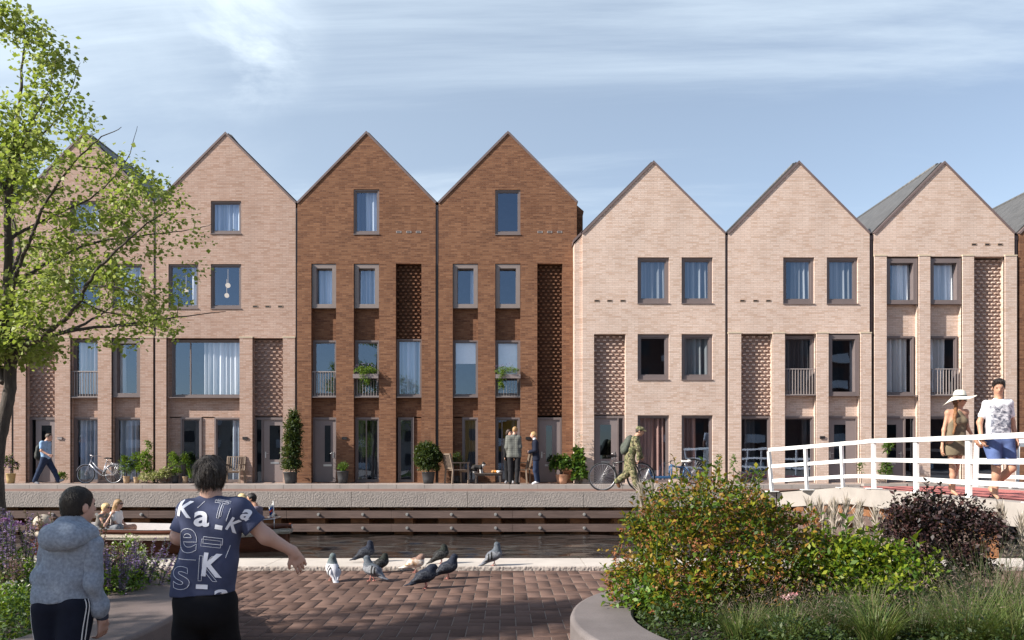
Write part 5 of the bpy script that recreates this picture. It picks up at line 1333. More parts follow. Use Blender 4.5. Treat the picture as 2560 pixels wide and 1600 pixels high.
def bicycle(name, label, loc, rz, frame_m, r=.35, wb=1.08, step=True, rack=True, rim='spoke', bars='city', scale=1.0, lean=0.0):
    t = thing(name, label, 'bicycle', loc, rz); t.scale = (scale,)*3; t.rotation_euler[0] = lean
    wheel_parts(t, 0, r, rim); wheel_parts(t, wb, r, rim)
    bb = Vector((.44, 0, .29)); st_ = Vector((.30, 0, .80)); hd = Vector((wb-.20, 0, .92)); hl = Vector((wb-.14, 0, .74)); ra = Vector((0, 0, r)); fa = Vector((wb, 0, r))
    g = MB(); R2 = .020
    if step: g.tube([hl, hl*.55 + bb*.45 + Vector((0,0,-.03)), bb + Vector((.03, 0, .02))], .028, 8); g.tube([hd + Vector((.01,0,-.04)), hl*.5 + bb*.5 + Vector((-.03,0,.10)), bb + Vector((-.02, 0, .16))], .016, 8)
    else: g.tube([hl, bb], .024, 8); g.tube([hd + Vector((.02,0,-.06)), st_ + Vector((0,0,-.04))], .022, 8)
    g.tube([bb, st_], R2, 8); g.tube([hl, hd], .024, 8)
    for s in (-1, 1): g.tube([bb + Vector((0, .03*s, 0)), ra + Vector((0, .06*s, 0))], .011, 6); g.tube([st_ + Vector((.03, .02*s, -.14)), ra + Vector((0, .06*s, 0))], .010, 6); g.tube([hl + Vector((0, .03*s, -.02)), hl*.4 + fa*.6 + Vector((.0, .05*s, .0)), fa + Vector((0, .055*s, 0))], .014, 6)
    g.build('frame', MT[frame_m], t, world=False)
    g = MB(); g.tube([st_, st_ + Vector((-.035, 0, .16))], .014, 8); g.build('seat_post', MT['metal'], t, world=False)
    g = MB(); c = st_ + Vector((-.05, 0, .18)); g.add([c + Vector(p) for p in ((-.13,-.08,.01), (-.13,.08,.01), (.0,.06,.02), (.15,.015,.0), (.15,-.015,.0), (0,-.06,.02), (-.12,-.07,-.05), (-.12,.07,-.05), (.14,.01,-.03), (.14,-.01,-.03))], [(0,5,2,1), (5,4,3,2), (0,1,7,6), (1,2,3,8,7), (5,0,6,9,4), (3,4,9,8), (6,7,8,9)]); g.build('saddle', MT['black'], t, world=False)
    g = MB(); hh = hd + Vector((-.03, 0, .13)); g.tube([hd, hh], .013, 8)
    if bars == 'city': g.tube([hh + Vector((-.24, -.28, -.02)), hh + Vector((-.05, -.27, .03)), hh + Vector((.04, -.08, .0)), hh, hh + Vector((.04, .08, .0)), hh + Vector((-.05, .27, .03)), hh + Vector((-.24, .28, -.02))], .012, 8)
    else: g.tube([hh + Vector((-.03, -.31, .01)), hh + Vector((.05, -.1, 0)), hh + Vector((.05, .1, 0)), hh + Vector((-.03, .31, .01))], .013, 8)
    g.build('handlebar', MT['metal'] if bars == 'city' else MT['black'], t, world=False)
    g = MB(); g.tube([bb + Vector((0, -.07, 0)), bb + Vector((0, .07, 0))], .016, 8); cr = [bb + Vector((.095*math.cos(a*math.pi/10), -.055, .095*math.sin(a*math.pi/10))) for a in range(20)]; g.tube(cr, .006, 5, closed=True)
    for s, a in ((-1, -.9), (1, 2.24)): e = bb + Vector((.17*math.cos(a), .07*s, .17*math.sin(a))); g.tube([bb + Vector((0, .07*s, 0)), e], .011, 6); g.box(e.x-.045, e.x+.045, e.y + (.0 if s > 0 else -.09), e.y + (.09 if s > 0 else 0), e.z-.012, e.z+.012)
    for s in (-1, 1): g.tube([bb + Vector((0, -.055, .09*s)), ra + Vector((0, -.055, .035*s))], .005, 4)
    g.build('crank', MT['black'], t, world=False)
    if rack:
        g = MB(); zr = 2*r + .07
        for s in (-1, 1): g.tube([(.26, .05*s, zr), (-.30, .06*s, zr)], .008, 5); g.tube([(-.12, .06*s, zr), (0, .07*s, r)], .007, 5); g.tube([(-.26, .06*s, zr), (0, .07*s, r)], .006, 5)
        for x in (.22, .05, -.12, -.29): g.tube([(x, -.06, zr), (x, .06, zr)], .007, 5)
        g.build('luggage_rack', MT['metal'], t, world=False)
        g = MB()
        for cx, a0, a1 in ((0, 10, 200), (wb, 20, 165)): g.tube([(cx + (r+.035)*math.cos(R(a)), 0, r + (r+.035)*math.sin(R(a))) for a in range(a0, a1, 15)], .016, 5)
        g.build('mudguards', MT[frame_m], t, world=False)
    return t
MT['bike_silver'] = mat('silver blue bike paint', (.52, .53, .57), .35, .08, metal=.2); MT['bike_black'] = mat('black bike paint', (.022, .023, .026), .3, .1); MT['bike_blue'] = mat('blue bike paint', (.025, .085, .19), .35, .1)
def on(px, Y, z): return (XP(px, Y), Y, z)
# silver city bike in front of the rose house, facing left
Yb = 28.1; sc = (283 - 213)*Yb/F/1.08
bicycle('city_bicycle', 'silver step-through city bicycle parked against the rose house left of the green pots', on(283.5, Yb, WALK), math.pi, 'bike_silver', scale=sc, lean=.06)
# black bicycle pushed by the man in camouflage (facing right, on the road)
Yc = 25.35; sc = (1602 - 1506)*Yc/F/1.08
bicycle('black_bicycle', 'black hybrid bicycle pushed along the road by the man in camouflage', on(1506, Yc, ROAD), 0, 'bike_black', r=.385, step=False, rack=False, bars='flat', scale=sc)
def cargo_bike():
    Y = 27.2; s = Y/F
    t = thing('cargo_bicycle', 'blue long front-loader cargo bicycle parked by the pale house windows', 'bicycle', on(1732, Y, WALK), math.pi)
    rr = .43; fr = .27; wbx = (1732 - 1613)*s
    wheel_parts(t, 0, rr, 'tyre', .026); wheel_parts(t, wbx, fr, 'tyre', .024)
    def p(px, py, y=0): return Vector(((1732 - px)*s, y, ZP(py, Y) - WALK))
    g = MB(); g.tube([p(1710, 1168), p(1692, 1168), p(1676, 1162)], .035, 8); g.tube([p(1732, 1190), p(1714, 1167)], .02, 6); g.tube([p(1712, 1168), p(1706, 1192)], .026, 6); g.tube([p(1706, 1192), p(1732, 1190)], .018, 6)
    g.tube([p(1678, 1160), p(1680, 1194)], .03, 8); g.tube([p(1674, 1164), p(1673, 1194)], .026, 8)
    for y in (-.16, .16): g.tube([p(1706, 1193, y*.3), p(1680, 1195, y), p(1640, 1194, y), p(1630, 1192, y*.5)], .028, 6)
    a, b = p(1680, 1190), p(1634, 1195); g.box(a.x, b.x, -.2, .2, a.z - .05, a.z); g.tube([p(1630, 1192), p(1622, 1172)], .03, 8); g.build('frame', MT['bike_blue'], t, world=False)
    g = MB()
    for y in (-.06, .06): g.tube([p(1621, 1172, y), p(1613, 1197, y)], .018, 6)
    g.build('fork', MT['white'], t, world=False)
    c = p(1713, 1154); g = MB(); g.tube([p(1712, 1170), p(1713, 1155)], .016, 6); g.build('seat_post', MT['metal'], t, world=False)
    g = MB(); g.box(c.x-.14, c.x+.12, -.07, .07, c.z-.01, c.z+.05); g.ball((c.x-.12, 0, c.z+.02), (.1, .1, .05), 8, 6); g.build('saddle', MT['white'], t, world=False)
    g = MB(); g.tube([p(1677, 1160), p(1676, 1154)], .014, 6); g.tube([p(1684, 1151, -.28), p(1676, 1154, -.1), p(1674, 1154, .1), p(1680, 1151, .28)], .013, 6); g.tube([p(1664, 1160, -.2), p(1676, 1155, -.05)], .01, 6); g.build('handlebar', MT['black'], t, world=False)
    g = MB(); b_ = p(1706, 1194); cr = [b_ + Vector((.1*math.cos(a*math.pi/8), -.06, .1*math.sin(a*math.pi/8))) for a in range(16)]; g.tube(cr, .008, 5, closed=True); g.tube([b_ + Vector((0, -.08, 0)), b_ + Vector((.15, -.08, -.08))], .012, 6); g.tube([b_ + Vector((0, .08, 0)), b_ + Vector((-.15, .08, .08))], .012, 6); g.build('crank', MT['black'], t, world=False)
    g = MB()
    for y in (-.15, .15): q0 = p(1672, 1195, y); g.tube([q0, (q0.x, y*1.3, .0)], .014, 6)
    g.build('kickstand', MT['metal'], t, world=False)
cargo_bike()

# ------------------------------------------------------------------ pots and plants along the facades
MT['terracotta'] = mat('pale terracotta', (.50, .27, .17), .85, .12, 8); MT['pot_tan'] = mat('tan pot', (.42, .30, .19), .85, .12, 8); MT['pot_black'] = mat('charcoal pot', (.035, .036, .04), .6, .15, 8); MT['pot_ochre'] = mat('ochre pot', (.40, .29, .13), .8, .1, 8)
YPT = 28.05
def potted(name, label, px, pot, w, hgt, leaf, lumps, n, per, size, Y=YPT, flowers=None, z=WALK, grp=None, asp=.5, pspread=.03, stem=True, blade=None, shell=.45, cat_='potted plant'):
    s = Y/F; t = thing(name, label, cat_, (XP(px, Y), Y, z), 0, grp); ph = 0
    if pot:
        ph = hgt*s; r = w*s/2; g = MB(); g.lathe([(r*.74, 0), (r*.86, ph*.4), (r, ph*.93), (r*1.04, ph*.94), (r*1.04, ph), (r*.93, ph), (r*.9, ph*.88)], 20); g.build('pot', MT[pot], t, world=False)
        g = MB(); g.lathe([(0.001, ph*.86), (r*.91, ph*.88)], 16); g.build('soil', MT['soil'], t, world=False)
    L = []
    for (lx, ly, rx, rz_) in lumps: L.append((((lx-px)*s, 0, ZP(ly, Y) - z), (rx*s, rx*s*.8, rz_*s)))
    if stem:
        g = MB()
        for c, r in L: g.tube([(0, 0, ph*.9), (c[0]*.3, 0, (c[2]+ph)/2), c], [.018, .012, .006], 5, caps=False)
        g.build('stems', MT['bark'], t, world=False)
    if L: np_mesh('foliage', *clumped(L, n, per, size, pspread, RNG, asp, shell), MT[leaf], t, world=False)
    if blade: np_mesh('blades', *blades((0, 0, ph*.9), .1, blade[0], blade[1], RNG, blade[2], .4, .25), MT[leaf], t, world=False)
    if flowers:
        P, N = shell_points(L, flowers[1], RNG, .9); P = np.repeat(P, 8, 0) + RNG.normal(0, .018, (flowers[1]*8, 3)); np_mesh('flowers', *leafquads(P, RNG.normal(0, 1, P.shape), .035, RNG, .9), MT[flowers[0]], t, world=False)['kind'] = 'stuff'
    return t
potted('potted_plant', 'mauve flowering plant in an ochre pot behind the tree trunk at the far left', 27, 'pot_ochre', 22, 25, 'leaf_dark', [(30, 1165, 16, 14), (24, 1150, 10, 10)], 60, 6, .08, flowers=('verbena', 26))
potted('potted_plant', 'small yellow green grass plant at the foot of the rose pillar beside the walking man', 153, None, 0, 0, 'leaf_fresh', [(153, 1193, 12, 10)], 40, 6, .08, stem=False)
potted('potted_plant', 'dark leafy plant in a tan pot right of the silver bicycle', 316, 'pot_tan', 16, 18, 'leaf_mid', [(316, 1165, 14, 22), (312, 1150, 8, 12), (320, 1178, 11, 10)], 100, 6, .075)
potted('potted_plant', 'leafy plant in a tan pot left of the green climber', 341, 'pot_tan', 14, 16, 'leaf_mid', [(340, 1150, 11, 18), (338, 1170, 9, 14)], 80, 6, .075)
potted('climbing_plant', 'tall fresh green climber on the downpipe between the rose houses', 365, None, 0, 0, 'leaf_fresh', [(365, 1150, 17, 22), (363, 1175, 20, 22), (372, 1120, 7, 22), (375, 1185, 16, 14)], 190, 7, .08, cat_='climbing plant')
potted('variegated_shrub', 'cream and green low shrub at the foot of the downpipe between the rose houses', 392, None, 0, 0, 'leaf_cream', [(370, 1195, 20, 12), (395, 1192, 22, 13), (415, 1185, 16, 14)], 200, 7, .075, Y=27.9, cat_='shrub')
potted('potted_plant', 'tall light green bushy plant in a dark pot left of the narrow rose window', 438, 'pot_black', 18, 20, 'leaf_fresh', [(436, 1160, 15, 22), (433, 1145, 8, 14), (440, 1180, 13, 10)], 130, 6, .075)
potted('potted_plant', 'dark leafy plant in a tan pot before the narrow rose window', 463, 'pot_tan', 14, 17, 'leaf_mid', [(463, 1160, 11, 20), (461, 1145, 6, 12)], 90, 6, .07)
potted('potted_plant', 'spiky green plant in a black pot just left of the bigger boy\'s head', 480, 'pot_black', 17, 13, 'leaf_fresh', [], 0, 0, 0, blade=(60, .5, .03), stem=False)
potted('potted_conifer', 'tall dark columnar evergreen in a black pot between the rose and brown houses', 726, 'pot_black', 34, 29, 'leaf_dark', [(729, 1165, 22, 18), (731, 1135, 22, 26), (732, 1100, 20, 26), (733, 1070, 17, 24), (735, 1045, 9, 18)], 900, 9, .10, Y=27.9, asp=.35, shell=.2, pspread=.06)
potted('potted_agave', 'small spiky grey green plant in a tapered dark pot right of the brown door', 857, 'pot_black', 29, 31, 'leaf_mid', [(857, 1168, 11, 9)], 40, 6, .06, blade=(70, .42, .025), stem=False)
potted('potted_topiary', 'round clipped dark bush in a wide charcoal pot between the brown houses', 1071, 'pot_black', 33, 29, 'leaf_dark', [(1071, 1143, 32, 34), (1065, 1130, 25, 24), (1085, 1150, 24, 24), (1060, 1155, 22, 20), (1071, 1168, 26, 16)], 1500, 9, .075, Y=27.85, asp=.4, shell=.3)
potted('potted_plant', 'dark shrub standing in shade behind the left garden chair', 1143, 'pot_black', 20, 18, 'leaf_dark', [(1143, 1158, 15, 18), (1143, 1142, 9, 10)], 90, 6, .06, Y=28.3)
potted('potted_hydrangea', 'pink flowering hydrangea in a pale terracotta pot by the brown house\'s door', 1405, 'terracotta', 32, 23, 'leaf_mid', [(1403, 1158, 25, 20), (1415, 1165, 22, 18), (1395, 1170, 18, 16)], 420, 8, .09, Y=27.6, flowers=('pinkflower', 30))
potted('climbing_plant', 'broad leaved green climber where the brown and pale houses meet', 1448, None, 0, 0, 'leaf_mid', [(1450, 1190, 20, 18), (1446, 1165, 17, 20), (1445, 1140, 11, 18)], 130, 7, .13, Y=27.5, asp=.8, cat_='climbing plant')
potted('climbing_plant', 'thin dry hollyhock above the broad leaved climber', 1447, None, 0, 0, 'plume', [(1447, 1105, 7, 34), (1450, 1125, 10, 14)], 40, 4, .06, Y=27.6, cat_='climbing plant')
potted('wall_weed', 'thin green weed at the pale wall right of the cargo bicycle', 1796, None, 0, 0, 'leaf_mid', [(1797, 1170, 8, 34), (1795, 1150, 5, 24)], 26, 4, .09, Y=27.4, cat_='weed')
potted('wall_weed', 'thin green weed at the foot of the pillar left of the bridge railing', 1834, None, 0, 0, 'leaf_mid', [(1834, 1168, 6, 30)], 18, 4, .09, Y=27.4, cat_='weed')
potted('wall_weed', 'thin green weed at the pale pillar behind the railing\'s bend', 2153, None, 0, 0, 'leaf_mid', [(2153, 1175, 6, 26)], 18, 4, .09, Y=27.4, cat_='weed')
potted('leafy_perennial', 'spreading green leafy plant left of the last pale door, behind the railing', 2213, None, 0, 0, 'leaf_mid', [(2213, 1185, 14, 12), (2213, 1165, 10, 14), (2222, 1120, 7, 16)], 70, 6, .13, Y=27.3, asp=.3, cat_='plant')
# flower boxes on the balustrades
def flower_box(label, x0, x1, y0, y1, lumps):
    Y = YF1 - .12; s = YF1/F; a, b = XP(x0, YF1), XP(x1, YF1); t = thing('flower_box', label, 'flower box', ((a+b)/2, Y, ZP(y1, YF1)), 0, 'flower boxes on the brown houses'); g = MB(); g.box(a, b, Y - .10, Y + .12, ZP(y1, YF1), ZP(y0, YF1)); g.build('box', MT['door'], t)
    L = [((XP(lx, YF1) - t.location.x, -.04, ZP(ly, YF1) - t.location.z), (rx*s, .16, rz_*s)) for lx, ly, rx, rz_ in lumps]
    np_mesh('foliage', *clumped(L, 210, 8, .045, .025, RNG, .5, .3), MT['leaf_fresh'], t, world=False)
    P, N = shell_points(L[:1], 60, RNG, .9); P[:, 2] += .12; np_mesh('flowers', *leafquads(P, RNG.normal(0, 1, P.shape), .03, RNG, .8), MT['lavender'], t, world=False)
flower_box('flower box with trailing green on the balustrade of the house with the left-hand brown door', 885, 948, 936, 947, [(916, 929, 31, 11), (912, 945, 14, 18), (920, 958, 7, 10)])
flower_box('flower box with trailing green below a white blind', 1239, 1301, 937, 947, [(1270, 929, 31, 10), (1255, 945, 11, 20), (1253, 965, 6, 16)])

# ------------------------------------------------------------------ garden furniture on the pavement
MT['teak'] = mat('grey weathered teak', (.22, .165, .125), .8, .2, 20, stretch=(1, 1, 5))
def armchair(label, px, Y, rz, w=.62, grp='wooden garden chairs', sc=1.0):
    t = thing('garden_chair', label, 'chair', on(px, Y, WALK), rz, grp); m = MT['teak']; t.scale = (sc,)*3     # faces +x
    for y in (-w/2, w/2):
        g = MB(); g.bar((-.28, y, 0), (-.25, y, .45), .045, .05); g.bar((-.25, y, .45), (-.36, y, .95), .045, .05); g.build('leg', m, t, world=False)
        g = MB(); g.bar((.27, y, 0), (.25, y, .66), .045, .05); g.build('leg', m, t, world=False)
        g = MB(); g.box(-.30, .30, y-.032, y+.032, .645, .675); g.build('armrest', m, t, world=False)
    g = MB()
    for i in range(6): x = -.24 + .09*i; g.box(x, x+.075, -w/2, w/2, .42, .445)
    g.box(.21, .25, -w/2, w/2, .36, .42); g.build('seat', m, t, world=False)
    g = MB()
    for i in range(7): y = -w/2 + .06 + (w-.12)*i/6; g.bar((-.262, y, .48), (-.352, y, .92), .02, .045)
    g.bar((-.356, -w/2, .93), (-.356, w/2, .93), .06, .03); g.bar((-.265, -w/2, .49), (-.265, w/2, .49), .04, .03); g.build('backrest', m, t, world=False)
    return t
armchair('slatted wooden garden armchair facing the coffee table, right of the round bush', 1142, 27.75, .45, sc=1.1)
armchair('wooden garden chair behind the suited man\'s legs', 1300, 28.1, math.pi - .2, sc=1.1)
armchair('wooden garden chair against the rose house, right of the bigger boy\'s head', 583, 28.15, -math.pi/2, sc=1.0)
def table():
    Y = 27.85; t = thing('garden_table', 'low dark wooden garden table with a cat standing on it', 'table', on(1222, Y, WALK)); hh = ZP(1182.5, Y) - WALK; x0 = XP(1186, Y) - t.location.x; x1 = XP(1254, Y) - t.location.x
    m = mat('dark teak', (.075, .058, .05), .7, .2, 15)
    g = MB()
    for i in range(6): g.box(x0, x1, -.3 + i*.1, -.3 + i*.1 + .092, hh-.03, hh)
    g.build('tabletop', m, t, world=False); g = MB(); g.box(x0+.06, x1-.06, -.24, -.21, hh-.09, hh-.03); g.box(x0+.06, x1-.06, .21, .24, hh-.09, hh-.03); g.build('apron', m, t, world=False)
    for x in (x0+.05, x1-.05):
        for y in (-.23, .23): g = MB(); g.box(x-.03, x+.03, y-.03, y+.03, 0, hh-.03); g.build('leg', m, t, world=False)
    ht = WALK + hh
    c = thing('coffee_cup', 'small white cup at the right end of the garden table', 'cup', (XP(1247, Y), Y-.1, ht)); g = MB(); g.lathe([(.05, 0), (.075, .03), (.085, .085), (.078, .085), (.06, .03)], 14); g.tube([(.08, 0, .07), (.12, 0, .06), (.075, 0, .025)], .01, 5); g.build('body', MT['white'], c, world=False)
    for px, mm, lab in ((1239, mat('orange fruit', (.6, .22, .02), .5), 'orange on the garden table next to the white cup'), (1233, mat('pastry', (.5, .27, .10), .8), 'bread roll on the garden table left of the orange')):
        o = MB(); o.ball((0, 0, .05), (.065, .06, .052), 12, 8); ob = o.build('fruit' if 'orange' in lab else 'bread_roll', mm, None); ob.location = (XP(px, Y), Y-.08, ht); tag(ob, lab, 'fruit' if 'orange' in lab else 'bread')
    return ht, Y
TBL = table()

# ------------------------------------------------------------------ animals
MT['eye'] = mat('dark eye', (.012, .01, .01), .15, .0)
def cat_on_table():
    z, Y = TBL; k = Y/F; t = thing('cat', 'black and white cat standing on the garden table, looking right', 'cat', (XP(1197, Y), Y, z)); s = 1.0
    def p(px, py, dy=0): return Vector(((px-1197)*k, dy, ZP(py, Y) - z))
    body = [C(p(1187, 1168), p(1202, 1168), .085, .075), C(p(1202, 1168), p(1208, 1163), .07, .055), E(p(1209.5, 1159.5), (.062, .055, .055)), C(p(1211, 1161), p(1213, 1161.5), .03, .02)]
    for dx, dy in ((0, -.05), (3.5, .05)): body.append(C(p(1201+dx, 1170, dy), p(1201.5+dx*1.2, 1181.5, dy), .036, .022)); body.append(C(p(1201.5+dx*1.2, 1181.8, dy), p(1203.5+dx*1.2, 1182, dy), .02, .018))
    for dx, dy in ((0, -.05), (3, .05)): body.append(C(p(1185+dx, 1170, dy), p(1187+dx, 1176, dy), .06, .035)); body.append(C(p(1187+dx, 1176, dy), p(1184+dx, 1178.5, dy), .032, .022)); body.append(C(p(1184+dx, 1178.5, dy), p(1185.5+dx, 1182, dy), .022, .02))
    body += [C(p(1182, 1166), p(1178.5, 1172), .028, .022), C(p(1178.5, 1172), p(1179, 1181), .022, .016)]
    for dy in (-.03, .03): body.append(C(p(1208, 1156.5, dy), p(1207.5, 1153, dy*1.2), .022, .006))
    V, Q = sdf_mesh(body, .012, k=.035); ctr = V[Q].mean(1); lz = ctr[:, 2]; lx = ctr[:, 0]
    white = ((lz < p(0, 1174).z) & (lx > p(1196, 0).x)) | ((lx > p(1206, 0).x) & (lz < p(0, 1160.5).z)) | ((lz < p(0, 1178).z) & (lx < p(1192, 0).x) & (lx > p(1182.3, 0).x))
    np_mesh('body', V, Q, [mat('black fur', (.016, .014, .014), .8, .3, 40), mat('white fur', (.7, .68, .65), .85, .1, 40)], t, world=False, smooth=True, mi=white.astype(int))
    for dy in (-.03, .03): g = MB(); g.ball(p(1211.5, 1158.5, dy), .009, 8, 6); g.build('eye', MT['eye'], t, world=False)
cat_on_table()
def feather(name, c1, c2, sc=60): 
    m, nt, b = newmat(name); co = objco(nt); n = nrange(nt, nnoise(nt, nmap(nt, co, (1, 1.6, 1)), sc, 4, .6), .38, .62)
    nt.links.new(nmix(nt, n, c1, c2), b.inputs['Base Color']); b.inputs['Roughness'].default_value = .75; b.inputs['Specular IOR Level'].default_value = .15; return m
PG = {'pale': (feather('pale grey plumage', (.42, .42, .46), (.58, .58, .62)), feather('pale wing plumage', (.40, .40, .44), (.56, .55, .58)), feather('green grey neck', (.07, .11, .10), (.16, .17, .20))),
      'mid': (feather('mid grey plumage', (.09, .095, .115), (.17, .18, .21)), feather('mid wing plumage', (.13, .135, .155), (.26, .27, .29)), feather('slate neck', (.06, .08, .09), (.12, .13, .16))),
      'dark': (feather('slate plumage', (.014, .017, .027), (.035, .04, .056)), feather('slate wing', (.014, .016, .024), (.075, .08, .095)), feather('dark blue neck', (.010, .013, .026), (.028, .034, .05))),
      'black': (feather('black plumage', (.010, .010, .011), (.035, .035, .036)), feather('black wing', (.010, .010, .011), (.08, .08, .08)), feather('black neck', (.010, .012, .012), (.03, .035, .03))),
      'white': (feather('white plumage', (.62, .55, .48), (.75, .70, .64)), feather('white brown wing', (.42, .25, .14), (.75, .68, .6), 18), feather('brown neck', (.16, .09, .07), (.30, .20, .16)))}
MT['pink_leg'] = mat('pink bird leg', (.5, .2, .17), .6); MT['beak'] = mat('dark beak', (.06, .05, .05), .4)
def pigeon(label, px, py, z, rz, kind, pitch=0.0, s=1.0, head=(.115, .30), turn=0.0):
    Y = (EYE - z)*F/(py - VY); t = thing('pigeon', label, 'pigeon', (XP(px, Y), Y, z), rz, 'pigeons by the water'); t.scale = (s*1.03,)*3; mb, mw, mn = PG[kind]; head = (head[0]*.92, head[1]*.86)
    cp, sp_ = math.cos(pitch), math.sin(pitch)
    def rot(v): x, zz = v[0], v[2]-.115; return Vector((x*cp - zz*sp_, v[1], x*sp_ + zz*cp + .115))
    hc = rot((head[0], turn, head[1]))
    body = [E(rot((0, 0, .145)), (.122, .072, .078), [tuple(Vector((cp, 0, sp_))), (0, 1, 0), (-sp_, 0, cp)]), C(rot((.055, 0, .16)), rot((.078, turn*.3, .20)), .064, .050), C(rot((.075, turn*.3, .20)), hc, .046, .030), E(hc, (.034, .028, .029)), C(hc, hc + Vector((.03, turn*.2, -.004)), .02, .011),
            C(rot((-.08, 0, .125)), rot((-.17, 0, .10)), .038, .022), E(rot((-.19, 0, .095)), (.075, .034, .010), [tuple(Vector((cp, 0, sp_))), (0, 1, 0), (-sp_, 0, cp)])]
    V, Q = sdf_mesh(body, .0095, k=.03); ctr = V[Q].mean(1); nk = ctr[:, 2] > (rot((.06, 0, .185)).z)
    np_mesh('body', V, Q, [mb, mn], t, world=False, smooth=True, mi=nk.astype(int))
    for sy in (-1, 1):
        M_ = frame(Vector((cp, 0.0, sp_ - .12)) , (0, -.25*sy, 1))
        wp = [E(rot((.0, .055*sy, .155)), (.022, .105, .052), M_), C(rot((-.06, .048*sy, .145)), rot((-.175, .018*sy, .118)), .030, .008)]
        V, Q = sdf_mesh(wp, .0085, k=.03); c2 = V[Q].mean(1); bars = ((np.abs(c2[:, 0] + .045) < .011) | (np.abs(c2[:, 0] + .085) < .011)) & (kind in ('pale', 'mid'))
        np_mesh('wing', V, Q, [mw, PG['black'][0]], t, world=False, smooth=True, mi=bars.astype(int))
        g = MB(); fx = .03*sy*.8; g.tube([(-.005, .028*sy, .10), (.0, .026*sy, .045), (-.008+fx, .026*sy, .006)], .0065, 6)
        for a in (-.5, 0, .5): g.tube([(-.008+fx, .026*sy, .006), (.03*math.cos(a)-.008+fx, .026*sy + .03*math.sin(a), .004)], .004, 5)
        g.tube([(-.008+fx, .026*sy, .006), (-.028+fx, .026*sy, .004)], .004, 5); g.build('leg', MT['pink_leg'], t, world=False)
        g = MB(); g.ball(hc + Vector((.012, .025*sy, .006)), .0055, 7, 5); g.build('eye', MT['eye'], t, world=False)
    g = MB(); b0 = hc + Vector((.03, turn*.2, -.003)); g.tube([b0, b0 + Vector((.02, 0, -.004)), b0 + Vector((.03, 0, -.010))], [.009, .006, .001], 6); g.build('beak', MT['beak'], t, world=False)
    return t
HZ = .066
pigeon('pale grey pigeon facing away on the pavers, leftmost of the flock', 832, 1452, 0, 2.05, 'pale', .55, 1.12, (.10, .315))
pigeon('dark blue grey pigeon on the coping at the water edge, leftmost there', 916, 1405, HZ, .25, 'dark', .25, 1.05, (.095, .30))
pigeon('grey barred pigeon facing left, second from the left on the pavers', 929, 1453, 0, 2.75, 'mid', .25, 1.08, (.115, .30))
pigeon('dark speckled pigeon half hidden behind the grey barred one', 954, 1431, 0, .55, 'black', .3, .95, (.10, .27))
pigeon('white and brown pigeon standing at the foot of the coping', 1040, 1431, 0, .15, 'white', .1, .98, (.105, .26))
pigeon('black pigeon on the coping in the middle of the flock', 1104, 1409, HZ, .3, 'black', .35, .98, (.09, .28))
pigeon('dark navy pigeon nearest the camera, head tucked low', 1065, 1471, 0, .35, 'dark', .2, 1.12, (.12, .25))
pigeon('slate grey pigeon walking right across the pavers', 1121, 1447, 0, .2, 'dark', .25, 1.1, (.12, .29), )
pigeon('grey pigeon on the coping at the right end of the flock', 1236, 1414, HZ, .1, 'mid', .4, 1.05, (.11, .31))
# ------------------------------------------------------------------ people
def skinmat(name, col): 
    m = mat(name, col, .55, .10, 9); b = m.node_tree.nodes['Principled BSDF']; b.inputs['Subsurface Weight'].default_value = .08; b.inputs['Subsurface Radius'].default_value = (.012, .005, .003); return m
def hairmat(name, col, sc=(30, 30, 6)):
    m, nt, b = newmat(name); co = objco(nt); n = nnoise(nt, nmap(nt, co, sc), 6, 5, .7, .4)
    nt.links.new(nmix(nt, nrange(nt, n, .3, .7), mul(col, .5), mul(col, 1.6)), b.inputs['Base Color']); b.inputs['Roughness'].default_value = .45; b.inputs['Specular IOR Level'].default_value = .4
    nbump(nt, b, n, .8, .012); return m
def cloth(name, col, var=.1, sc=14, b=.25, fine=220): return mat(name, col, .9, var, sc, b, fine, spec=.2, bdist=.003)
SK = skinmat('light skin', (.52, .30, .22)); SKT = skinmat('tanned skin', (.46, .25, .165)); SKC = skinmat('child skin', (.50, .31, .245))
MT['lip'] = mat('lips', (.35, .12, .10), .5); MT['shoe_dark'] = mat('dark shoe', (.02, .018, .018), .5); MT['shoe_grey'] = mat('grey shoe', (.25, .25, .27), .8); MT['shoe_white'] = mat('white shoe', (.65, .65, .68), .7)
MT['sunglass'] = mat('black sunglasses', (.01, .01, .012), .15)

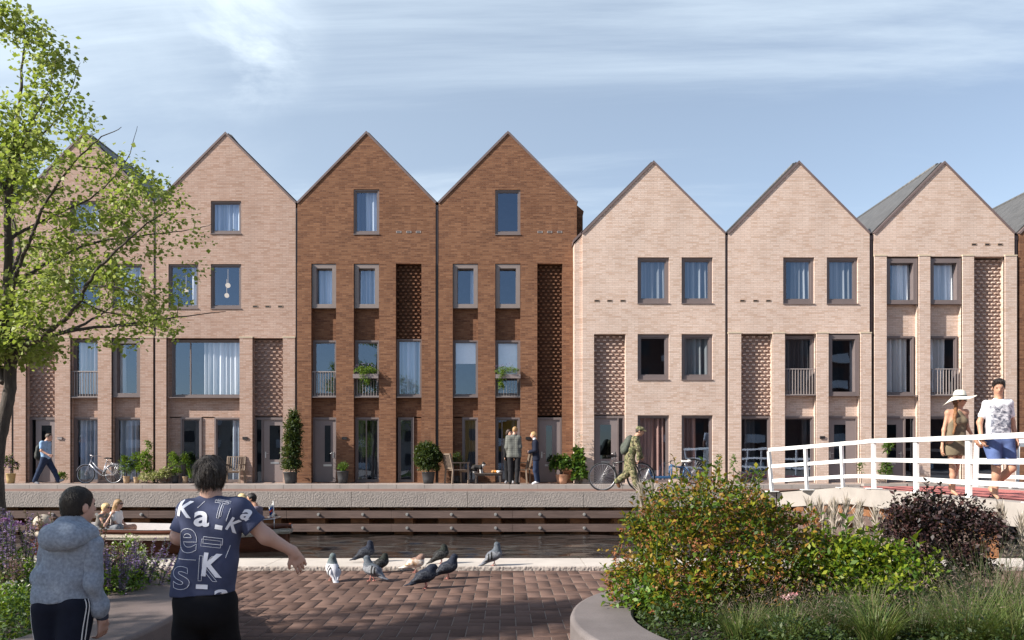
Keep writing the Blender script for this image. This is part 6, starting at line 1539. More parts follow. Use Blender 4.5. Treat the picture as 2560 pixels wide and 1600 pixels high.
class Person:
    def __init__(s, label, Y, feet, scale, h, group=None):
        """feet: pixel of the ground contact; scale: body size in metres relative to a 1.75 m adult"""
        s.Y = Y; s.s = scale; s.h = h; p = W(feet[0], feet[1], Y); s.t = thing('person', label, 'person', p, 0, group); s.o = p; s.J = {}
    def P(s, px, py, dy=0.0): return W(px, py, s.Y) + Vector((0, dy, 0)) - s.o
    def joints(s, **k):
        for n, v in k.items(): s.J[n] = s.P(*v)
        return s
    def arm(s, sd, r=(.047, .038, .027)):
        J = s.J; z = s.s; return [C(J['sh'+sd], J['el'+sd], r[0]*z, r[1]*z), C(J['el'+sd], J['wr'+sd], r[1]*z, r[2]*z)]
    def leg(s, sd, r=(.083, .056, .038)):
        J = s.J; z = s.s; kn, an = J['kn'+sd], J['an'+sd]; cf = kn.lerp(an, .3) + (kn - an).cross(Vector((1, 0, 0))).normalized() * .0
        return [C(J['hip'+sd], kn, r[0]*z, r[1]*z), C(kn, cf, r[1]*z, r[1]*.98*z), C(cf, an, r[1]*.98*z, r[2]*z)]
    def foot(s, sd, r=.040): J = s.J; z = s.s; return [C(J['an'+sd] + Vector((0, 0, -.02*z)), J['toe'+sd], r*z, r*.72*z)]
    def torso(s, r=(.090, .085, .098), w=.62):
        J = s.J; z = s.s; cs = (J['shL'] + J['shR'])/2; ch = (J['hipL'] + J['hipR'])/2; out = []
        for a in ('L', 'R'):
            sh = cs.lerp(J['sh'+a], w) + Vector((0, 0, -.045*z)); hp = ch.lerp(J['hip'+a], .8) + Vector((0, 0, .06*z)); wa = sh.lerp(hp, .55); c2 = cs.lerp(ch, .55); wa = c2.lerp(wa, .86)
            out += [C(sh, wa, r[0]*z, r[1]*z), C(wa, hp, r[1]*z, r[2]*z)]
        out += [C(cs + Vector((0, 0, -.03*z)), ch + Vector((0, 0, .04*z)), .085*z, .09*z), C(J['shL'], J['shR'], .052*z, .052*z), C(cs + Vector((0, 0, .0)), J['neck'], .07*z, .054*z)]
        return out
    def head(s, f, size=1.0, nose=1.0):
        z = s.s*size; c = s.J['head']; M_ = frame(f); side, fr, up = (Vector(v) for v in M_); s.M = M_; s.fr, s.sd, s.up = fr, side, up; s.hz = z
        s.chin = c + fr*.045*z - up*.095*z
        pr = [E(c + up*.022*z - fr*.012*z, (.076*z, .097*z, .092*z), M_), E(c + fr*.018*z - up*.035*z, (.060*z, .072*z, .088*z), M_), C(s.chin, c + fr*.045*z - up*.05*z, .026*z, .04*z),
              C(s.J['neck'], c - up*.05*z - fr*.015*z, .055*s.s*size**.5, .052*s.s*size**.5)]
        pr += [C(c + fr*.088*z + up*.006*z, c + fr*.106*z - up*.030*z, .010*z, .016*z, .012*z), C(c + fr*.08*z + up*.028*z - side*.03*z, c + fr*.08*z + up*.028*z + side*.03*z, .014*z, .014*z, .02*z)]
        for q in (-1, 1): pr += [E(c + side*.078*q*z - fr*.012*z - up*.012*z, (.012*z, .024*z, .034*z), M_, .008*z)]
        pr += [E(c + fr*.082*z - up*.062*z, (.024*z, .014*z, .010*z), M_, .012*z)]
        return pr
    def hand(s, sd, d, palm, curl=.5, k=1.0, thumb=1):
        """five-fingered hand: d = pointing direction from the wrist, palm = palm normal"""
        z = s.s*k; w = s.J['wr'+sd]; d = Vector(d).normalized(); n = Vector(palm); n = (n - d*n.dot(d)).normalized(); sdv = d.cross(n).normalized()*thumb; pr = []
        pr.append(C(w, w + d*.03*z, .026*z, .028*z)); base = w + d*.088*z
        for i in range(4):
            o = (i - 1.5)*.0228*z; b0 = w + d*.025*z + sdv*o*.7; b1 = base + sdv*o; pr.append(C(b0, b1, .0145*z, .0112*z, .010*z))
            L = (.078, .088, .082, .064)[3 - i if thumb < 0 else i] * z; c = curl*(1 + .12*i); dir_ = (d*math.cos(c*.6) + n*math.sin(c*.6)); p1 = b1 + dir_*L*.45; dir2 = d*math.cos(c*1.5) + n*math.sin(c*1.5); p2 = p1 + dir2*L*.32; dir3 = d*math.cos(c*2.2) + n*math.sin(c*2.2); p3 = p2 + dir3*L*.26
            pr += [C(b1, p1, .0096*z, .0086*z, .002*z), C(p1, p2, .0086*z, .0078*z, .002*z), C(p2, p3, .0078*z, .006*z, .002*z)]
        t0 = w + d*.03*z - sdv*.024*z; t1 = t0 + (d*.7 - sdv*.75 + n*.25).normalized()*.045*z; t2 = t1 + (d*.9 - sdv*.25 + n*.4).normalized()*.034*z
        pr += [C(t0, t1, .0155*z, .012*z, .012*z), C(t1, t2, .0115*z, .0085*z, .004*z)]
        return pr
    def body(s, prims, skin, k=.03): s.skin = skin; return sdf_obj('body', prims, s.h, skin, s.t, world=False) if False else np_mesh('body', *sdf_mesh(prims, s.h, k=k*s.s), skin, s.t, False, True)
    def part(s, name, prims, m, infl, cuts=(), k=.035, noise=0.0, nscale=18, h=None, seed=1):
        return np_mesh(name, *sdf_mesh(prims, h or s.h, k=k*s.s, infl=infl, cuts=cuts, noise=noise, nscale=nscale, seed=seed), m, s.t, False, True)
    def hair(s, m, extra=(), infl=.010, line=.035, back=-.08, noise=.004):
        """cap of hair: kept above a slanted line from brow to nape"""
        c = s.J['head']; z = s.hz; up, fr = s.up, s.fr
        pr = [E(c + up*.026*z - fr*.014*z, (.079*z, .101*z, .096*z), s.M), E(c - fr*.045*z - up*.03*z, (.066*z, .062*z, .075*z), s.M)] + list(extra)
        n1 = (fr*1.0 - up*.55).normalized(); pt = c + fr*.060*z + up*(line)*z
        s.hm = m; s.ho = s.part('hair', pr, m, infl*z, [(pt, n1)] + ([(c + up*back*z, -up)] if back is not None else []), .02, noise*z, 60)
        return s.ho
    def strands(s, n, L, wd):
        """locks of hair combed from the crown over the cap"""
        me = s.ho.data; k = len(me.vertices); co = np.zeros(k*3, np.float32); me.vertices.foreach_get('co', co); no = np.zeros(k*3, np.float32); me.vertices.foreach_get('normal', no)
        co = co.reshape(-1, 3); no = no.reshape(-1, 3); cr = np.array(s.J['head'] + s.up*.13*s.hz - s.fr*.04*s.hz); out = np.linalg.norm(no, axis=1) > .5; co, no = co[out], no[out]
        i = RNG.integers(0, len(co), n); P = co[i]; N = no[i]; D = P - cr; D[:, 2] -= .10; D += RNG.normal(0, .016, D.shape); D -= N * (D*N).sum(1)[:, None]; D /= np.linalg.norm(D, axis=1)[:, None] + 1e-6
        ln = L*RNG.uniform(.5, 1.15, n)[:, None]; S = np.cross(D, N); w = wd*RNG.uniform(.6, 1.2, n)[:, None]; P = P - N*.002; rows = []
        for t in (0, .33, .66, 1):
            q = P + D*ln*t + N*(.0045*s.hz*math.sin(t*2.2)) - np.array([0, 0, 1])*ln*.18*t*t + np.where(t == 1, 1, 0)*0; ww = w*(1 - .85*t); rows.append(np.stack([q - S*ww, q + S*ww], 1))
        V = np.stack(rows, 1).reshape(-1, 3); q = np.array([[2*a, 2*a+1, 2*a+3, 2*a+2] for a in range(3)]); Q = (np.arange(n)[:, None, None]*8 + q[None]).reshape(-1, 4)
        np_mesh('hair_locks', V, Q, s.hm, s.ho, False, True)['kind'] = 'stuff'
    def face(s, eyes=True, mouth=True):
        c = s.J['head']; z = s.hz
        if eyes:
            for q in (-1, 1): g = MB(); g.ball(c + s.fr*.082*z + s.sd*.031*q*z + s.up*.006*z, .0105*z, 8, 6); g.build('eye', MT['eye'], s.t, world=False)
        if mouth: g = MB(); a = c + s.fr*.092*z - s.up*.064*z; g.tube([a - s.sd*.024*z - s.fr*.008*z, a, a + s.sd*.024*z - s.fr*.008*z], [.003*z, .007*z, .003*z], 6); g.build('mouth', MT['lip'], s.t, world=False)
    def shoes(s, m, infl=.010): 
        for a in 'LR': z = s.s; s.part('shoe', s.foot(a), m, infl*z, [(Vector((0, 0, min(s.J['toe'+a].z, s.J['an'+a].z) - .044*z)), (0, 0, -1))])
X = Vector((1, 0, 0)); Yv = Vector((0, 1, 0)); Z = Vector((0, 0, 1))

# ---- the hooded boy, back to us
p = Person('boy in a grey hoodie and navy track trousers with white side stripes, seen from behind', 4.6, (160, 1880), .95, .0068)
p.joints(head=(193, 1264, .02), neck=(186, 1312, 0), shL=(128, 1362, 0), shR=(230, 1362, 0), hipL=(128, 1520, 0), hipR=(186, 1520, 0), elL=(100, 1445, .02), wrL=(112, 1490, .16), elR=(236, 1452, -.02), wrR=(243, 1548, .06),
         knL=(118, 1695, .06), knR=(186, 1690, -.04), anL=(118, 1855, -.02), anR=(188, 1850, -.08), toeL=(112, 1874, .14), toeR=(196, 1872, .08))
H = p.head((.45, .88, .02), .93)
hr = p.hand('R', (-.02, .12, -1), (-1, .25, 0), .55, .95, -1)
p.body(p.torso((.068, .066, .072), .5) + p.arm('L', (.042, .036, .027)) + p.arm('R', (.042, .036, .027)) + p.leg('L') + p.leg('R') + p.foot('L') + p.foot('R') + H + p.hand('L', (.3, 1, -.2), (1, 0, 0), .5, .9, 1) + hr, SKC)
p.hair(hairmat('dark brown short hair', (.020, .015, .012)), infl=.007, line=.05, back=-.060, noise=.003); p.face(); p.strands(2600, .013, .0020)
m_hood = cloth('heather grey fleece', (.27, .315, .385), .25, 60, .4, 300)
tor = p.torso((.080, .082, .086), .58) + [C(p.P(124, 1500, .0), p.P(184, 1508, .0), .084, .080), C(p.P(126, 1478, .0), p.P(184, 1486, .0), .080, .078), C(p.P(128, 1440, 0), p.P(184, 1450, 0), .074, .074)]
armsL = [C(p.J['shL'], p.J['elL'], .056, .050), C(p.J['elL'], p.J['wrL'], .050, .042)]; armsR = [C(p.J['shR'], p.J['elR'], .056, .050), C(p.J['elR'], p.J['elR'].lerp(p.J['wrR'], .80), .050, .043), E(p.J['elR'].lerp(p.J['wrR'], .70), (.050, .050, .04))]
hood = [C(p.P(150, 1345, -.10), p.P(205, 1345, -.11), .05, .045), C(p.P(150, 1345, -.09), p.P(165, 1315, -.02), .05, .045), C(p.P(165, 1315, -.02), p.P(188, 1300, -.03), .045, .042), C(p.P(188, 1300, -.03), p.P(222, 1328, -.02), .042, .042), C(p.P(205, 1345, -.11), p.P(228, 1340, -.01), .045, .042), E(p.P(180, 1332, -.10), (.105, .055, .075))]
sl = [(p.P(160, 1512), (-.08, 0, -1))]
p.part('hoodie', tor, m_hood, .006, [(p.P(150, 1503), (.07, 0, -1)), (p.P(186, 1316), (0, .0, 1))], .04, .007, 16)
for a_ in (armsL, armsR): p.part('sleeve', a_, m_hood, .004, (), .03, .009, 24, seed=5)
p.part('hood', hood, m_hood, .0, (), .05, .006, 22, seed=4)
p.part('cuff', [C(p.J['elR'].lerp(p.J['wrR'], .76), p.J['elR'].lerp(p.J['wrR'], .98), .040, .035)], cloth('navy rib cuff', (.05, .06, .085)), 0)
m_nav = cloth('navy track fabric', (.012, .015, .028), .2, 10, .2)
tr = [C(p.J['hip'+a], p.J['kn'+a], .098, .078) for a in 'LR'] + [C(p.J['kn'+a], p.J['an'+a], .078, .062) for a in 'LR'] + [C(p.P(130, 1505), p.P(182, 1505), .092, .092)]
trs = p.part('trousers', tr, m_nav, .004, (), .025, .010, 12, seed=3); tbv = BVHTree.FromPolygons([v.co for v in trs.data.vertices], [tuple(f.vertices) for f in trs.data.polygons])
for a, sg in (('L', -1), ('R', 1)):
    for o in (-.045, -.025):
        h_, k_, n_ = p.J['hip'+a], p.J['kn'+a], p.J['an'+a]; pts = []
        for i in range(40):
            q_ = (h_ + Z*.06).lerp(k_, i/20) if i < 20 else k_.lerp(n_, (i-20)/20)
            hit = tbv.ray_cast(q_ + X*sg*.5 + Yv*o, -X*sg)
            if hit[0] is not None: pts.append(hit[0])
        g = MB(); g.tube(pts, .0035, 6); g.build('side_stripe', MT['white'], p.t, world=False)
p.shoes(MT['shoe_dark'], .014)

# ---- the boy in the printed T-shirt
p = Person('boy in a blue grey letter-print T-shirt, arm stretched out towards the pigeons', 4.8, (520, 1858), 1.04, .0068)
p.joints(head=(525, 1187, .02), neck=(527, 1234, 0), shL=(470, 1275, 0), shR=(596, 1275, 0), hipL=(478, 1510, 0), hipR=(545, 1510, 0), elL=(446, 1342, .0), wrL=(470, 1390, .26), elR=(662, 1343, .03), wrR=(718, 1384, .12),
         knL=(462, 1660, .02), knR=(552, 1655, .12), anL=(462, 1832, -.10), anR=(556, 1830, .0), toeL=(452, 1850, .10), toeR=(566, 1850, .18))
H = p.head((.30, .93, -.10), .90)
hd = p.hand('R', (.42, .25, -.86), (-.3, .8, -.3), .45, .95, 1)
p.body(p.torso((.076, .078, .086), .55) + p.arm('L', (.05, .042, .028)) + p.arm('R', (.052, .044, .029)) + p.leg('L') + p.leg('R') + p.foot('L') + p.foot('R') + H + p.hand('L', (.1, 1, .2), (1, 0, 0), .5, .95, -1) + hd, SKC)
c = p.J['head']
p.hair(hairmat('dark brown mop hair', (.030, .023, .019), (22, 22, 5)), [E(c + Z*.028 - Yv*.01, (.081, .094, .078)), E(c - Yv*.035 - Z*.03, (.068, .066, .075)), C(c + X*.056 - Z*.005, c + X*.058 - Z*.045, .026, .016), C(c - X*.056 - Z*.005, c - X*.060 - Z*.045, .026, .016)], .003, .02, -.066, .006); p.face(); p.strands(3000, .060, .0026)
m_tee = cloth('blue grey jersey', (.062, .074, .135), .16, 9, .25, 260)
wtor = p.torso((.088, .092, .096), .66) + [C(p.P(474, 1440), p.P(546, 1440), .088, .088), C(p.P(470, 1490), p.P(542, 1496), .090, .086)]
wtor += [C(p.J['shR'], p.J['shR'].lerp(p.J['elR'], .35), .056, .064)]
hem = [(p.P(505, 1484), (.07, 0, -1)), (p.P(527, 1241), (0, .2, 1))]
tee = p.part('t_shirt', wtor, m_tee, .006, hem, .045, .012, 12, seed=9)
for a_, q_, r_ in (('R', .62, .084), ('L', .80, .066)):
    e_ = p.J['sh'+a_].lerp(p.J['el'+a_], q_); p.part('sleeve', [C(p.J['sh'+a_].lerp(e_, .1), e_ + (e_ - p.J['sh'+a_])*.35, .060, r_)], m_tee, .004, [(e_, e_ - p.J['sh'+a_])], .03, .007, 16, seed=12)
# the printed letters lie on the shirt's back
tm = tee.data; bvh = BVHTree.FromPolygons([v.co for v in tm.vertices], [tuple(f.vertices) for f in tm.polygons])
def on_shirt(x, z, lift=.004):
    h_ = bvh.ray_cast(Vector((x, -2, z)), Vector((0, 1, 0)))
    return (h_[0] + h_[1]*0 - Vector((0, lift, 0))) if h_[0] is not None else None
def glyph(ch, bold=.0):
    cu = bpy.data.curves.new('glyph', 'FONT'); cu.body = ch; cu.offset = bold; cu.resolution_u = 5; ob = bpy.data.objects.new('glyph', cu); COL.objects.link(ob)
    me = bpy.data.meshes.new_from_object(ob.evaluated_get(bpy.context.evaluated_depsgraph_get())); bpy.data.objects.remove(ob); bpy.data.curves.remove(cu)
    bm = bmesh.new(); bm.from_mesh(me); bpy.data.meshes.remove(me); bmesh.ops.remove_doubles(bm, verts=bm.verts, dist=1e-5); return bm
def print_letter(ch, x0, x1, y0, y1, rot=0.0, outline=False, bold=.03, r=.0016):
    bm = glyph(ch, bold) if ch not in '-/_' else None
    if bm is None:
        bm = bmesh.new(); vs = [bm.verts.new((x, y, 0)) for x, y in ((0,0),(1,0),(1,1),(0,1))]; bm.faces.new(vs)
    xs = [v.co.x for v in bm.verts]; ys = [v.co.y for v in bm.verts]; a, b, c_, d_ = min(xs), max(xs), min(ys), max(ys)
    A = p.P(x0, y1); B = p.P(x1, y0); cx, cz = (A.x+B.x)/2, (A.z+B.z)/2; w, hh = B.x-A.x, B.z-A.z; cr, sr = math.cos(rot), math.sin(rot)
    def place(co): u = ((co.x-a)/(b-a) - .5)*w; v = ((co.y-c_)/(d_-c_) - .5)*hh; return (cx + u*cr - v*sr, cz + u*sr + v*cr)
    g = MB()
    if not outline:
        sc = max(w/(b-a), hh/(d_-c_))
        for _ in range(4):
            es = [e for e in bm.edges if e.calc_length()*sc > .016]
            if not es: break
            bmesh.ops.subdivide_edges(bm, edges=es, cuts=1); bmesh.ops.triangulate(bm, faces=bm.faces[:])
        idx = {}; vs = []
        for v in bm.verts:
            q = on_shirt(*place(v.co)); 
            if q is not None: idx[v] = len(vs); vs.append(q)
        fs = [tuple(idx[v] for v in f.verts) for f in bm.faces if all(v in idx for v in f.verts)]; fs = [f for f in fs if max((vs[f[0]] - vs[f[1]]).length, (vs[f[1]] - vs[f[2]]).length) < .06]
        g.add(vs, fs, 0, True); g.build('printed_letter', MT['print'], tee, world=False)
    else:
        be = [e for e in bm.edges if len(e.link_faces) == 1]; used = set()
        nxt = {}
        for e in be:
            for v in e.verts: nxt.setdefault(v, []).append(e)
        for e in be:
            if e in used: continue
            loop = [e.verts[0], e.verts[1]]; used.add(e)
            while True:
                c2 = [q for q in nxt[loop[-1]] if q not in used]
                if not c2: break
                used.add(c2[0]); loop.append(c2[0].other_vert(loop[-1]))
            pts = []
            for i in range(len(loop)-1):
                m_ = max(1, int((loop[i+1].co - loop[i].co).length*max(w/(b-a), hh/(d_-c_))/.012))
                for j in range(m_): pts.append(loop[i].co.lerp(loop[i+1].co, j/m_))
            q3 = [on_shirt(*place(c_), lift=.002) for c_ in pts]; q3 = [q_ for q_ in q3 if q_ is not None]
            if len(q3) > 3: g.tube(q3, r, 5, closed=True)
        if g.v: g.build('printed_outline', MT['print'], tee, world=False)
    bm.free()
MT['print'] = mat('white shirt print', (.80, .83, .92), .85, .04)
print_letter('K', 457, 497, 1250, 1290, -.14, bold=.022); print_letter('a', 501, 539, 1275, 1313, -.05, bold=.022); print_letter('T', 546, 580, 1251, 1292, -.16, True, 0); print_letter('T', 551, 585, 1249, 1288, -.16, True, 0, .001)
print_letter('e', 458, 508, 1318, 1377, 0, True, .015); print_letter('-', 524, 570, 1340, 1356, -.12, True); print_letter('-', 519, 566, 1346, 1363, -.12, True, r=.001); print_letter('-', 553, 571, 1309, 1320, -.2)
print_letter('K', 524, 573, 1378, 1436, -.12, bold=.022); print_letter('K', 515, 560, 1385, 1446, -.06, True, 0); print_letter('s', 449, 492, 1410, 1466, .06, True, .015); print_letter('-', 508, 536, 1454, 1465, -.06)
print_letter('a', 552, 582, 1467, 1492, 0, bold=.03); print_letter('K', 584, 610, 1293, 1328, -.55, bold=.03); print_letter('a', 614, 636, 1272, 1300, -.5, bold=.03); print_letter('/', 506, 522, 1251, 1268, 0, True) if False else None
def print_line(a_, b_, r=.0016):
    A, B = p.P(*a_), p.P(*b_); pts = [on_shirt(A.x + (B.x-A.x)*i/12, A.z + (B.z-A.z)*i/12, .002) for i in range(13)]; pts = [q_ for q_ in pts if q_]
    if len(pts) > 2: g = MB(); g.tube(pts, r, 5); g.build('printed_line', MT['print'], tee, world=False)
print_line((507, 1268), (524, 1251)); print_line((462, 1392), (508, 1394)); print_line((447, 1320), (452, 1270)); print_line((580, 1300), (590, 1268)); print_line((577, 1390), (586, 1360))
m_blk = cloth('black trousers', (.008, .008, .010), .2, 10, .2)
tr = [C(p.J['hip'+a], p.J['kn'+a], .100, .080) for a in 'LR'] + [C(p.J['kn'+a], p.J['an'+a], .080, .062) for a in 'LR'] + [C(p.P(478, 1495), p.P(542, 1495), .084, .084), E(p.P(510, 1520, -.03), (.15, .12, .12))]
p.part('trousers', tr, m_blk, .004, (), .04, .012, 10, seed=5); p.shoes(MT['shoe_dark'], .014)

# ---- couple on the bridge
p = Person('woman in an olive playsuit and wide white sun hat walking on the bridge', 17.9, (2386, 1238), 1.34, .017)
p.joints(head=(2398, 1000, -.02), neck=(2396, 1022, 0), shL=(2370, 1032, 0), shR=(2414, 1030, 0), hipL=(2376, 1106, 0), hipR=(2403, 1106, 0), elL=(2361, 1075, .02), wrL=(2352, 1120, -.05), elR=(2420, 1070, .02), wrR=(2440, 1104, -.02),
         knL=(2378, 1172, -.06), knR=(2396, 1170, .10), anL=(2383, 1226, .0), anR=(2390, 1218, .22), toeL=(2384, 1236, -.14), toeR=(2392, 1234, .16))
H = p.head((.75, -.62, -.05), .93)
p.body(p.torso((.072, .066, .085), .55) + p.arm('L', (.038, .031, .022)) + p.arm('R', (.038, .031, .022)) + p.leg('L', (.075, .046, .032)) + p.leg('R', (.075, .046, .032)) + p.foot('L', .03) + p.foot('R', .03) + H + p.hand('L', (-.05, -.2, -1), (1, 0, 0), .5, .9, 1) + p.hand('R', (.5, -.2, -.9), (1, .2, .4), .5, .9, 1), SKT)
c = p.J['head']; m_h = hairmat('brown wavy hair', (.11, .055, .028))
p.hair(m_h, [], .010, .01, -.13); p.face(eyes=False)
p.part('braid', [C(c + Vector((-.05, .03, -.08)), p.P(2379, 1036, -.14), .05, .034), C(p.P(2379, 1036, -.14), p.P(2377, 1062, -.17), .036, .032), C(p.P(2377, 1062, -.17), p.P(2374, 1085, -.16), .032, .016)], hairmat('auburn braid', (.20, .09, .035)), 0, (), .03, .014, 40)
g = MB(); z = p.hz
for q_ in (-1, 1): g.ball(c + p.fr*.09*z + p.sd*.032*q_*z + p.up*.006*z, (.026*z, .026*z, .022*z), 10, 7)
g.bar(c + p.fr*.06*z - p.sd*.08*z + p.up*.01*z, c + p.fr*.095*z - p.sd*.04*z + p.up*.01*z, .006, .01); g.bar(c + p.fr*.06*z + p.sd*.08*z + p.up*.01*z, c + p.fr*.095*z + p.sd*.04*z + p.up*.01*z, .006, .01); g.build('sunglasses', MT['sunglass'], p.t, world=False)
# hat with a broad wavy brim
hc = c + Z*.075; n = 40; V = []; f = []; rings = [(0, .155), (.07, .15), (.115, .115), (.135, .04), (.138, .0), (.155, .0), (.25, -.03), (.34, -.05)]
for i, (r_, z_) in enumerate(rings):
    for j in range(n):
        a = 2*math.pi*j/n; dr = max(0, r_-.15); ang_drop = (-.95*dr*max(0, math.cos(a - 2.75))**2 + .35*dr*math.cos(a*2+.5)*.5 + .25*dr*max(0, math.cos(a)))
        V.append(hc + Vector((r_*math.cos(a), r_*math.sin(a)*.95, z_ + ang_drop)))
for i in range(len(rings)-1):
    for j in range(n): f.append((i*n+j, i*n+(j+1)%n, (i+1)*n+(j+1)%n, (i+1)*n+j))
g = MB(); g.add(V, f, 0, True); g.build('sun_hat', cloth('white straw', (.66, .64, .56), .08, 30), p.t, world=False)
g = MB(); g.tube([hc + Vector((.139*math.cos(a*.314), .133*math.sin(a*.314), .015)) for a in range(20)], .012, 6, closed=True); g.build('hat_band', MT['black'], p.t, world=False)
m_ol = cloth('olive viscose', (.155, .125, .085), .16, 8, .2)
top = p.torso((.078, .074, .092), .45) + [E(p.P(2384, 1053, -.10), (.085, .08, .085)), E(p.P(2403, 1053, -.10), (.085, .08, .085))]; hipc = (p.J['hipL'] + p.J['hipR'])/2
p.part('playsuit_top', top, m_ol, .012, [(p.P(2392, 1092), (0, 0, -1)), (p.P(2378, 1045), Vector((-.85, 0, .55))), (p.P(2408, 1045), Vector((.8, 0, .6)))], .04, .01, 12)
sk = [C(p.P(2390, 1098), p.P(2376, 1138), .12, .17), C(p.P(2390, 1098), p.P(2406, 1138), .12, .17), C(p.P(2374, 1125, -.02), p.P(2408, 1125, .02), .13, .13)]
p.part('playsuit_shorts', sk, m_ol, .0, [(p.P(2390, 1139), (0, 0, -1)), (p.P(2390, 1092), (0, 0, 1))], .06, .016, 9, seed=2)
g = MB(); pts = [p.P(2390, 1092) + Vector((.165*math.cos(a*.314), .105*math.sin(a*.314), 0)) for a in range(20)]; g.tube(pts, .014, 6, closed=True); g.build('belt', MT['black'], p.t, world=False)

p = Person('man in a white print T-shirt, blue shorts and flip-flops walking on the bridge', 16.5, (2488, 1246), 1.40, .017)
p.joints(head=(2494, 968, -.04), neck=(2497, 990, 0), shL=(2466, 1010, 0), shR=(2522, 1008, 0), hipL=(2478, 1106, 0), hipR=(2514, 1106, 0), elL=(2451, 1056, .03), wrL=(2448, 1100, -.08), elR=(2533, 1055, .03), wrR=(2540, 1102, -.02),
         knL=(2482, 1172, -.12), knR=(2522, 1170, -.10), anL=(2484, 1230, -.05), anR=(2500, 1222, .30), toeL=(2480, 1244, -.20), toeR=(2498, 1238, .15))
H = p.head((-.42, -.86, -.30), .98)
p.body(p.torso((.076, .074, .085), .55) + p.arm('L') + p.arm('R') + p.leg('L') + p.leg('R') + p.foot('L', .034) + p.foot('R', .034) + H + p.hand('L', (.25, -.3, -.9), (1, 0, .3), .7, .9, -1) + p.hand('R', (.0, -.15, -1), (-1, 0, 0), .5, .95, 1), SKT)
p.hair(hairmat('dark swept hair', (.022, .015, .012)), [E(p.J['head'] + p.up*.09*p.hz + p.fr*.03*p.hz, (.07*p.hz, .085*p.hz, .04*p.hz), p.M)], .006, .042, -.06); p.face(); p.strands(1200, .05, .004)
g = None
p.part('beard', [E(p.chin + p.up*.01*p.hz, (.045*p.hz, .03*p.hz, .03*p.hz), p.M), C(p.chin, p.J['head'] + p.sd*.066*p.hz - p.up*.04*p.hz, .022*p.hz, .014*p.hz), C(p.chin, p.J['head'] - p.sd*.066*p.hz - p.up*.04*p.hz, .022*p.hz, .014*p.hz)], hairmat('stubble', (.13, .075, .05)), .001*p.s, [(p.J['head'] - p.up*.058*p.hz, p.up)], .02)
def print_tee():
    m, nt, b = newmat('white jersey with grey ink print'); co = objco(nt); sp = nt.nodes.new('ShaderNodeSeparateXYZ'); nt.links.new(co, sp.inputs[0])
    n = nnoise(nt, nmap(nt, co, (9, 4, 16)), 1.0, 8, .75, .6); ink = nrange(nt, n, .40, .56)
    A, B = p.P(2464, 1096), p.P(2528, 1010)
    for so, lo, hi in ((sp.outputs[0], A.x, B.x), (sp.outputs[2], A.z, B.z)):
        ink = nmath(nt, 'MULTIPLY', ink, nmath(nt, 'MULTIPLY', nrange(nt, so, lo, lo + .05), nrange(nt, so, hi, hi - .05), True), True)
    ink = nmath(nt, 'MULTIPLY', ink, nmath(nt, 'LESS_THAN', sp.outputs[1], 0.0))
    cl = nt.nodes.new('ShaderNodeMapRange')
    nt.links.new(nmix(nt, ink, (.72, .72, .76), (.10, .11, .15)), b.inputs['Base Color']); b.inputs['Roughness'].default_value = .9; return m
tp_ = p.torso((.088, .086, .094), .60) + [C(p.J['shL'], p.J['shL'].lerp(p.J['elL'], .62), .052*p.s, .054*p.s), C(p.J['shR'], p.J['shR'].lerp(p.J['elR'], .62), .052*p.s, .054*p.s)]
p.part('t_shirt', tp_, print_tee(), .004, [(p.P(2497, 1100), (0, 0, -1)), (p.P(2497, 996), (0, -.35, 1)), (p.J['shL'].lerp(p.J['elL'], .6), p.J['elL'] - p.J['shL'])] , .04, .010, 11) if False else p.part('t_shirt', tp_, print_tee(), .004, [(p.P(2497, 1100), (0, 0, -1)), (p.P(2497, 995), (0, -.35, 1))], .04, .010, 11)
m_bl = cloth('blue cotton', (.085, .125, .27), .14, 9, .2)
sh_ = [C(p.J['hip'+a], p.J['hip'+a].lerp(p.J['kn'+a], .88), .115*p.s, .088*p.s) for a in 'LR'] + [C(p.P(2480, 1102), p.P(2512, 1102), .10*p.s, .10*p.s)]
p.part('shorts', sh_, m_bl, .004, [(p.P(2497, 1160), (0, .12, -1)), (p.P(2497, 1093), (0, 0, 1))], .03, .012, 9)
for a in 'LR':
    g = MB(); an, to = p.J['an'+a], p.J['toe'+a]; d = (to - an); d.z = 0; d.normalize(); sd_ = Vector((-d.y, d.x, 0)); zb = min(to.z, an.z) - .052*p.s; c0 = Vector((an.x, an.y, zb)) - d*.05; c1 = Vector((to.x, to.y, zb)) + d*.05
    g.add([c0 - sd_*.05, c0 + sd_*.05, c1 + sd_*.065, c1 - sd_*.065, c0 - sd_*.05 + Z*.025, c0 + sd_*.05 + Z*.025, c1 + sd_*.065 + Z*.025, c1 - sd_*.065 + Z*.025], [(0,1,2,3),(7,6,5,4),(0,4,5,1),(1,5,6,2),(2,6,7,3),(3,7,4,0)]); tt = c1 - d*.06 + Z*.03
    for q_ in (-1, 1): g.tube([tt, (c0 + c1)/2 + sd_*q_*.05 + Z*.10 - Z*.02, c0.lerp(c1, .35) + sd_*q_*.055 + Z*.02], .011, 5)
    g.build('flip_flop', MT['shoe_dark'], p.t, world=False)

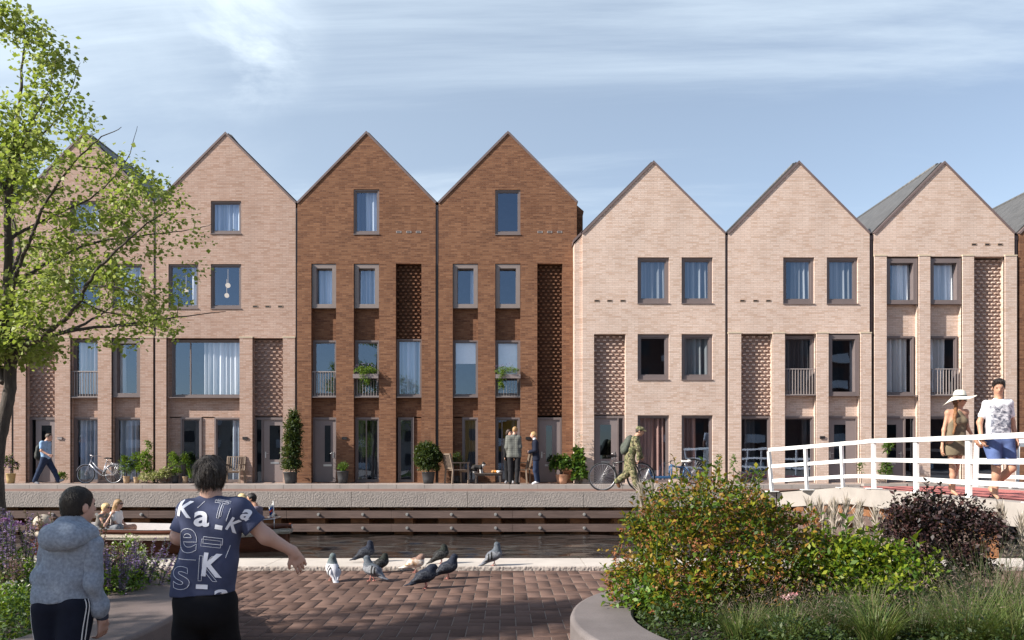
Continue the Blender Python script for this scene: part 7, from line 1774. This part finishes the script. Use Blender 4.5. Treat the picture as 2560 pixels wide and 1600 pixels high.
# ---- man with a backpack by the far left door
p = Person('young man with a black backpack striding past the rose house door', 27.7, (120, 1207), 1.10, .018)
p.joints(head=(123, 1093, 0), neck=(117, 1102, 0), shL=(114, 1108, -.2), shR=(114, 1108, .2), hipL=(115, 1150, -.1), hipR=(115, 1150, .1), elL=(114, 1127, -.26), wrL=(133, 1138, -.24), elR=(106, 1128, .26), wrR=(104, 1147, .26),
         knL=(103, 1176, -.1), knR=(131, 1177, .1), anL=(91, 1202, -.1), anR=(142, 1202, .1), toeL=(101, 1209, -.12), toeR=(152, 1200, .12))
H = p.head((.97, -.1, -.05), 1.0)
p.body(p.torso((.085, .08, .09)) + p.arm('L') + p.arm('R') + p.leg('L') + p.leg('R') + p.foot('L') + p.foot('R') + H + p.hand('L', (.9, 0, -.2), (0, 1, -.3), .9, 1, 1) + p.hand('R', (.1, 0, -1), (0, -1, 0), .6, 1, 1), SK)
p.hair(hairmat('short brown hair', (.045, .028, .02)), [], .008, .05, -.03); p.face()
p.part('t_shirt', p.torso((.092, .09, .094)) + [C(p.J['sh'+a], p.J['sh'+a].lerp(p.J['el'+a], .62), .062*p.s, .056*p.s) for a in 'LR'], cloth('sky blue jersey', (.26, .40, .60), .12), .012, [(p.P(115, 1148), (0, 0, -1)), (p.P(117, 1102), (0, 0, 1))], .04, .008, 14)
m_jean = cloth('dark blue denim', (.022, .034, .070), .2, 12)
def trousers(p, m, infl=.014, r=(.095, .068, .052), top=None, noise=.008, cut=None):
    pr = [C(p.J['hip'+a], p.J['kn'+a], r[0]*p.s, r[1]*p.s) for a in 'LR'] + [C(p.J['kn'+a], p.J['an'+a], r[1]*p.s, r[2]*p.s) for a in 'LR'] + [C(p.J['hipL'] + Z*.04*p.s, p.J['hipR'] + Z*.04*p.s, .09*p.s, .09*p.s)]
    return p.part('trousers', pr, m, infl, cut or (), .035, noise, 13, seed=6)
trousers(p, m_jean); p.shoes(MT['shoe_grey'], .012)
def pack(p, c, rx, ry, rz, tilt, m, name='backpack', lab=None, cat_='backpack'):
    o = thing('backpack', lab, 'backpack', p.o + c); A = Vector((math.cos(tilt), 0, math.sin(tilt))); U = Vector((-math.sin(tilt), 0, math.cos(tilt))); Mx = [tuple(A), (0, 1, 0), tuple(U)]
    pr = [E((0, 0, 0), (rx, ry, rz), Mx), C(U*rz*.5 - Yv*ry*.4, U*rz*.5 + Yv*ry*.4, rx*.75, rx*.75), C(-U*rz*.55 - Yv*ry*.5, -U*rz*.55 + Yv*ry*.5, rx*.85, rx*.85)]
    np_mesh('bag', *sdf_mesh(pr, .018, k=.06), m, o, False, True)
    np_mesh('front_pocket', *sdf_mesh([E(-A*rx*.7 - U*rz*.25, (rx*.55, ry*.7, rz*.45), Mx)], .018, k=.03), m, o, False, True)
    for q_ in (-1, 1):
        g = MB(); y = ry*.62*q_; g.tube([U*rz*.75 + Yv*y, A*rx*1.6 + U*rz*.98 + Yv*y*.9, A*rx*2.7 + U*rz*.45 + Yv*y*.95, A*rx*2.5 - U*rz*.35 + Yv*y, -U*rz*.6 + A*rx*.7 + Yv*y], .020, 6); g.build('strap', m, o, world=False)
    return o
pack(p, p.P(99, 1130), .11, .19, .30, -.12, mat('black nylon', (.014, .018, .016), .7, .3, 20), lab='black backpack worn by the young man by the rose door')
o = MB(); o.box(-.09, .09, -.01, .01, -.06, .06); ob = o.build('leaflet', [MT['white']]); ob.location = W(100, 1154, 27.7) + Vector((0, .3, 0)); tag(ob, 'white leaflet held low by the young man with the black backpack', 'leaflet')

# ---- group at the brown house
p = Person('man in a grey checked blazer and dark trousers, seen from behind', 27.1, (1283, 1212), 1.08, .018)
p.joints(head=(1288, 1076, .02), neck=(1286, 1086, 0), shL=(1270, 1094, 0), shR=(1297, 1094, 0), hipL=(1276, 1140, 0), hipR=(1294, 1140, 0), elL=(1267, 1118, -.02), wrL=(1270, 1132, .14), elR=(1300, 1118, -.02), wrR=(1299, 1136, .12),
         knL=(1276, 1174, .02), knR=(1293, 1174, .02), anL=(1275, 1204, 0), anR=(1292, 1204, 0), toeL=(1275, 1211, .12), toeR=(1297, 1209, .12))
H = p.head((.25, .95, 0), 1.0)
p.body(p.torso() + p.arm('L') + p.arm('R') + p.leg('L') + p.leg('R') + p.foot('L') + p.foot('R') + H + p.hand('L', (.3, 1, 0), (1, 0, 0), .6, 1, -1) + p.hand('R', (-.2, 1, -.2), (-1, 0, 0), .6, 1, 1), SK)
p.hair(hairmat('fair cropped hair', (.30, .18, .08)), [], .006, .05, -.03); p.face()
def check():
    m, nt, b = newmat('grey checked wool'); co = objco(nt); w = []
    for d in ('X', 'Z'):
        v = nt.nodes.new('ShaderNodeTexWave'); v.bands_direction = d; v.inputs['Scale'].default_value = 4.2; nt.links.new(co, v.inputs['Vector']); w.append(nrange(nt, v.outputs['Fac'], .8, 1))
    f = nmath(nt, 'MAXIMUM', w[0], w[1]); nt.links.new(nmix(nt, nmath(nt, 'MULTIPLY', f, .6), (.145, .15, .135), (.045, .048, .044)), b.inputs['Base Color']); b.inputs['Roughness'].default_value = .9; return m
def jacket(p, m, hem, infl=.016, r=(.098, .096, .108), nm='blazer', cut_neck=None):
    pr = p.torso(r, .7) + [C(p.J['sh'+a], p.J['el'+a], .062*p.s, .052*p.s) for a in 'LR'] + [C(p.J['el'+a], p.J['wr'+a], .052*p.s, .042*p.s) for a in 'LR'] + [C(p.J['hipL'], p.J['hipR'], .108*p.s, .108*p.s)]
    return p.part(nm, pr, m, infl, [(hem, (0, 0, -1)), (p.J['neck'] + Z*.005, (0, 0, 1))], .035, .006, 14, seed=8)
jacket(p, check(), p.P(1285, 1144)); trousers(p, cloth('charcoal trousers', (.022, .022, .025))); p.shoes(MT['shoe_dark'])
p = Person('dark haired person in black half hidden behind the man in the checked blazer', 27.6, (1272, 1207), 1.04, .018)
p.joints(head=(1273, 1083, 0), neck=(1273, 1094, 0), shL=(1264, 1102, 0), shR=(1284, 1102, 0), hipL=(1266, 1146, 0), hipR=(1280, 1146, 0), elL=(1263, 1124, -.02), wrL=(1262, 1142, -.14), elR=(1287, 1124, 0), wrR=(1286, 1142, -.1),
         knL=(1267, 1176, 0), knR=(1280, 1176, 0), anL=(1267, 1202, 0), anR=(1281, 1202, 0), toeL=(1264, 1206, -.12), toeR=(1283, 1206, -.12))
H = p.head((.6, -.8, 0), 1.0)
p.body(p.torso() + p.arm('L') + p.arm('R') + p.leg('L') + p.leg('R') + p.foot('L') + p.foot('R') + H + p.hand('L', (0, -.3, -1), (1, 0, 0), .6, 1, 1) + p.hand('R', (0, -.3, -1), (-1, 0, 0), .6, 1, 1), SK)
p.hair(hairmat('dark curly hair', (.03, .016, .012)), [], .018, .02, -.09, .02); p.face(); jacket(p, cloth('black wool', (.012, .012, .013)), p.P(1273, 1154), nm='jacket'); trousers(p, cloth('black trousers cloth', (.012, .012, .014))); p.shoes(MT['shoe_grey'])
p = Person('fair haired man in a navy blazer and white trainers standing by the brown house door', 27.3, (1336, 1210), 1.0, .018)
p.joints(head=(1333, 1088, 0), neck=(1336, 1098, 0), shL=(1338, 1106, -.2), shR=(1338, 1106, .18), hipL=(1340, 1150, -.09), hipR=(1340, 1150, .09), elL=(1338, 1126, -.24), wrL=(1324, 1130, -.2), elR=(1338, 1126, .22), wrR=(1324, 1131, .1),
         knL=(1338, 1176, -.09), knR=(1341, 1176, .09), anL=(1342, 1203, -.09), anR=(1346, 1203, .09), toeL=(1332, 1209, -.12), toeR=(1337, 1209, .08))
H = p.head((-.96, .1, .05), 1.0)
p.body(p.torso() + p.arm('L') + p.arm('R') + p.leg('L') + p.leg('R') + p.foot('L') + p.foot('R') + H + p.hand('L', (-1, .2, 0), (0, 1, 0), .8, 1, 1) + p.hand('R', (-1, -.2, -.1), (0, -1, 0), .8, 1, 1), SK)
p.hair(hairmat('blond short hair', (.42, .27, .12)), [], .010, .04, -.03); p.face(); jacket(p, cloth('navy wool', (.014, .018, .034)), p.P(1338, 1152)); trousers(p, m_jean); p.shoes(MT['shoe_white'], .014)
p.part('shirt_collar', [C(p.J['neck'] - Z*.02, p.J['neck'] + Z*.03 - X*.01, .068, .06)], cloth('white shirt cotton', (.7, .7, .72)), .004)

# ---- man in camouflage pushing the bicycle
p = Person('man in camouflage clothes and cap pushing a black bicycle along the road', 25.2, (1585, 1223), 1.20, .018)
p.joints(head=(1600, 1078, 0), neck=(1592, 1090, 0), shL=(1586, 1098, -.2), shR=(1586, 1098, .2), hipL=(1574, 1146, -.1), hipR=(1574, 1146, .1), elL=(1594, 1124, -.27), wrL=(1594, 1147, -.2), elR=(1598, 1122, .26), wrR=(1606, 1142, .2),
         knL=(1582, 1178, -.1), knR=(1568, 1186, .1), anL=(1589, 1214, -.1), anR=(1544, 1203, .1), toeL=(1602, 1220, -.12), toeR=(1549, 1216, .12))
H = p.head((.95, -.18, -.18), 1.0)
p.body(p.torso() + p.arm('L') + p.arm('R') + p.leg('L') + p.leg('R') + p.foot('L') + p.foot('R') + H + p.hand('L', (-.1, .3, -1), (-1, 0, 0), .9, 1.05, 1) + p.hand('R', (.4, .0, -.9), (0, -1, 0), .8, 1, 1), SKT)
def camo():
    m, nt, b = newmat('flecktarn camouflage'); co = objco(nt); n1 = nnoise(nt, co, 9, 3); n2 = nnoise(nt, nmap(nt, co, loc=(3, 7, 1)), 13, 3); n3 = nnoise(nt, nmap(nt, co, loc=(9, 2, 5)), 17, 3)
    c = nmix(nt, nrange(nt, n1, .49, .52), (.20, .18, .095), (.085, .10, .04)); c = nmix(nt, nrange(nt, n2, .54, .57), c, (.035, .028, .016)); c = nmix(nt, nrange(nt, n3, .57, .6), c, (.30, .26, .15))
    nt.links.new(c, b.inputs['Base Color']); b.inputs['Roughness'].default_value = .95; return m
mc = camo(); p.hair(hairmat('dark neck hair', (.03, .022, .017)), [], .006, .03, -.05); p.face()
hc_ = p.J['head']; z = p.hz
p.part('cap', [E(hc_ + p.up*.06*z - p.fr*.01*z, (.088*z, .108*z, .07*z), p.M), E(hc_ + p.up*.075*z, (.085*z, .105*z, .055*z), p.M), C(hc_ + p.fr*.10*z + p.up*.035*z - p.sd*.04*z, hc_ + p.fr*.10*z + p.up*.035*z + p.sd*.04*z, .016*z, .016*z), E(hc_ + p.fr*.14*z + p.up*.026*z, (.065*z, .05*z, .010*z), p.M)], mc, .006, [(hc_ + p.up*.022*z, -p.up)], .015)
jacket(p, mc, p.P(1580, 1158), .022, (.105, .105, .112), 'jacket'); trousers(p, mc, .02, (.10, .078, .062)); p.shoes(mat('brown boot', (.16, .075, .035), .7), .016)
pack(p, p.P(1567, 1112), .13, .22, .34, -.42, mat('grey green pack nylon', (.065, .075, .06), .8, .3, 20), lab='grey green rucksack on the back of the man in camouflage')

# ---- boat party
def sitter(label, Y, base, joints, f, hair, skin, shirt, legs, hsize=1.0, s=1.0, infl=.014, long_hair=None, glasses=False, sleeves=.6, top_name='top'):
    p = Person(label, Y, base, s, .015); p.joints(**joints); H = p.head(f, hsize)
    p.body(p.torso((.078, .074, .09)) + p.arm('L', (.04, .033, .023)) + p.arm('R', (.04, .033, .023)) + p.leg('L') + p.leg('R') + p.foot('L') + p.foot('R') + H + p.hand('L', (p.J['wrL'] - p.J['elL']), (0, 1, 0), .6, .95, 1) + p.hand('R', (p.J['wrR'] - p.J['elR']), (0, -1, 0), .6, .95, 1), skin)
    c = p.J['head']; ex = []
    if long_hair: ex = [C(c - p.fr*.05 + Z*.0, c - p.fr*.085 - Z*.16, .075, .085), C(c - p.fr*.085 - Z*.16, c - p.fr*.10 - Z*long_hair, .085, .04)]
    p.hair(hair, ex, .012, .03, -long_hair - .1 if long_hair else -.09, .008); p.face(eyes=not glasses)
    if glasses:
        g = MB(); z = p.hz
        for q_ in (-1, 1): g.ball(c + p.fr*.088*z + p.sd*.032*q_*z + p.up*.008*z, (.024*z, .024*z, .02*z), 8, 6); g.bar(c + p.sd*.082*q_*z + p.up*.01*z, c + p.fr*.085*z + p.sd*.05*q_*z + p.up*.01*z, .008, .012)
        g.build('sunglasses', MT['sunglass'], p.t, world=False)
    pr = p.torso((.084, .08, .094)); cuts = [(p.J['neck'] - Z*.03, (0, 0, 1))]
    if sleeves: pr = pr + [C(p.J['sh'+a], p.J['sh'+a].lerp(p.J['el'+a], sleeves), .056*s, .052*s) for a in 'LR']
    p.part(top_name, pr, shirt, infl, cuts, .035, .006, 14); trousers(p, legs, .01, (.086, .062, .045)); p.shoes(MT['shoe_white'], .008); return p
YB = 20.6
def seated(cx, top, fwd=1, lean=0):
    """seated joints at about 100 px per metre; cx = hip x, top = y of the head's top"""
    h = top + 13; f = fwd
    return dict(head=(cx + 6*f + lean, h, 0), neck=(cx + 2*f + lean, h + 15, 0), shL=(cx + lean, h + 23, -.17), shR=(cx + lean, h + 23, .17), hipL=(cx, 1322, -.1), hipR=(cx, 1322, .1), elL=(cx + 6*f, h + 46, -.22), wrL=(cx + 24*f, 1317, -.12), elR=(cx + 4*f, h + 46, .22), wrR=(cx + 24*f, 1318, .12),
                knL=(cx + 40*f, 1318, -.13), knR=(cx + 38*f, 1319, .12), anL=(cx + 36*f, 1352, -.12), anR=(cx + 36*f, 1352, .12), toeL=(cx + 50*f, 1356, -.12), toeR=(cx + 50*f, 1356, .12))
j = seated(257, 1258); j.update(elL=(272, 1312, -.2), wrL=(284, 1284, -.1), hipL=(250, 1324, -.1), hipR=(250, 1324, .1), neck=(259, 1281, 0), head=(266, 1270, 0), shL=(257, 1288, -.16), shR=(257, 1288, .16))
sitter('blonde woman with sunglasses and a grey strappy top sitting leftmost in the boat', 20.35, (258, 1356), j, (.97, -.15, 0), hairmat('pale blond bob', (.55, .40, .20)), SK, cloth('grey strappy jersey', (.16, .15, .14)), cloth('grey skirt cloth', (.2, .21, .23)), glasses=True, sleeves=0)
j = seated(291, 1247)
sitter('woman with long light brown hair, sunglasses and a white T-shirt sitting in the boat', 20.75, (292, 1356), j, (.97, -.1, .02), hairmat('long light brown hair', (.28, .17, .075)), SK, cloth('white jersey', (.72, .71, .70)), SKT, long_hair=.34, glasses=True)
j = seated(598, 1233, 1)
sitter('blonde person in the boat mostly hidden behind the letter-print boy\'s shoulder', 20.55, (606, 1356), j, (-.9, .3, 0), hairmat('long blond hair', (.58, .44, .22)), SK, cloth('sand jersey', (.4, .34, .25)), cloth('sand trousers', (.25, .2, .15)), long_hair=.36)
j = seated(646, 1234, -1); j.update(head=(628, 1246, 0), neck=(638, 1262, 0), shL=(644, 1274, -.18), shR=(644, 1274, .18))
sitter('dark haired man in a mauve grey shirt sitting at the right end of the boat', 20.2, (634, 1356), j, (-.95, -.2, 0), hairmat('black short hair', (.012, .009, .009)), SKT, cloth('mauve grey shirt', (.15, .125, .16)), cloth('dark blue trousers', (.03, .035, .06)), s=1.05, sleeves=1.0, top_name='shirt')
